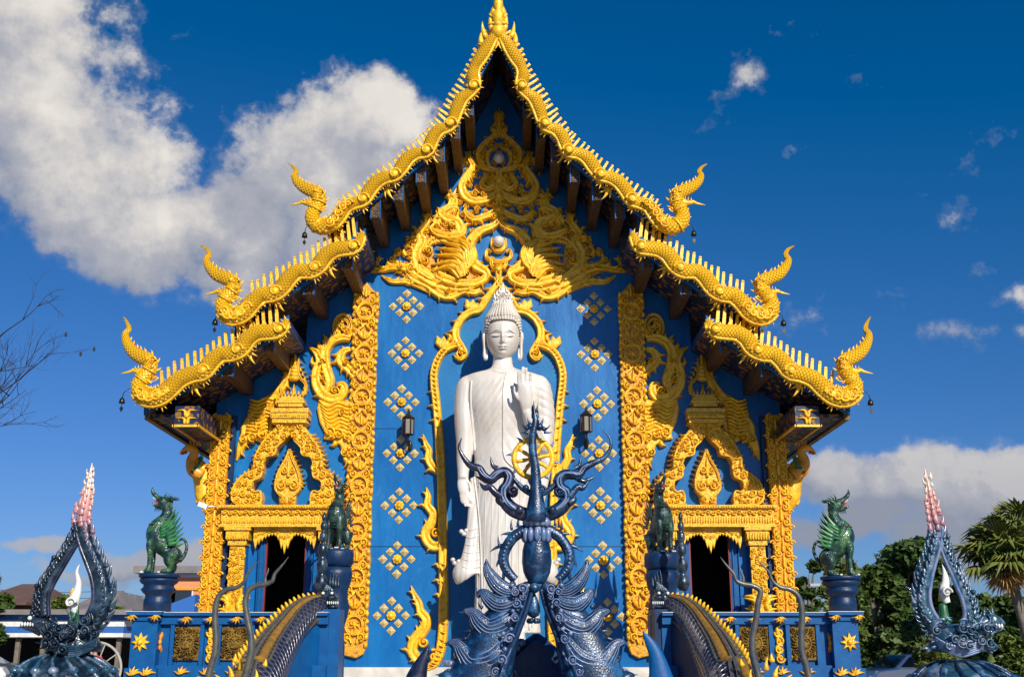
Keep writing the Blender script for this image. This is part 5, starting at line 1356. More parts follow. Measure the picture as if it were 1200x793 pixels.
# dark pier and stand the sculpture is fixed to
mb = MB(); z1 = T3(627, 812)[2]
mb.box2((base3[0] - 1.5, YT - .6, 0), (base3[0] + 1.5, YT + .6, z1 - .05)); mb.box2((base3[0] - 1.6, YT - .7, z1 - .05), (base3[0] + 1.6, YT + .7, z1 + .08))
mb.build('pier', 'deep_blue', tri)
pk = T3(628, 745, .9)
mound = thing('dark_altar_mound', 'dark navy peaked mound between the legs of the blue trident', 'altar', (pk[0], YT + 1.3, 0))  # dark navy puts the shade on this base into its colour
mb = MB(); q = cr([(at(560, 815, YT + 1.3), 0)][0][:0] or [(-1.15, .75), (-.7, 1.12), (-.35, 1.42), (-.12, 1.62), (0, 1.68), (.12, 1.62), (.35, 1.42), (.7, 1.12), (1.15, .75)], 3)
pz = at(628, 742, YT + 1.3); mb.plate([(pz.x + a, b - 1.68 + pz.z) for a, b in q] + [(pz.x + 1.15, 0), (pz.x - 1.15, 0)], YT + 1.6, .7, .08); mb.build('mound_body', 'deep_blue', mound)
mb = MB()
for i in range(14):
    t = i / 13; x = -1.1 + t * .9; z = .8 + t * .8; mb.ball((pz.x + x, YT + .92, z - 1.72 + pz.z), (.07, .06, .06), 8, 6)
mb.build('shell_rim', 'naga_teal', mound)

# fins rising at the bottom edge, either side
for (pts, m, lab) in (([(484, 830, 16), (487, 800, 13), (492, 782, 9), (498, 767, 5), (503, 754, .5)], 'trident_dark', 'black curved fin rising below the wall left of the blue trident'),
                 ([(778, 840, 20), (776, 810, 17), (773, 785, 12), (768, 765, 8), (760, 750, 5), (753, 739, .6)], 'paint_blue', 'bright blue curved fin rising below the right relief column')):
    YQ = 15.5; q = cr(pts, 5); P = []; p0 = at(pts[0][0], pts[0][1], YQ)
    t = thing('curved_fin', lab, 'ornament', (p0.x, YQ, 0))
    mb = MB(); mb.tube([tuple(at(a[0], a[1], YQ)) for a in q], [max(.004, a[2] * KM(YQ)) for a in q], 14, .5); mb.build('fin_body', m, t)
    mb = MB(); mb.box2((p0.x - .35, YQ - .3, 0), (p0.x + .35, YQ + .3, p0.z + .25)); mb.build('fin_base', 'deep_blue', t)
# ------------------------------------------------------------ terrace, balustrades, stairs
mb = MB(); mb.box2((-7.4, 21.35, 0), (2 * X0 + 7.4, 23.85, ZB - .32)); struct(mb, 'terrace', 'stone_step')
def lion_panel(parent, cx, cz, wd, ht, y):
    mb = MB(); mb.box2((cx - wd / 2, y - .03, cz - ht / 2), (cx + wd / 2, y + .02, cz + ht / 2))
    p = mb.build('lion_panel', 'aged_gold', parent)
    mb = MB(); s = ht / .62; y0 = y - .03
    rnd = random.Random(int(cx * 100))
    filler(mb, lambda x, z, r: hypot(x - cx, z - cz) > .21 * s, (cx - wd / 2 + .04, cz - ht / 2 + .04, cx + wd / 2 - .04, cz + ht / 2 - .04), .02, .05, y0, .05, int(cx * 7) & 99, tries=600)
    for i in range(22):
        a = 2 * pi * i / 22; flame2(mb, cx + cos(a) * .13 * s, cz + sin(a) * .14 * s, cx + cos(a + .3) * .24 * s, cz + sin(a + .3) * .25 * s, .035 * s, y0, .07, .3)
    mb.ball((cx, y0, cz), (.16 * s, .07, .18 * s), 16, 10); mb.ball((cx, y0 - .06, cz - .05 * s), (.075 * s, .05, .06 * s), 12, 8); mb.ball((cx, y0 - .09, cz - .02 * s), (.035 * s, .03, .025 * s), 8, 6)
    for q in (-1, 1):
        mb.ball((cx + q * .065 * s, y0 - .06, cz + .045 * s), (.03 * s, .02, .02 * s), 8, 6); mb.ball((cx + q * .04 * s, y0 - .08, cz - .07 * s), (.04 * s, .03, .03 * s), 8, 6)
        mb.tube([(cx + q * .02 * s, y0 - .07, cz + .06 * s), (cx + q * .07 * s, y0 - .075, cz + .10 * s), (cx + q * .12 * s, y0 - .05, cz + .07 * s)], .014 * s, 6)
    mb.tube([(cx - .05 * s, y0 - .06, cz - .12 * s), (cx, y0 - .08, cz - .14 * s), (cx + .05 * s, y0 - .06, cz - .12 * s)], .014 * s, 6)
    sub(mb, 'lion_face', 'aged_gold', p)
    return p
def goldflower(mb, x, y, z, r):
    for i in range(8):
        a = 2 * pi * i / 8; flame2(mb, x + cos(a) * r * .2, z + sin(a) * r * .2, x + cos(a) * r, z + sin(a) * r, r * .28, y, .05, 0, True, 6)
    mb.ball((x, y - .04, z), (r * .35, .05, r * .35), 10, 6)
def spray(mb, x, y, z, r, up=1):
    for a in (.25, .8, 1.57, 2.34, 2.9): flame2(mb, x, z, x + cos(a) * r * (1.25 if a < .5 or a > 2.5 else .9), z + up * sin(a) * r, r * .24, y, .05, .1, True, 6)
    mb.ball((x, y - .03, z), (r * .2, .04, r * .2), 8, 5)
YBAL = 20.7
balus = {}
for side in (0, 1):
    f = (lambda v: v) if side == 0 else (lambda v: 2 * X0 - v)
    zc = lambda py: at(200, py, YBAL).z
    X = lambda px: at(px, 755, YBAL).x
    lab = 'blue terrace balustrade with gold lion face panels ' + ('left of the scaled stair naga' if side == 0 else 'right of the scaled stair naga')
    b = thing('terrace_balustrade', lab, 'balustrade', (f(X(240)), YBAL, 0), 'balustrades with gold lion panels'); balus[side] = b
    def bx(mb, a, c, y0, y1, z0, z1):
        p, q = sorted((f(a), f(c))); mb.box2((p, y0, z0), (q, y1, z1))
    xA, xB, xC = X(157), X(187), X(384)
    mb = MB(); bx(mb, xB - .02, xC, YBAL - .14, YBAL + .16, zc(721), zc(717.6)); bx(mb, xA - .10, xB + .06, YBAL - .26, YBAL + .36, zc(720.5), zc(716.8)); rail = mb.build('top_rail', 'paint_blue', b)
    mb = MB(); bx(mb, xA - .11, xB + .07, YBAL - .27, YBAL + .37, zc(716.75), zc(716.2)); bx(mb, xB + .08, xC, YBAL - .15, YBAL + .17, zc(717.5), zc(716.9)); sub(mb, 'rail_edge', 'white_paint', rail)
    mb = MB(); bx(mb, xA, xB, YBAL - .2, YBAL + .3, 0, zc(720.6)); bx(mb, xA - .05, xB + .04, YBAL - .235, YBAL + .33, zc(727), zc(724)); bx(mb, xA - .06, xB + .05, YBAL - .24, YBAL + .34, 0, zc(782)); post = mb.build('corner_post', 'paint_blue', b)
    mb = MB(); goldflower(mb, f((xA + xB) / 2 - .05), YBAL - .2, zc(752), .165)
    for xx in (xA + .12, xB - .10): spray(mb, f(xx), YBAL - .245, zc(789), .13)
    for xx in (xA + .0, xB - .04): spray(mb, f(xx), YBAL - .27, zc(722), .10, -1)
    for i in range(3):
        z = zc(752)
    sub(mb, 'gold_flower', 'gold', post)
    mb = MB()
    for k_ in range(8):
        a = k_ * pi / 4; yy = YBAL + .03; mb.ball((f(xB) + (.02 if side == 0 else -.02), yy + cos(a) * .08, zc(752) + sin(a) * .12), (.03, .05, .06), 8, 5)
    sub(mb, 'side_flower', 'orange_paint', post)
    mb = MB(); bx(mb, xB, xC, YBAL + .02, YBAL + .10, 0, zc(721)); bx(mb, xB, xC, YBAL - .12, YBAL + .02, 0, zc(779)); bx(mb, xB, xC, YBAL - .08, YBAL + .02, zc(731), zc(721.1))
    stiles = [X(202), X(237), X(257), X(296), X(316), X(356)]
    for q in stiles: bx(mb, q - .035, q + .035, YBAL - .06, YBAL + .019, zc(779), zc(731.1))
    mb.build('panel_wall', 'paint_blue', b)
    for (pa, pb) in ((205, 234), (260, 293), (319, 353)):
        lion_panel(b, f((X(pa) + X(pb)) / 2), (zc(734) + zc(773)) / 2, X(pb) - X(pa), zc(734) - zc(773), YBAL - .0)
    mb = MB()
    for px in (218, 247, 277, 306, 336): spray(mb, f(X(px)), YBAL - .145, zc(724), .11, -1)
    for px in (218, 247, 277, 306, 336): spray(mb, f(X(px)), YBAL - .125, zc(788), .12, 1)
    for px in (247, 306):
        for i in range(4): zz = zc(771 - i * 10); spiral2(mb, f(X(px)) , zz, .085, .024, YBAL + .018, .06, i, 1.4, 1 if i % 2 else -1); flame2(mb, f(X(px)), zz, f(X(px)) + .05, zz + .16, .05, YBAL + .018, .05, .3)
    mb.build('gold_sprays', 'gold', b)
# --- dragon statues and pedestals
def pedestal(x, y, z0, z1, r, lab, m='deep_blue'):
    t = thing('statue_pedestal', lab, 'pedestal', (x, y, z0), 'round pedestals under the dragon statues')
    h = z1 - z0; mb = MB()
    mb.lathe((x, y, z0), [(r * .72, 0), (r * .72, h * .30), (r * .66, h * .36), (r * .66, h * .44), (r * .80, h * .50), (r * .92, h * .58), (r * .80, h * .64), (r * .78, h * .70), (r * .95, h * .76), (r * 1.02, h * .82), (r * .96, h * .87)], 32)
    mb.build('pedestal_shaft', m, t)
    mb = MB(); mb.lathe((x, y, z0), [(r * .9, h * .872), (r * 1.05, h * .90), (r * 1.08, h * .97), (r * 1.02, h)], 32); mb.build('pedestal_cap', m, t)
    return t
def dragon(lab, m, feather):
    """seated winged dragon, built at the origin and looking towards -x"""
    t = thing('dragon_statue', lab, 'dragon statue', (0, 0, 0), 'seated dragon statues'); mb = MB()
    def tb(pts, fl=1.0, seg=14): q = cr(pts, 5); mb.tube([(a[0], a[1], a[2]) for a in q], [a[3] for a in q], seg, fl)
    tb([(.20, 0, .28, .13), (.12, 0, .42, .17), (-.0, 0, .55, .20), (-.10, 0, .70, .205), (-.09, 0, .84, .165), (-.0, 0, .97, .12), (.04, 0, 1.08, .10), (.03, 0, 1.18, .095), (-.03, 0, 1.27, .105), (-.10, 0, 1.30, .085)])
    tb([(.02, 0, 1.27, .09), (-.09, 0, 1.33, .075), (-.16, 0, 1.38, .05), (-.22, 0, 1.44, .04), (-.255, 0, 1.50, .028), (-.25, 0, 1.57, .008)])       # upturned snout
    tb([(-.02, 0, 1.22, .07), (-.11, 0, 1.215, .05), (-.19, 0, 1.24, .035), (-.24, 0, 1.27, .018)])                                                  # lower jaw
    for s in (-1, 1):
        tb([(-.14, s * .10, .66, .10), (-.19, s * .12, .50, .075), (-.17, s * .12, .32, .055), (-.17, s * .12, .14, .05), (-.19, s * .12, .05, .06), (-.26, s * .12, .03, .045)])
        tb([(.20, s * .12, .34, .15), (.17, s * .15, .22, .10), (.22, s * .15, .10, .05), (.15, s * .15, .04, .055), (.04, s * .15, .03, .045)])
        mb.ball((.22, s * .1, .33), (.14, .10, .16), 14, 10)
        tb([(.0, s * .06, 1.30, .03), (.10, s * .09, 1.36, .025), (.19, s * .10, 1.35, .018), (.26, s * .1, 1.39, .005)])                             # ear
        mb.ball((-.04, s * .07, 1.34), .035, 8, 6)
    tb([(.32, 0, .22, .04), (.40, 0, .32, .035), (.44, 0, .46, .03), (.41, 0, .58, .028), (.34, 0, .63, .024), (.29, 0, .59, .01)])
    o = fuse('body', mb, m, .0135, t, 3)
    mb = MB()
    for i in range(9):
        z = .99 + i * .038 if i > 3 else .84 + i * .06; x = .12 - .004 * i if i > 3 else .09 + .02 * i
        fl3(mb, (x, 0, z), .9, .10, .028, .4)
    for i in range(5): fl3(mb, (-.03 + i * .035, 0, 1.37 - i * .012), 1.5 - i * .22, .12, .026, -.4)
    for i in range(4): fl3(mb, (-.08 - i * .03, 0, 1.19), -1.5, .08, .016, -.4)
    sub(mb, 'mane', m, o)
    for s in (-1, 1):
        mb = MB()
        for i in range(7):
            fl3(mb, (.02 + .02 * i, s * (.17 + .008 * i), .84 - .055 * i), .75 - i * .12, .42 - i * .03, .05, .35, flat=.35, seg=8)
        for i in range(4): fl3(mb, (-.02, s * .19, .80 - .05 * i), .5 - i * .1, .26, .05, .2, flat=.4)
        sub(mb, 'wing', feather, o)
    mb = MB()
    for i in range(9):
        z = .44 + i * .055; q = []
        for j in range(9): a = pi * (.62 + .76 * j / 8); q.append((-.06 + cos(a) * (.185 + .02 * sin(i)) - .0 * i, sin(a) * .19, z))
        mb.tube(q, .008, 5)
    sub(mb, 'chest_bands', 'leaf_light' if m != 'dragon_dark' else 'dragon_dark', o)
    mb = MB()
    for i in range(5):
        for s in (-1, 1): mb.box((-.13 - i * .022, s * .03, 1.315 + i * .014), (.012, .012, .035), taper=.2); mb.box((-.11 - i * .026, s * .025, 1.255), (.012, .012, .03), taper=.2)
    sub(mb, 'teeth', 'white_paint', o)
    mb = MB(); mb.tube([(-.07, 0, 1.27, ), (-.15, 0, 1.285), (-.21, 0, 1.33)], [.03, .022, .006], 8, 1.6); sub(mb, 'tongue', 'red_paint', o)
    mb = MB()
    for s in (-1, 1):
        for dx in (-.30, .0): 
            for q in range(3): mb.ball((dx, s * (.12 + (q - 1) * .03), .02), (.03, .014, .018), 6, 5)
    sub(mb, 'claws', 'white_paint', o)
    return t
def place(t, x, y, z, rz, sc_=1.0): t.location = (x, y, z); t.rotation_euler = (0, 0, rz); t.scale = (sc_,) * 3
YP = 20.8
p = at(186, 672, YP); zt_ = p.z
dl = dragon('green seated dragon statue looking left on the left blue pedestal', 'dragon_green', 'feather_green'); place(dl, p.x + .02, YP, zt_ + .001, .12, 1.0)
pedestal(p.x + .02, YP, zc(716.2) + .002, zt_, .34, 'dark blue round pedestal under the left facing green dragon')
index_kids(); p = at(985, 675, YP)
dr = dup(dl); dr['label'] = 'green seated dragon statue looking right on the right blue pedestal'; place(dr, p.x, YP, p.z + .001, pi - .18, 1.0)
pedestal(p.x, YP, zc(716.2) + .002, p.z, .34, 'dark blue round pedestal under the right facing green dragon')
YD = 21.9
p = at(397, 644, YD); dk = dragon('dark green dragon statue facing out beside the left doorway', 'dragon_dark', 'dragon_dark'); place(dk, p.x - .04, YD, p.z + .001, pi / 2 - .25, .93)
ped_l = pedestal(p.x - .04, YD, ZB - .318, p.z, .31, 'dark pedestal under the dragon beside the left doorway')
index_kids(); p2 = at(775, 648, YD)
dk2 = dup(dk); dk2['label'] = 'dark green dragon statue facing out beside the right doorway'; place(dk2, p2.x, YD, p2.z + .001, pi / 2 + .35, .97)
pedestal(p2.x, YD, ZB - .318, p2.z, .31, 'dark pedestal under the dragon beside the right doorway')
# --- stair nagas
def stair_naga(side):
    f = (lambda v: v) if side == 0 else (lambda v: 2 * X0 - v)
    C = [(390, 708, 21.2, 9), (376, 710, 21.0, 12), (360, 716, 20.7, 15), (344, 730, 20.3, 18.5), (328, 752, 19.8, 23), (311, 778, 19.2, 28), (296, 806, 18.5, 32), (285, 840, 17.8, 35), (274, 872, 17.0, 36)]
    P = []
    for (px, py, Y, r) in cr(C, 6): q = at(px, py, Y); P.append((f(q.x), Y, q.z, r * KM(Y)))
    t = thing('stair_naga', 'scaled naga stair rail with gold crest running down from the ' + ('left' if side == 0 else 'right') + ' doorway', 'naga sculpture', (P[-1][0], P[-1][1], 0), 'scaled naga stair rails')
    mb = MB(); mb.tube([p[:3] for p in P], [p[3] for p in P], 28, 1.0, up=(1, 0, 0)); body = mb.build('scaled_body', 'stair_scales', t)
    sg = 1 if side == 0 else -1
    T = lambda i: (Vector(P[min(i + 1, len(P) - 1)][:3]) - Vector(P[max(i - 1, 0)][:3])).normalized()
    def off(i, a, k=1.0):
        """point on the skin at angle a from straight up towards the outer side"""
        t_ = T(i); up_ = Vector((0, 0, 1)); up_ = (up_ - t_ * up_.dot(t_)).normalized(); sd = t_.cross(up_)
        if sd.y > 0: sd = -sd
        return Vector(P[i][:3]) + (up_ * cos(a) + sd * sin(a)) * P[i][3] * k, (up_ * cos(a) + sd * sin(a))
    mb = MB(); R_ = range(1, len(P) - 2)
    mb.tube([tuple(off(i, .30, .95)[0]) for i in R_], [P[i][3] * .19 for i in R_], 10, 1.0); sub(mb, 'gold_band', 'belly_bronze' if side else 'orange_paint', body).data.materials[0] = M['band_gold']
    mb = MB()
    for (a, w_) in ((.02, .09), (.56, .045), (-.18, .07)): mb.tube([tuple(off(i, a, 1.05)[0]) for i in R_], [P[i][3] * w_ for i in R_], 8)
    sub(mb, 'back_ridge', 'bronze_horn', body)
    mb = MB(); L = 0; last = 0
    q = cr([P[i] for i in range(2, len(P) - 8)], 12); acc_ = 0
    for i in range(1, len(q)):
        acc_ += (Vector(q[i][:3]) - Vector(q[i - 1][:3])).length; step = .11 + .05 * i / len(q)
        if acc_ > step:
            acc_ = 0; r = q[i][3]; b = Vector(q[i][:3]) + Vector((-sg * r * .55, .04, r * .88)); h = .07 + .05 * i / len(q)
            mb.tube([tuple(b), tuple(b + Vector((-sg * .01, -.01, h * .5))), tuple(b + Vector((-sg * .03, -.05, h)))], [.035 + .01 * i / len(q), .032, .012], 7)
    sub(mb, 'crest', 'gold', body)
    # wall under the body with bronze coping
    mb = MB(); n = len(P); vs = []
    Q = [off(i, pi * .86, 1.0)[0] for i in range(n)]; Q[0] = Q[0] + Vector((sg * .1, .3, .0))
    wall_x = .20
    for i in range(n):
        b = Q[i]; vs += [(b.x, b.y - wall_x, b.z), (b.x, b.y + wall_x, b.z), (b.x, b.y + wall_x, 0), (b.x, b.y - wall_x, 0)]
    fs = []
    for i in range(n - 1):
        a, b = 4 * i, 4 * (i + 1)
        for k in range(4): fs.append((a + k, a + (k + 1) % 4, b + (k + 1) % 4, b + k))
    fs += [(0, 1, 2, 3), (4 * n - 1, 4 * n - 2, 4 * n - 3, 4 * n - 4)]
    mb.add(vs, fs, False); wl = mb.build('stair_wall', 'paint_blue' if side == 0 else 'deep_blue', t)  # right wall takes a darker blue, its shade put into the colour
    mb = MB(); mb.tube([(b.x, b.y - .2, b.z - .02) for b in Q], [.045 + .03 * i / n for i in range(n)], 8); sub(mb, 'coping', 'belly_bronze', wl)
    # end block, makara mouth and the string of tail beads
    e = Q[0]; mb = MB(); pe = at(f(0) * 0 + (392 if side == 0 else 774), 720, 21.25)
    mb.box2((pe.x - .17, 20.75, 0), (pe.x + .17, 21.34, at(400, 714, 21.1).z)); mb.build('end_block', 'paint_blue' if side == 0 else 'deep_blue', t)  # right end block is darker too, shade painted in like the wall's
    mb = MB()
    a = Vector((f(at(386, 702, 21.1).x), 21.05, at(386, 702, 21.1).z)); 
    mb.ball(a, (.17, .22, .17), 14, 10); mb.ball(a + Vector((sg * .08, -.14, .02)), (.12, .16, .08), 12, 8); mb.ball(a + Vector((sg * .1, -.12, -.14)), (.1, .14, .05), 12, 8)
    for k in range(5): fl3(mb, (a.x - .12 + k * .05, a.y - .1, a.z + .12), 1.2 + k * .2, .22, .05, .4)
    for k in range(4): fl3(mb, (a.x + sg * (.02 + k * .05), a.y - .05, a.z + .2), 1.57 + sg * .2, .35 - k * .05, .045, -.3 * sg)
    mk = mb.build('makara_mouth', 'naga_dark', t)
    mb = MB()
    for k in range(6): mb.ball(a + Vector((sg * (.02 + .035 * k), -.27 + .012 * k, -.07)), (.014, .014, .03), 6, 5)
    for k in (-1, 1): mb.ball(a + Vector((k * .08, -.2, .10)), .03, 8, 6)
    sub(mb, 'teeth', 'white_paint', mk)
    mb = MB(); xs_ = at(379 if side == 0 else 798, 650, 21.1).x
    zz = lambda py: at(379, py, 21.1).z
    rows = []
    for (y0, y1, r) in ((692, 672, 7.5), (672, 652, 6.6), (652, 636, 5.6), (636, 622, 4.6), (622, 611, 3.8), (611, 602, 2.6)):
        m_ = 8
        for k in range(m_): u = k / m_; rows.append((r * KM(21.1) * (.45 + .55 * sin(pi * min(1, u * 1.05 + .02)) ** .7), zz(y0 + (y1 - y0) * u)))
    rows.append((.01, zz(600))); rows = [(r, z) for r, z in rows]
    mb.lathe((xs_, 21.0, 0), rows, 16); mb.build('tail_beads', 'naga_dark', t)
    # naga head low at the foot of the stair, whiskers rising from it
    hx_, hy_, hz_ = P[-1][0] - sg * .1, P[-1][1] - .3, P[-1][2] - .1
    mb = MB(); mb.ball((hx_, hy_ - .15, hz_ + .02), (.42, .5, .36), 20, 12); mb.ball((hx_, hy_ - .55, hz_ - .02), (.26, .4, .16), 16, 10); mb.ball((hx_, hy_ - .5, hz_ - .28), (.22, .36, .09), 16, 10)
    for k in (-1, 1): mb.ball((hx_ + k * .22, hy_ - .5, hz_ + .18), .09, 10, 8)
    hd = fuse('head', mb, 'naga_dark', .03, t, 3)
    mb = MB()
    for j in range(10): fl3(mb, (hx_ + (j - 4.5) * .09, hy_ - .1 + abs(j - 4.5) * .05, hz_ + .30 - abs(j - 4.5) * .02), pi / 2 - (j - 4.5) * .18, .34, .06, .3)
    sub(mb, 'head_crest', 'gold', hd)
    W1 = [(272, 868, 16.4, 5), (278, 825, 16.2, 5), (288, 790, 16.2, 4.6), (294, 765, 16.2, 4.4), (294, 745, 16.2, 4), (290, 725, 16.2, 3.8), (287.5, 705, 16.2, 3.6), (291, 692, 16.2, 3.4), (300, 686, 16.2, 3.2), (311, 684, 16.2, 3), (319, 680, 16.2, 2.5), (322, 672, 16.2, 2), (327, 666, 16.2, 1.6), (333, 659, 16.2, 1.0), (338, 652, 16.2, .3)]
    W2 = [(245, 868, 16.6, 5), (240, 820, 16.4, 4.8), (246, 785, 16.4, 4.4), (252, 765, 16.4, 4.2), (253, 745, 16.4, 4), (252, 725, 16.4, 3.8), (253, 708, 16.4, 3.6), (258, 696, 16.4, 3.2), (267, 690, 16.4, 3), (277, 688, 16.4, 2.6), (286, 681, 16.4, 2), (291, 670, 16.4, 1.5), (298, 662, 16.4, 1), (304, 656, 16.4, .3)]
    if side: W1 = [(1176 - a[0] + (0 if a[1] > 700 else 6) , *a[1:]) for a in W1]; W2 = [(1176 - a[0] + 16, *a[1:]) for a in W2]
    mb = MB()
    for (px, py, a, L_) in ((262, 792, 1.9, 16), (272, 784, 1.5, 15), (282, 775, 1.3, 15), (300, 788, 1.2, 14), (290, 800, 1.4, 18), (252, 800, 2.2, 16), (310, 770, 1.0, 9), (275, 765, 1.1, 10), (240, 790, 2.0, 12), (232, 800, 2.3, 12)):
        q = at(px if side == 0 else 1180 - px, py, 16.6); fl3(mb, (q.x, q.y, q.z - .12), a if side == 0 else pi - a, L_ * KM(16.6), .05, .5 * sg)
    sub(mb, 'gold_flames', 'gold', hd)
    wk = []
    for (Wp, side_b) in ((W1, ((311, 683, 2.2), (311, 676, 1.6), (314, 669, 1.0), (314.5, 665, .3))), (W2, ((300, 716, 1.8), (306, 712, 1.4), (308, 702, .9), (312, 696, .3)))):
        mb = MB(); q = cr(Wp, 6); mb.tube([tuple(at(a[0], a[1], a[2])) for a in q], [a[3] * KM(a[2]) * .95 for a in q], 12)
        if side_b and Wp is W1:
            sb = side_b if not side else [(1182 - a[0], a[1], a[2]) for a in side_b]
            q = cr(sb, 5); mb.tube([tuple(at(a[0], a[1], 16.2)) for a in q], [a[2] * KM(16.2) for a in q], 8)
        sub(mb, 'whisker', 'bronze_horn', hd)
    return t
mat('band_gold', (.42, .22, .03), .4, .35, .5, var=(.22, .13, .04), vscale=10, bump=.4)
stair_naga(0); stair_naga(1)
for s in (0, 1):                                   # stair flights between the door and the court
    mb = MB(); c_ = XD if s == 0 else 2 * X0 - XD
    for k_ in range(7): mb.box2((c_ - 1.15, 21.34 - (k_ + 1) * .34, 0), (c_ + 1.15, 21.34 - k_ * .34 - .002, (ZB - .32) * (1 - (k_ + 1) / 8)))
    st_ = struct(mb, 'stairs', 'stone_step')
# --- wall lanterns
def lantern(px, py, lab):
    x, z = wz(px, py); y = YF - .32
    t = thing('wall_lantern', lab, 'lantern', (x, y, z), 'black wall lanterns')
    mb = MB(); mb.lathe((x, y, z + .17), [(.13, 0), (.14, .02), (.09, .07), (.04, .11), (.025, .14), (.03, .16), (.01, .22)], 6, smooth=False); mb.lathe((x, y, z - .21), [(.03, 0), (.08, .02), (.12, .03), (.125, .05)], 6, smooth=False); mb.build('lantern_cap', 'black_metal', t)
    for q in range(6):
        a = q * pi / 3; mb = MB(); mb.box((x + cos(a) * .12, y + sin(a) * .12, z), (.022, .022, .34), rz=a); mb.build('frame_bar', 'black_metal', t)
    mb = MB(); mb.lathe((x, y, z - .16), [(.10, 0), (.10, .32)], 6, smooth=False); mb.build('glass', 'lamp_glass', t)
    mb = MB(); mb.tube(cr([(x, y, z - .2), (x, y + .02, z - .36), (x + .02, y + .16, z - .42), (x + .02, y + .28, z - .34)], 5), .022, 8); mb.ball((x + .02, YF - .03, z - .36), (.05, .04, .12), 10, 8); mb.build('bracket', 'black_metal', t)
lantern(480, 503, 'black six sided lantern on the wall left of the standing statue'); lantern(686, 500, 'black six sided lantern on the wall right of the standing statue')
# --- wind bells under the eave tips
for (px, py, lab) in ((357, 275, 'left eave tip of the top roof tier'), (252, 377, 'left eave tip of the middle roof tier'), (143, 469, 'left eave tip of the lowest roof tier'),
                      (813, 273, 'right eave tip of the top roof tier'), (918, 378, 'right eave tip of the middle roof tier'), (1020, 471, 'right eave tip of the lowest roof tier')):
    p = at(px, py, YB - .05); t = thing('wind_bell', 'small dark wind bell hanging at the ' + lab, 'bell', tuple(p), 'wind bells')
    mb = MB(); mb.lathe((p.x, p.y, p.z - .06), [(.06, 0), (.055, .04), (.045, .09), (.02, .11), (.01, .13)], 12); 
    s = 1 if px < 600 else -1
    mb.tube([(p.x, p.y, p.z + .05), (p.x + s * .02, p.y, p.z + .16), (p.x + s * .12, p.y, p.z + .24)], .008, 5); mb.build('bell_cup', 'bell_metal', t)
    mb = MB(); mb.tube([(p.x, p.y, p.z - .02), (p.x, p.y, p.z - .12)], .005, 5); mb.plate([(p.x - .04, p.z - .16), (p.x, p.z - .24), (p.x + .04, p.z - .16), (p.x, p.z - .11)], p.y + .005, .01, .002); mb.build('clapper', 'bell_metal', t)
# --- security camera
p = at(238, 592, YF - .5); t = thing('security_camera', 'white security camera on an arm at the left corner column', 'camera', tuple(p))
mb = MB(); mb.box((p.x, p.y, p.z), (.20, .11, .10), ry=.35); mb.build('housing', 'white_paint', t)
mb = MB(); mb.tube([(p.x + .05, p.y + .03, p.z - .03), (p.x + .18, p.y + .1, p.z - .0), (p.x + .22, YF - .2, p.z)], .016, 8); mb.build('arm', 'white_paint', t)
mb = MB(); mb.tube([(p.x - .095, p.y, p.z + .035), (p.x - .12, p.y, p.z + .045)], .04, 12); mb.build('lens', 'black_metal', t)

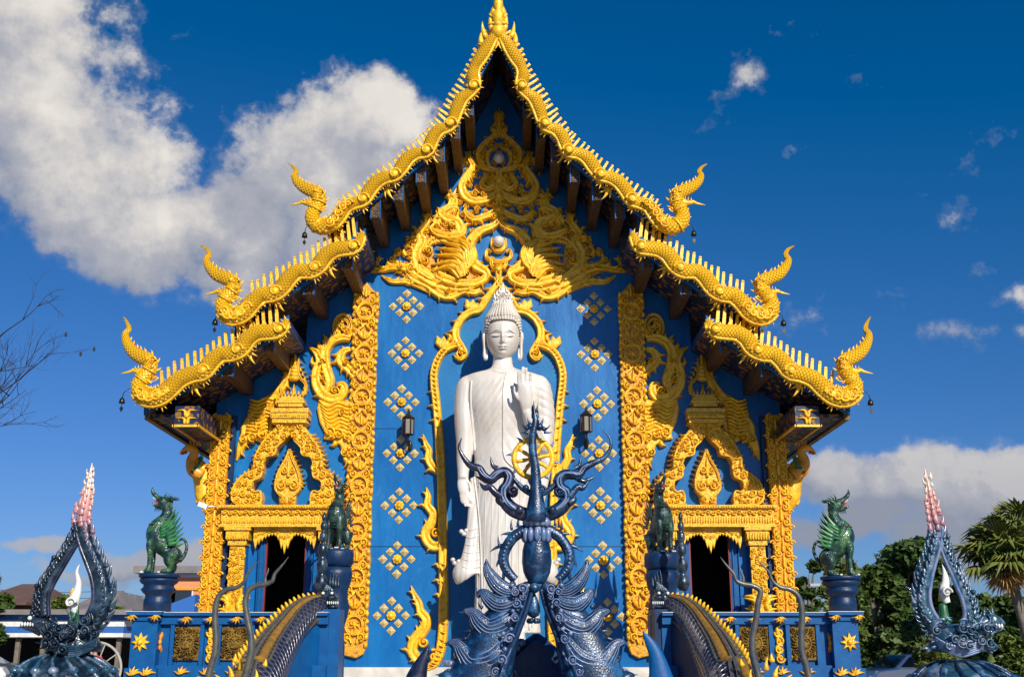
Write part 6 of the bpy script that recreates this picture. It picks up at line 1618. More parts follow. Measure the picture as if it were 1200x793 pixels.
# ------------------------------------------------------------ naga tail flames in the near corners
def corner(side):
    Y = 11.0; K = KM(Y)
    def T(px, py, dy=0): p = at(px, py, Y); return (p.x, Y + dy, p.z)
    def hn(mb, pts, seg=12, flat=.8, dy=0): q = cr(pts, 6); mb.tube([T(a[0], a[1], dy + (a[3] if len(a) > 3 else 0)) for a in q], [max(.002, a[2] * K) for a in q], seg, flat)
    main = 'naga_dark' if side == 0 else 'naga_teal'
    lab = ('dark naga tail flame with pink tip on a round dome, left corner' if side == 0 else 'teal naga tail flame with pale pink tip on a dome, beside the palms')
    base = T(84 if side == 0 else 1123, 793)
    t = thing('naga_tail_flame', lab, 'sculpture', (base[0], Y, 0), 'naga tail flames')
    if side == 0:
        A = [(52, 722, 9), (51, 708, 9), (52, 696, 9), (57, 684, 9), (64, 672, 8.5), (74, 656, 8), (84, 640, 7.5), (93, 626, 6.5), (98, 612, 6)]
        B = [(88, 742, 9), (101, 735, 12), (112, 723, 13), (119, 708, 12.5), (120, 692, 12), (117, 676, 11.5), (111, 660, 11), (104, 644, 10), (99, 628, 10), (97, 612, 10.5)]
        C = [(97, 622, 10), (97, 608, 10.5), (99, 596, 10), (102, 584, 8), (104, 572, 6), (106, 560, 4.5), (107, 550, 2.5), (108, 542, .4)]
        extra = [(120, 716, 7), (126, 704, 5), (130, 694, 3), (133, 688, .5)]; inner = [(88, 718, 3), (86, 706, 6), (90, 694, 5), (92, 682, 3.2), (90, 670, 1.8), (93, 661, .4)]
        collar = (88, 748, 34); dome = (78, 764, 62); dhead = [(60, 738, 9), (48, 730, 9), (38, 726, 7), (28, 725, 4), (22, 722, 1)]; gx = 88
    else:
        A = [(1100, 738, 10), (1090, 726, 11), (1083, 712, 10), (1081, 698, 9.5), (1083, 682, 9), (1087, 666, 8.5), (1092, 650, 8), (1096, 634, 7.5), (1098, 618, 7)]
        B = [(1132, 735, 9), (1136, 720, 9), (1133, 704, 8.5), (1127, 690, 8), (1121, 676, 7.5), (1114, 662, 7), (1108, 648, 6.5), (1103, 634, 6), (1099, 618, 6)]
        C = [(1099, 630, 9), (1096, 616, 9), (1093, 604, 8), (1091, 592, 7), (1089, 580, 6), (1087, 568, 4.8), (1085, 558, 2.6), (1083.5, 548, .5)]
        extra = [(1085, 722, 7), (1078, 710, 5), (1072, 698, 3), (1068, 692, .5)]; inner = [(1110, 706, 4), (1106, 694, 5.5), (1108, 682, 4.5), (1107, 670, 2.5), (1104, 660, .5)]
        collar = (1122, 748, 38); dome = (1126, 772, 66); dhead = [(1140, 738, 9), (1152, 732, 10), (1162, 727, 8), (1172, 727, 4), (1178, 731, 1)]; gx = 1109
    r1 = random.Random(3 + side)
    for nm, pts, m in (('flame_arm', A, main), ('flame_arm', B, main)):
        mb = MB(); hn(mb, [(a[0], a[1], a[2] * .85) for a in pts]); o = mb.build(nm, m, t)
        mb = MB(); out_ = -1 if pts is A else 1
        for row in range(2):
            q = cr([(a[0], a[1], a[2] * .88) for a in pts], 8); n = 13
            for j in range(n):
                i = min(len(q) - 2, int(len(q) * (j + .5 + row * .4) / (n + 1))); a, b = T(*q[i - 1][:2]), T(*q[i + 1][:2]); tx, tz = b[0] - a[0], b[2] - a[2]; l = hypot(tx, tz); tx /= l; tz /= l
                nx, nz = -tz, tx
                if nx * out_ < 0: nx, nz = -nx, -nz
                p = T(*q[i][:2]); R = q[i][2] * K; k_ = .95 if row == 0 else .35
                an = atan2(nz * .7 + tz * .8, nx * .7 + tx * .8)
                b0 = (p[0] + nx * R * k_, p[1] - (0 if row == 0 else R * .6), p[2] + nz * R * k_)
                fl3(mb, b0, an, (13 - row * 3) * K * (.8 + .4 * r1.random()), 3.3 * K, (.45 if row == 0 else .8) * out_, seg=8, flat=.6); fl3(mb, (b0[0], b0[1] - .02, b0[2] - .03), an - .5 * out_, 8 * K, 2.2 * K, .9 * out_, seg=6, flat=.6)
                if row == 0 and j % 4 == 0: mb.ball((b0[0] + nx * 3 * K, b0[1] - .03, b0[2] + nz * 3 * K), 2.8 * K, 10, 8)
        sub(mb, 'barbs', 'flame_fade' if pts is B and side == 0 else main, o)
        mb = MB(); hn(mb, [(a[0] - out_ * a[2] * .75, a[1], a[2] * .25) for a in pts], 8, 1, -.03); sub(mb, 'inner_edge', 'lilac_highlight' if side else 'trident_dark', o)
    mb = MB(); hn(mb, [(a[0], a[1], a[2] * .72) for a in C]); tip = mb.build('flame_tip', 'flame_fade', t)
    mb = MB()
    q = cr(C, 8)
    for row in (-1, 0, 1):
        for j in range(10):
            i = int(3 + j * (len(q) - 10) / 10); p = T(*q[i][:2]); R = q[i][2] * K
            fl3(mb, (p[0] + row * R * .7, p[1] - (R * .6 if row == 0 else .02), p[2] + r1.uniform(-.03, .03) + .02 * row), pi / 2 + (-row) * r1.uniform(.15, .75), (13 - j * .7) * K * (.8 + .5 * r1.random()), (4.2 - .28 * j) * K, .5 * (row or .2), seg=8, flat=.6)
            if row and j % 2: mb.ball((p[0] + row * R * 1.0, p[1] - .03, p[2] + .02), (1.8 - .12 * j) * K, 8, 6)
    sub(mb, 'petals', 'flame_fade', tip)
    mb = MB(); hn(mb, extra); 
    for j in range(4): a = extra[j]; fl3(mb, T(a[0], a[1]), pi / 2 + (.6 if side else -.6), 9 * K, 2.5 * K, .4)
    mb.build('side_hook', main, t)
    mb = MB(); hn(mb, inner); spiral2(mb, *[T(inner[1][0], inner[1][1])[i] for i in (0, 2)], 6 * K, 1.8 * K, Y - .05, .05, 0, 1.3, 1); il = mb.build('inner_flame', 'white_paint', t)
    mb = MB(); hn(mb, [(gx - 5, 704, 3), (gx - 5, 694, 2.5), (gx - 4, 688, .5)], dy=.03); sub(mb, 'gold_leaf', 'gold', il)
    mb = MB(); vx = T(gx - 2, 720)[0]; mb.lathe((vx, Y + .02, 0), [(r * K, T(gx, y)[2]) for y, r in ((735, 7), (726, 6), (718, 5), (710, 4.5), (706, 3)) ], 16); mb.build('green_bud', 'feather_green', t)
    # coiled heads and waves around the foot
    mb = MB(); hn(mb, dhead); s = -1 if side == 0 else 1
    for (x, y, L_, a) in ((dhead[2][0], dhead[2][1] - 5, 12, pi / 2 - s * .5), (dhead[1][0], dhead[1][1] - 8, 13, pi / 2 - s * .6), (dhead[0][0], dhead[0][1] - 9, 12, pi / 2 - s * .7), (dhead[3][0], dhead[3][1] + 4, 9, -pi / 2 + s * .3)): fl3(mb, T(x, y), a, L_ * K, 3 * K, .5 * s)
    hn(mb, [(dhead[1][0], dhead[1][1] + 10, 5), (dhead[2][0], dhead[2][1] + 10, 4), (dhead[3][0], dhead[3][1] + 9, 2.5), (dhead[3][0] + s * 4, dhead[3][1] + 6, .6)])
    hd = mb.build('small_naga_head', main, t)
    mb = MB()
    for j in range(6): mb.ball(T(dhead[3][0] - s * j * 3.2, dhead[3][1] + 6, -.04), (.012, .012, .022), 6, 5)
    mb.ball(T(dhead[2][0], dhead[2][1] - 2, -.06), .022, 8, 6)
    sub(mb, 'teeth', 'white_paint', hd)
    mb = MB(); cx_, cy_, cw_ = collar
    x0_, _, z0_ = T(cx_, cy_); 
    mb.lathe((x0_, Y, z0_ - 14 * K), [(cw_ * .85 * K, 0), (cw_ * .95 * K, 6 * K), (cw_ * .8 * K, 12 * K), (cw_ * .7 * K, 18 * K), (cw_ * .8 * K, 24 * K), (cw_ * .55 * K, 30 * K)], 24, sy=.8)
    for j in range(46):
        a = r1.uniform(-1.0, 1.0) * cw_; b = r1.uniform(-14, 22); yy = -sqrt(max(0.05, 1 - (a / cw_) ** 2)) * cw_ * K * .75
        p = T(cx_ + a, cy_ - b, 0); L_ = r1.uniform(9, 17); an = r1.choice((.2, .6, pi - .2, pi - .6, 1.2, 2.0)); fl3(mb, (p[0], Y + yy, p[2]), an, L_ * K, 2.6 * K, r1.choice((-1, 1)) * .9, seg=7)
        if j % 3 == 0: spiral2(mb, p[0], p[2], 5.5 * K, 1.7 * K, Y + yy - .02, .05, j, 1.4, r1.choice((-1, 1)))
    wc_ = mb.build('wave_collar', main, t)
    mb = MB()                                  # long pale feathers of the collar
    for j in range(6):
        s2 = -1 if side else 1; q = [(cx_ - s2 * 16, cy_ + 2 + j * 2.6, 1), (cx_ + s2 * 4, cy_ + 9 + j * 2.2, 1.8), (cx_ + s2 * 22, cy_ + 7 + j * 1.5, 1.5), (cx_ + s2 * (38 - j), cy_ - 2 + j * 2, .5)]
        hn(mb, q, 7, 1, -cw_ * K * .8 + .01 * j)
    sub(mb, 'long_feathers', 'lilac_highlight' if side else 'naga_teal', wc_)
    mb = MB(); dx_, dy_, dr_ = dome; dR = dr_ * K; x0_, _, z0_ = T(dx_, dy_)
    vs = []; seg = 72; rows_ = 22
    for i in range(rows_ + 1):
        ph = pi * .5 * i / rows_
        for k_ in range(seg):
            a = 2 * pi * k_ / seg; rr = dR * sin(ph + .02) * (1 + .018 * sin(a * 15 + i * .55)); vs.append((x0_ + cos(a) * rr, Y + sin(a) * rr * .9, z0_ - dR * .75 * (1 - cos(ph)) ))
    fs = [(i * seg + k_, i * seg + (k_ + 1) % seg, (i + 1) * seg + (k_ + 1) % seg, (i + 1) * seg + k_) for i in range(rows_) for k_ in range(seg)]; fs.append(tuple(range(seg)))
    zb = z0_ - dR * .75
    mb.add(vs, fs); mb.lathe((x0_, Y, 0), [(dR * 1.02, 0), (dR * 1.02, zb * .3), (dR * .95, zb * .5), (dR * 1.02, zb - .02), (dR * .98, zb + .01)], 40, sy=.9)
    dm = mb.build('dome', main, t)
    mb = MB()
    for j in range(16):                        # streaming wave lines on the dome
        a0 = 2 * pi * j / 16 + .2; P = []; 
        for i in range(12):
            ph = pi * (.08 + .42 * i / 11); a = a0 + .05 * i; P.append((x0_ + cos(a) * dR * sin(ph) * 1.02, Y + sin(a) * dR * sin(ph) * .92, z0_ - dR * .75 * (1 - cos(ph)) + .01))
        mb.tube(P, [.004 + .016 * sin(pi * i / 11) for i in range(12)], 6)
        p = P[6]; mb.ball(p, (.05, .05, .04), 10, 8)
    sub(mb, 'wave_lines', 'naga_teal' if side == 0 else 'trident_blue', dm)
corner(0); corner(1)
# ------------------------------------------------------------ background
rb = random.Random(42)
def leaves(mb, c, r, n, size, rnd, squash=.8):
    for _ in range(n):
        d = Vector((rnd.gauss(0, 1), rnd.gauss(0, 1), rnd.gauss(0, 1))).normalized() * (rnd.random() ** .33)
        p = Vector(c) + Vector((d.x * r, d.y * r, d.z * r * squash)); s = size * rnd.uniform(.6, 1.3)
        u = Vector((rnd.gauss(0, 1), rnd.gauss(0, 1), rnd.gauss(0, .6))).normalized(); v = u.cross(Vector((rnd.gauss(0, 1), rnd.gauss(0, 1), rnd.gauss(0, 1)))).normalized()
        mb.add([p - u * s, p - v * s * .5, p + u * s, p + v * s * .5], [(0, 1, 2, 3)], False)
def tree(lab, x, y, h, r, seed, m='leaf_dark', lsize=.22, clumps=26, per=150, z0=0, group='broadleaf trees behind the temple', low=.25):
    rnd = random.Random(seed); t = thing('tree', lab, 'tree', (x, y, z0), group)
    mb = MB(); mb.tube([(x, y, z0), (x + .1, y, z0 + h * .3), (x - .1, y, z0 + h * .6), (x, y, z0 + h * .85)], [h * .035, h * .03, h * .02, .03], 8)
    C = []
    for i in range(clumps):
        a = rnd.uniform(0, 2 * pi); q = rnd.random() ** .5; zz = rnd.uniform(low, 1); k = sqrt(max(.08, 1 - ((zz - .55) / .5) ** 2))
        c = Vector((x + cos(a) * r * q * k, y + sin(a) * r * q * k, z0 + h * zz * .93)); C.append((c, r * rnd.uniform(.2, .36)))
        if i % 2 == 0: mb.tube([(x, y, z0 + h * (.3 + .3 * zz)), tuple((Vector((x, y, z0 + h * (.45 + .3 * zz))) + c) / 2), tuple(c)], [h * .012, h * .008, .02], 6)
    mb.build('trunk', 'bark', t)
    mb = MB()
    for c, cr_ in C: leaves(mb, c, cr_, per, lsize, rnd)
    mb.build('crown', m, t)
    return t
def gx(px, Y): return (px - 600) / FPX * Y * 1.035
def gz(py, Y): return at(600, py, Y).z
for (px, py, Y, rpx, m, lab, sd) in ((1035, 628, 52, 48, 'leaf_dark', 'tallest dark tree behind the right corner of the temple', 1), (1000, 655, 46, 30, 'leaf_dark', 'dark tree directly behind the right dragon statue', 2), (962, 640, 40, 20, 'leaf_light', 'small light green tree next to the right corner column', 3),
                                  (1075, 690, 40, 34, 'leaf_light', 'lighter bushy tree between the dark tree and the palms', 4), (1120, 700, 60, 46, 'leaf_dark', 'dark tree low behind the palms', 5), (1185, 690, 58, 44, 'leaf_dark', 'dark tree at the right edge behind the palms', 6), (1062, 745, 30, 24, 'leaf_light', 'leafy shrub by the white car', 7),
                                  (1050, 668, 60, 40, 'leaf_dark', 'broad dark tree filling the gap behind the lamp post', 13), (985, 690, 62, 40, 'leaf_dark', 'dark low tree behind the right balustrade post', 14), (1090, 720, 48, 30, 'leaf_dark', 'dark low tree directly behind the right flame sculpture', 15), (1140, 735, 42, 26, 'leaf_light', 'green bush at the foot of the palms', 16), (8, 668, 55, 30, 'leaf_dark', 'green tree at the far left edge', 8), (30, 700, 70, 22, 'leaf_light', 'low green tree before the brown roofed house', 9), (100, 690, 62, 16, 'leaf_light', 'small yellowish tree seen through the left flame', 10), (160, 708, 66, 16, 'leaf_light', 'low tree beside the cream house', 11), (930, 650, 50, 20, 'leaf_dark', 'dark narrow tree hidden half behind the temple corner', 12)):
    h = gz(py, Y); tree(lab, gx(px, Y), Y, h, rpx * KM(Y) * 1.15, sd, m, lsize=.10 + Y * .0022, clumps=48 if rpx > 25 else 26, per=190, low=.12 if py > 640 else .2)
# palms with fan leaves
def fan(mb, c, d, L, rnd, mi=0):
    d = Vector(d).normalized(); s = d.cross(Vector((0, 0, 1)));
    if s.length < .1: s = Vector((1, 0, 0))
    s.normalize(); u = s.cross(d)
    hub = Vector(c) + d * L * .45; mb.tube([tuple(c), tuple(hub)], [.03, .015], 5, mi=mi)
    for i in range(21):
        a = (i - 10) / 10 * 2.0; r = L * .55 * rnd.uniform(.8, 1.05); dd = d * cos(a) + s * sin(a); e = hub + dd * r - Vector((0, 0, 1)) * r * rnd.uniform(.15, .5); w_ = dd.cross(u).normalized() * r * .06
        m_ = hub + dd * r * .55; mb.add([hub, m_ + w_ - u * .02, e, m_ - w_ - u * .02, m_ + u * .03], [(0, 1, 4), (1, 2, 4), (2, 3, 4), (3, 0, 4)], False, mi=mi)
def palm_tree(lab, px, py, Y, R, seed, lean=0):
    rnd = random.Random(seed); x = gx(px, Y); z = gz(py, Y); t = thing('fan_palm', lab, 'palm tree', (x - lean, Y, 0), 'fan palms')
    mb = MB(); mb.tube(cr([(x - lean, Y, 0), (x - lean * .6, Y, z * .4), (x - lean * .2, Y, z * .8), (x, Y, z)], 4), .14, 10); mb.build('trunk', 'bark', t)
    mb = MB()
    for i in range(44):
        el = rnd.uniform(-.25, 1.35); a = rnd.uniform(0, 2 * pi); fan(mb, (x, Y, z), (cos(a) * cos(el), sin(a) * cos(el), sin(el)), R * rnd.uniform(.8, 1.1), rnd)
    mb.build('crown', 'palm_green', t)
    mb = MB()
    for i in range(12):
        el = rnd.uniform(-.8, .25); a = rnd.uniform(0, 2 * pi); fan(mb, (x, Y, z - .1), (cos(a) * cos(el), sin(a) * cos(el), sin(el)), R * rnd.uniform(.5, .8), rnd)
    mb.build('dry_fronds', 'palm_dry', t)
palm_tree('tall fan palm with dry yellow lower fronds beside the right flame sculpture', 1152, 660, 33, 1.75, 1, lean=-.6)
palm_tree('fan palm with highest crown at the right edge', 1172, 630, 37, 1.7, 2)
palm_tree('fan palm cut by the right picture edge', 1200, 668, 35, 1.7, 3)
# bare branches reaching in at the upper left
Yt = 24.0; t = thing('bare_tree', 'leafless thin tree branches reaching in from the upper left', 'tree', (gx(-70, Yt), Yt, 0))
mb = MB(); rt = random.Random(5); tips = []
def br(p, d, L, r, dep):
    q = [p]; 
    for i in range(6): d = (d + Vector((rt.gauss(0, .12), rt.gauss(0, .12), rt.gauss(.02, .11)))).normalized(); q.append(q[-1] + d * L / 6)
    mb.tube([tuple(a) for a in q], [r * (1 - .7 * i / 6) for i in range(7)], 5 if dep else 6)
    tips.append(q[-1])
    if dep < 4:
        for k in range(4 if dep < 3 else 3):
            i = rt.randint(2, 6); nd = (d + Vector((rt.gauss(0, .55), rt.gauss(0, .5), rt.gauss(.1, .5)))).normalized(); br(q[i], nd, L * rt.uniform(.45, .7), r * .5, dep + 1)
tr0 = Vector((gx(-70, Yt), Yt, 0)); fork = Vector((gx(-60, Yt), Yt, gz(520, Yt)))
mb.tube([tuple(tr0), tuple((tr0 + fork) / 2 + Vector((.1, 0, 0))), tuple(fork)], [.22, .17, .11], 10)
for (ax, ay, bx_, by_, r) in ((-55, 520, 40, 425, .035), (-50, 500, 46, 440, .032), (-58, 520, 24, 522, .022), (-58, 530, 40, 462, .028)):
    a = Vector((gx(ax, Yt), Yt, gz(ay, Yt))); b = Vector((gx(bx_, Yt), Yt, gz(by_, Yt))); br(a, (b - a).normalized(), (b - a).length * 1.02, r, 1)
mb.build('branches', 'bare_wood', t)
mb = MB()
tips.sort(key=lambda p: -p.x)
for p in tips[0:9:3]: mb.ball(p - Vector((0, 0, .06)), (.03, .03, .055), 6, 5)
mb.build('seed_pods', 'bare_wood', t)

# long open shelter with blue stripe, houses
def house(lab, x0, x1, y, z1, depth, wallm, roofm, roof_h=.8, over=.4, windows=(), flat=False, name='house', cat='house'):
    t = thing(name, lab, cat, ((x0 + x1) / 2, y, 0))
    mb = MB(); mb.box2((x0, y, 0), (x1, y + depth, z1)); mb.build('wall', wallm, t)
    mb = MB()
    if flat: mb.box2((x0 - over, y - over, z1 + .01), (x1 + over, y + depth + over, z1 + roof_h))
    else:
        a, b, c, d = x0 - over, x1 + over, y - over, y + depth + over; m_ = (c + d) / 2; ins = min(2.5, (b - a) * .3)
        mb.add([(a, c, z1), (b, c, z1), (b, d, z1), (a, d, z1), (a + ins, m_, z1 + roof_h), (b - ins, m_, z1 + roof_h), (a, c, z1 - .15), (b, c, z1 - .15), (b, d, z1 - .15), (a, d, z1 - .15)],
               [(0, 1, 5, 4), (1, 2, 5), (2, 3, 4, 5), (3, 0, 4), (6, 7, 1, 0), (7, 8, 2, 1), (8, 9, 3, 2), (9, 6, 0, 3), (9, 8, 7, 6)], False)
    mb.build('roof', roofm, t)
    for (wx, wz_, ww, wh) in windows:
        mb = MB(); mb.box2((wx - ww / 2 - .08, y - .06, wz_ - wh / 2 - .08), (wx + ww / 2 + .08, y - .003, wz_ + wh / 2 + .08)); wn = mb.build('window', 'white_paint', t)
        mb = MB(); mb.box2((wx - ww / 2, y - .075, wz_ - wh / 2), (wx + ww / 2, y - .062, wz_ + wh / 2)); sub(mb, 'pane', 'glass_dark', wn)
    return t
Yo = 80; xo0, xo1 = gx(196, Yo), gx(262, Yo)
t = house('orange painted building with grey roof behind the left balustrade', xo0, xo1, Yo, gz(672, Yo), 12, 'orange_wall', 'grey_roof', .5, .8, [(gx(213, Yo), gz(698, Yo), 1.9, .9), (gx(235, Yo), gz(698, Yo), 1.4, .9)], flat=True)
mb = MB(); mb.box2((xo0 - .05, Yo - .12, gz(691, Yo)), (xo1, Yo - .004, gz(688.5, Yo))); mb.box2((xo0 + .7, Yo - .1, 0), (xo0 + 1.1, Yo - .125, gz(673, Yo))); mb.build('red_trim', 'orange_paint', t)
mb = MB(); mb.box2((xo0 - .02, Yo - .15, gz(676, Yo)), (xo1, Yo - .005, gz(672, Yo) - .01)); mb.build('white_band', 'white_paint', t)
Yc = 76; t = thing('awning', 'blue sloping awning in front of the orange building', 'awning', (gx(222, Yc), Yc, 0))
mb = MB(); p1, p2, p3 = (gx(186, Yc), gz(722, Yc)), (gx(250, Yc), gz(696, Yc)), (gx(250, Yc), gz(722, Yc)); mb.plate([p1, p3, p2], Yc + 3, 3, 0); mb.box2((gx(248, Yc), Yc + .2, 0), (gx(250, Yc), Yc + .4, p3[1])); mb.box2((gx(188, Yc), Yc + .2, 0), (gx(189, Yc), Yc + .4, p3[1])); mb.build('canvas', 'blue_stripe', t)
house('small cream building low behind the left dragon pedestal', gx(138, 85), gx(176, 85), 85, gz(708, 85), 8, 'cream_wall', 'grey_roof', .9, .3)
house('dark brown hip roofed house behind the left shelter', gx(18, 72), gx(56, 72), 72, gz(706, 72), 9, 'brown_roof', 'brown_roof', 1.4, .8, [(gx(38, 72), gz(712, 72), 1, .6)])
house('grey roofed low house right of the left flame sculpture', gx(120, 68), gx(148, 68), 68, gz(716, 68), 8, 'concrete', 'grey_roof', 1.4, .6)
Ys = 56; sh = thing('shelter', 'long open shelter with white and blue fascia bands behind the left flame', 'shelter', (gx(60, Ys), Ys, 0))
xa_, xb_ = gx(-60, Ys), gx(175, Ys)
mb = MB(); mb.box2((xa_ - .5, Ys - .6, gz(720, Ys)), (xb_ + .5, Ys + 7, gz(714, Ys))); mb.build('roof', 'grey_roof', sh)
for (y0, y1, m, o_) in ((726.5, 720.2, 'blue_stripe', 0), (733.5, 726.7, 'white_paint', .01), (741, 733.7, 'blue_stripe', .02), (746, 741.2, 'white_paint', .03)):
    mb = MB(); mb.box2((xa_, Ys - .1 - o_, gz(y0, Ys)), (xb_, Ys + 6.5, gz(y1, Ys))); mb.build('fascia_band', m, sh)
for i in range(9):
    mb = MB(); x = xa_ + .3 + i * (xb_ - xa_ - .6) / 8; mb.box2((x - .1, Ys + .2, 0), (x + .1, Ys + .4, gz(746.2, Ys))); mb.build('post', 'bark', sh)
mb = MB(); mb.box2((xa_, Ys + 6.6, 0), (xb_, Ys + 6.8, gz(742, Ys))); mb.build('back_wall', 'dark_room', sh)
Yr = 60; sh2 = thing('shelter', 'dark low shelter under the trees on the right', 'shelter', (gx(1040, Yr), Yr, 0))
mb = MB(); mb.box2((gx(1000, Yr), Yr, gz(750, Yr)), (gx(1110, Yr), Yr + 6, gz(744, Yr))); mb.build('roof', 'grey_roof', sh2)
mb = MB(); mb.box2((gx(1000, Yr), Yr + .1, gz(762, Yr)), (gx(1110, Yr), Yr + .2, gz(757, Yr))); mb.box2((gx(1000, Yr), Yr + 5.8, 0), (gx(1110, Yr), Yr + 6, gz(750, Yr))); mb.build('back_wall', 'deep_blue', sh2)
for i in range(5): mb = MB(); x = gx(1002 + i * 26, Yr); mb.box2((x - .08, Yr + .3, 0), (x + .08, Yr + .5, gz(750.2, Yr))); mb.build('post', 'galvanised', sh2)
# cars
def car(lab, x, y, rz, m, s=1.0, z=0):
    t = thing('parked_car', lab, 'car', (0, 0, 0), 'parked cars'); prof = [(-2.1, .35), (-2.15, .75), (-1.95, .95), (-1.25, 1.02), (-.75, 1.42), (.55, 1.46), (1.25, 1.05), (1.95, .95), (2.15, .7), (2.1, .35)]
    mb = MB(); n = len(prof); vs = []
    for yy, k in ((-.86, .96), (-.78, 1), (.78, 1), (.86, .96)):
        for a, b in prof: kk = k * (1 if b < 1.1 else .96); vs.append((a * kk, yy * (1 if b < 1.1 else .82), b * (k if b > .5 else 1)))
    fs = [(j * n + i, j * n + (i + 1) % n, (j + 1) * n + (i + 1) % n, (j + 1) * n + i) for j in range(3) for i in range(n)]; fs += [tuple(range(n - 1, -1, -1)), tuple(3 * n + i for i in range(n))]
    mb.add(vs, fs, False); b_ = mb.build('body', m, t)
    for sy in (-1, 1):
        mb = MB(); q = [(-1.12, 1.05), (-.70, 1.36), (.50, 1.38), (1.08, 1.05)]; yy = sy * .83; mb.add([(a, yy * (1 if b < 1.1 else .87) + sy * .02, b) for a, b in q] + [(a, yy * (1 if b < 1.1 else .87) - sy * .02, b) for a, b in q], [(0, 1, 2, 3), (7, 6, 5, 4), (0, 4, 5, 1), (1, 5, 6, 2), (2, 6, 7, 3), (3, 7, 4, 0)], False); mb.build('side_window', 'glass_dark', t)
    mb = MB(); mb.add([(-1.27, -.66, 1.05), (-1.27, .66, 1.05), (-.80, .6, 1.41), (-.80, -.6, 1.41), (-1.23, -.66, 1.03), (-1.23, .66, 1.03), (-.76, .6, 1.39), (-.76, -.6, 1.39)], [(0, 1, 2, 3), (4, 5, 6, 7), (0, 1, 5, 4), (1, 2, 6, 5), (2, 3, 7, 6), (3, 0, 4, 7)], False); mb.build('windscreen', 'glass_dark', t)
    for sx_2 in (-1.32, 1.32):
        for sy in (-.8, .8): mb = MB(); mb.tube([(sx_2, sy - .1, .33), (sx_2, sy + .1, .33)], .33, 18); wh = mb.build('wheel', 'rubber', t); mb = MB(); mb.tube([(sx_2, sy - .105, .33), (sx_2, sy + .105, .33)], .18, 12); sub(mb, 'rim', 'galvanised', wh)
    for sy in (-.6, .6): mb = MB(); mb.ball((-2.1, sy, .72), (.08, .16, .08), 8, 6); mb.build('headlight', 'white_paint', t)
    t.location = (x, y, z); t.rotation_euler = (0, 0, rz); t.scale = (s,) * 3
car('white parked car behind the right end of the balustrade', gx(1040, 38), 38, .25, 'car_white'); car('dark parked car under the left shelter', gx(14, 50), 50, .1, 'car_dark'); car('white parked car at the left picture edge', gx(-14, 44), 44, .3, 'car_white'); car('dark parked car under the right shelter', gx(1075, 56), 56, 0, 'car_dark')
# person in red by the balustrade
Yp = 36.0
def person(lab, x, y, m):
    t = thing('person', lab, 'person', (x, y, 0)); mb = MB()
    def tb(pts, seg=12, fl=1.0): q = cr(pts, 4); mb.tube([(x + a[0], y + a[1], a[2]) for a in q], [a[3] for a in q], seg, fl)
    tb([(0, 0, .82, .15), (0, 0, 1.0, .14), (0, 0, 1.2, .16), (0, 0, 1.36, .15), (0, 0, 1.43, .07), (0, 0, 1.5, .055)])
    mb.ball((x, y, 1.6), (.085, .1, .12), 14, 10); mb.ball((x, y - .1, 1.59), (.014, .02, .02), 6, 5)
    for s in (-1, 1):
        tb([(s * .09, 0, .88, .095), (s * .10, -.02 * s, .5, .065), (s * .11, .04 * s, .12, .042), (s * .11, .02 * s, .05, .045), (s * .11, -.1 + .02 * s, .03, .035)])
        tb([(s * .17, 0, 1.36, .055), (s * .22, .02, 1.12, .042), (s * .22, -.05, .88, .032), (s * .21, -.08, .80, .035)])
        for k in range(5): tb([(s * .20 + (k - 2) * .012, -.08, .79, .009), (s * .20 + (k - 2) * .014, -.09, .72 + abs(k - 2) * .008, .007)], 6)
    o = fuse('body', mb, 'skin', .012, t, 2)
    mb = MB()
    def tc_(pts, fl=1.0): q = cr(pts, 4); mb.tube([(x + a[0], y + a[1], a[2]) for a in q], [a[3] for a in q], 16, fl)
    tc_([(0, 0, .84, .175), (0, 0, 1.0, .16), (0, 0, 1.2, .18), (0, 0, 1.36, .165), (0, 0, 1.42, .09)])
    for s in (-1, 1): tc_([(s * .15, 0, 1.37, .07), (s * .21, .01, 1.22, .065), (s * .22, .01, 1.12, .06)])
    sub(mb, 'shirt', 'shirt_red', o); mb = MB()
    for s in (-1, 1): tc_([(s * .075, 0, .90, .12), (s * .10, -.02 * s, .5, .085), (s * .11, .04 * s, .12, .065)])
    sub(mb, 'trousers', m, o); mb = MB(); mb.ball((x, y + .02, 1.635), (.1, .11, .105), 12, 8); sub(mb, 'hair', 'hair_black', o)
    return t
person('person in a red shirt and dark trousers walking beside the left balustrade', gx(145.5, Yp), Yp, 'trousers_dark')
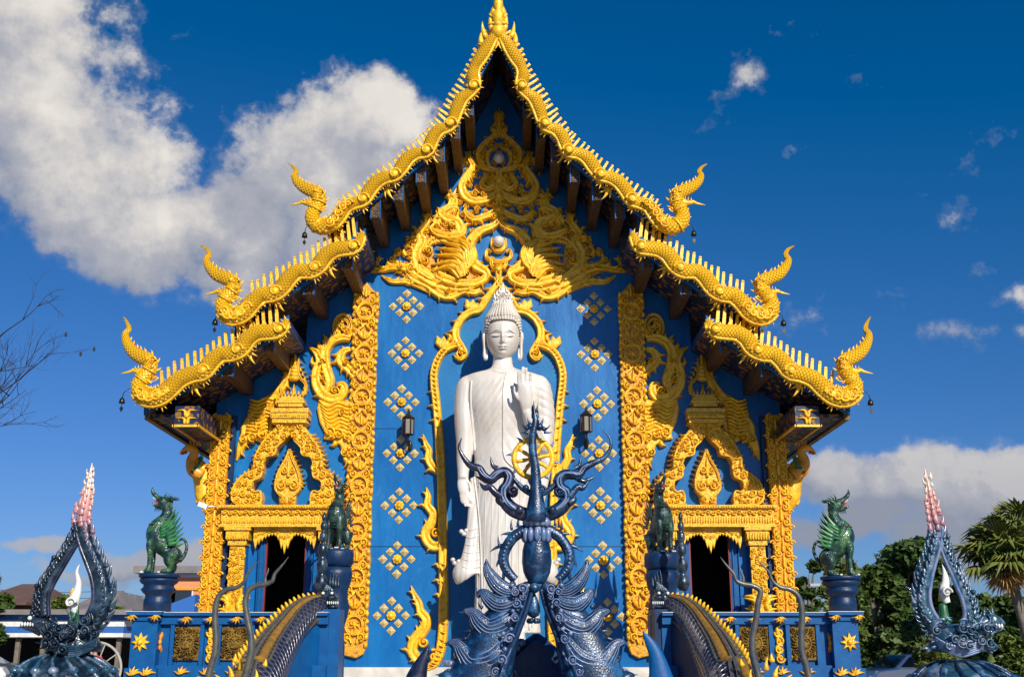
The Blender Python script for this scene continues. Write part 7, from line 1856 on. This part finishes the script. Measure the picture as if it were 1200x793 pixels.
# pale wooden cart wheel behind the person
Yw = 40; cxw, czw = gx(147, Yw), gz(776, Yw); t = thing('cart_wheel', 'large pale spoked wheel standing behind the person in red', 'wheel', (cxw, Yw, 0)); R = max(.5, czw)
R = .88; czw = R + .06; mb = MB(); n = 40; mb.tube([(cxw + cos(2 * pi * i / n) * R, Yw, czw + sin(2 * pi * i / n) * R) for i in range(n + 1)], .045, 8, caps=False); rm = mb.build('rim', 'concrete', t)
for i in range(10): mb = MB(); a = 2 * pi * i / 10; mb.tube([(cxw, Yw, czw), (cxw + cos(a) * R, Yw, czw + sin(a) * R)], .02, 6); mb.build('spoke', 'concrete', t)
# utility poles and wires
def pole(lab, px, Y, py):
    x = gx(px, Y); z = gz(py, Y); t = thing('utility_pole', lab, 'utility pole', (x, Y, 0), 'utility poles'); mb = MB(); mb.tube([(x, Y, 0), (x, Y, z)], [.14, .10], 8); mb.build('post', 'concrete', t)
    for k in range(3): mb = MB(); mb.box((x, Y - .1, z - .3 - k * .5), (1.4 - k * .3, .1, .1)); mb.build('crossarm', 'galvanised', t)
    return x, z
a1 = pole('concrete utility pole left of the orange building', 162, 95, 688); a2 = pole('utility pole beyond the left picture edge carrying the wires', -60, 95, 672); a3 = pole('utility pole hidden behind the temple carrying the wires', 300, 95, 694)
wi = thing('power_lines', 'thin dark power lines sagging across the left background', 'power line', (a1[0], 95, a1[1]))
for k in range(4):
    for (p, q) in ((a2, a1), (a1, a3)):
        mb = MB(); n = 16; mb.tube([(p[0] + (q[0] - p[0]) * i / n, 94.8, p[1] + (q[1] - p[1]) * i / n - .25 - k * .42 - 1.0 * sin(pi * i / n) * (.6 + .2 * k)) for i in range(n + 1)], .022, 5); mb.build('wire', 'bare_wood', wi)
x = gx(951, 42); lt = thing('street_lamp', 'thin grey lamp post by the trees right of the temple', 'street lamp', (x, 42, 0))
mb = MB(); mb.tube([(x, 42, 0), (x, 42, gz(690, 42)), (x - .3, 42, gz(686, 42))], [.07, .05, .04], 8); mb.build('post', 'galvanised', lt); mb = MB(); mb.box((x - .45, 42, gz(685, 42)), (.5, .18, .1)); mb.build('lamp_head', 'galvanised', lt)
# flowering hedge behind the left balustrade + low hills
mb = MB(); pts = []; n = 60
for i in range(n + 1): xx = -320 + 640 * i / n; pts.append((xx, 9 + 6 * noise.noise(Vector((xx * .012, 0, 3))) + 2 * noise.noise(Vector((xx * .05, 1, 0)))))
mb.plate(pts + [(320, -1), (-320, -1)], 560, 60, 0); struct(mb, 'hills', 'leaf_dark')
mb = MB(); mb.box2((-400, -60, -.4), (400, 700, 0)); struct(mb, 'ground', 'paving')
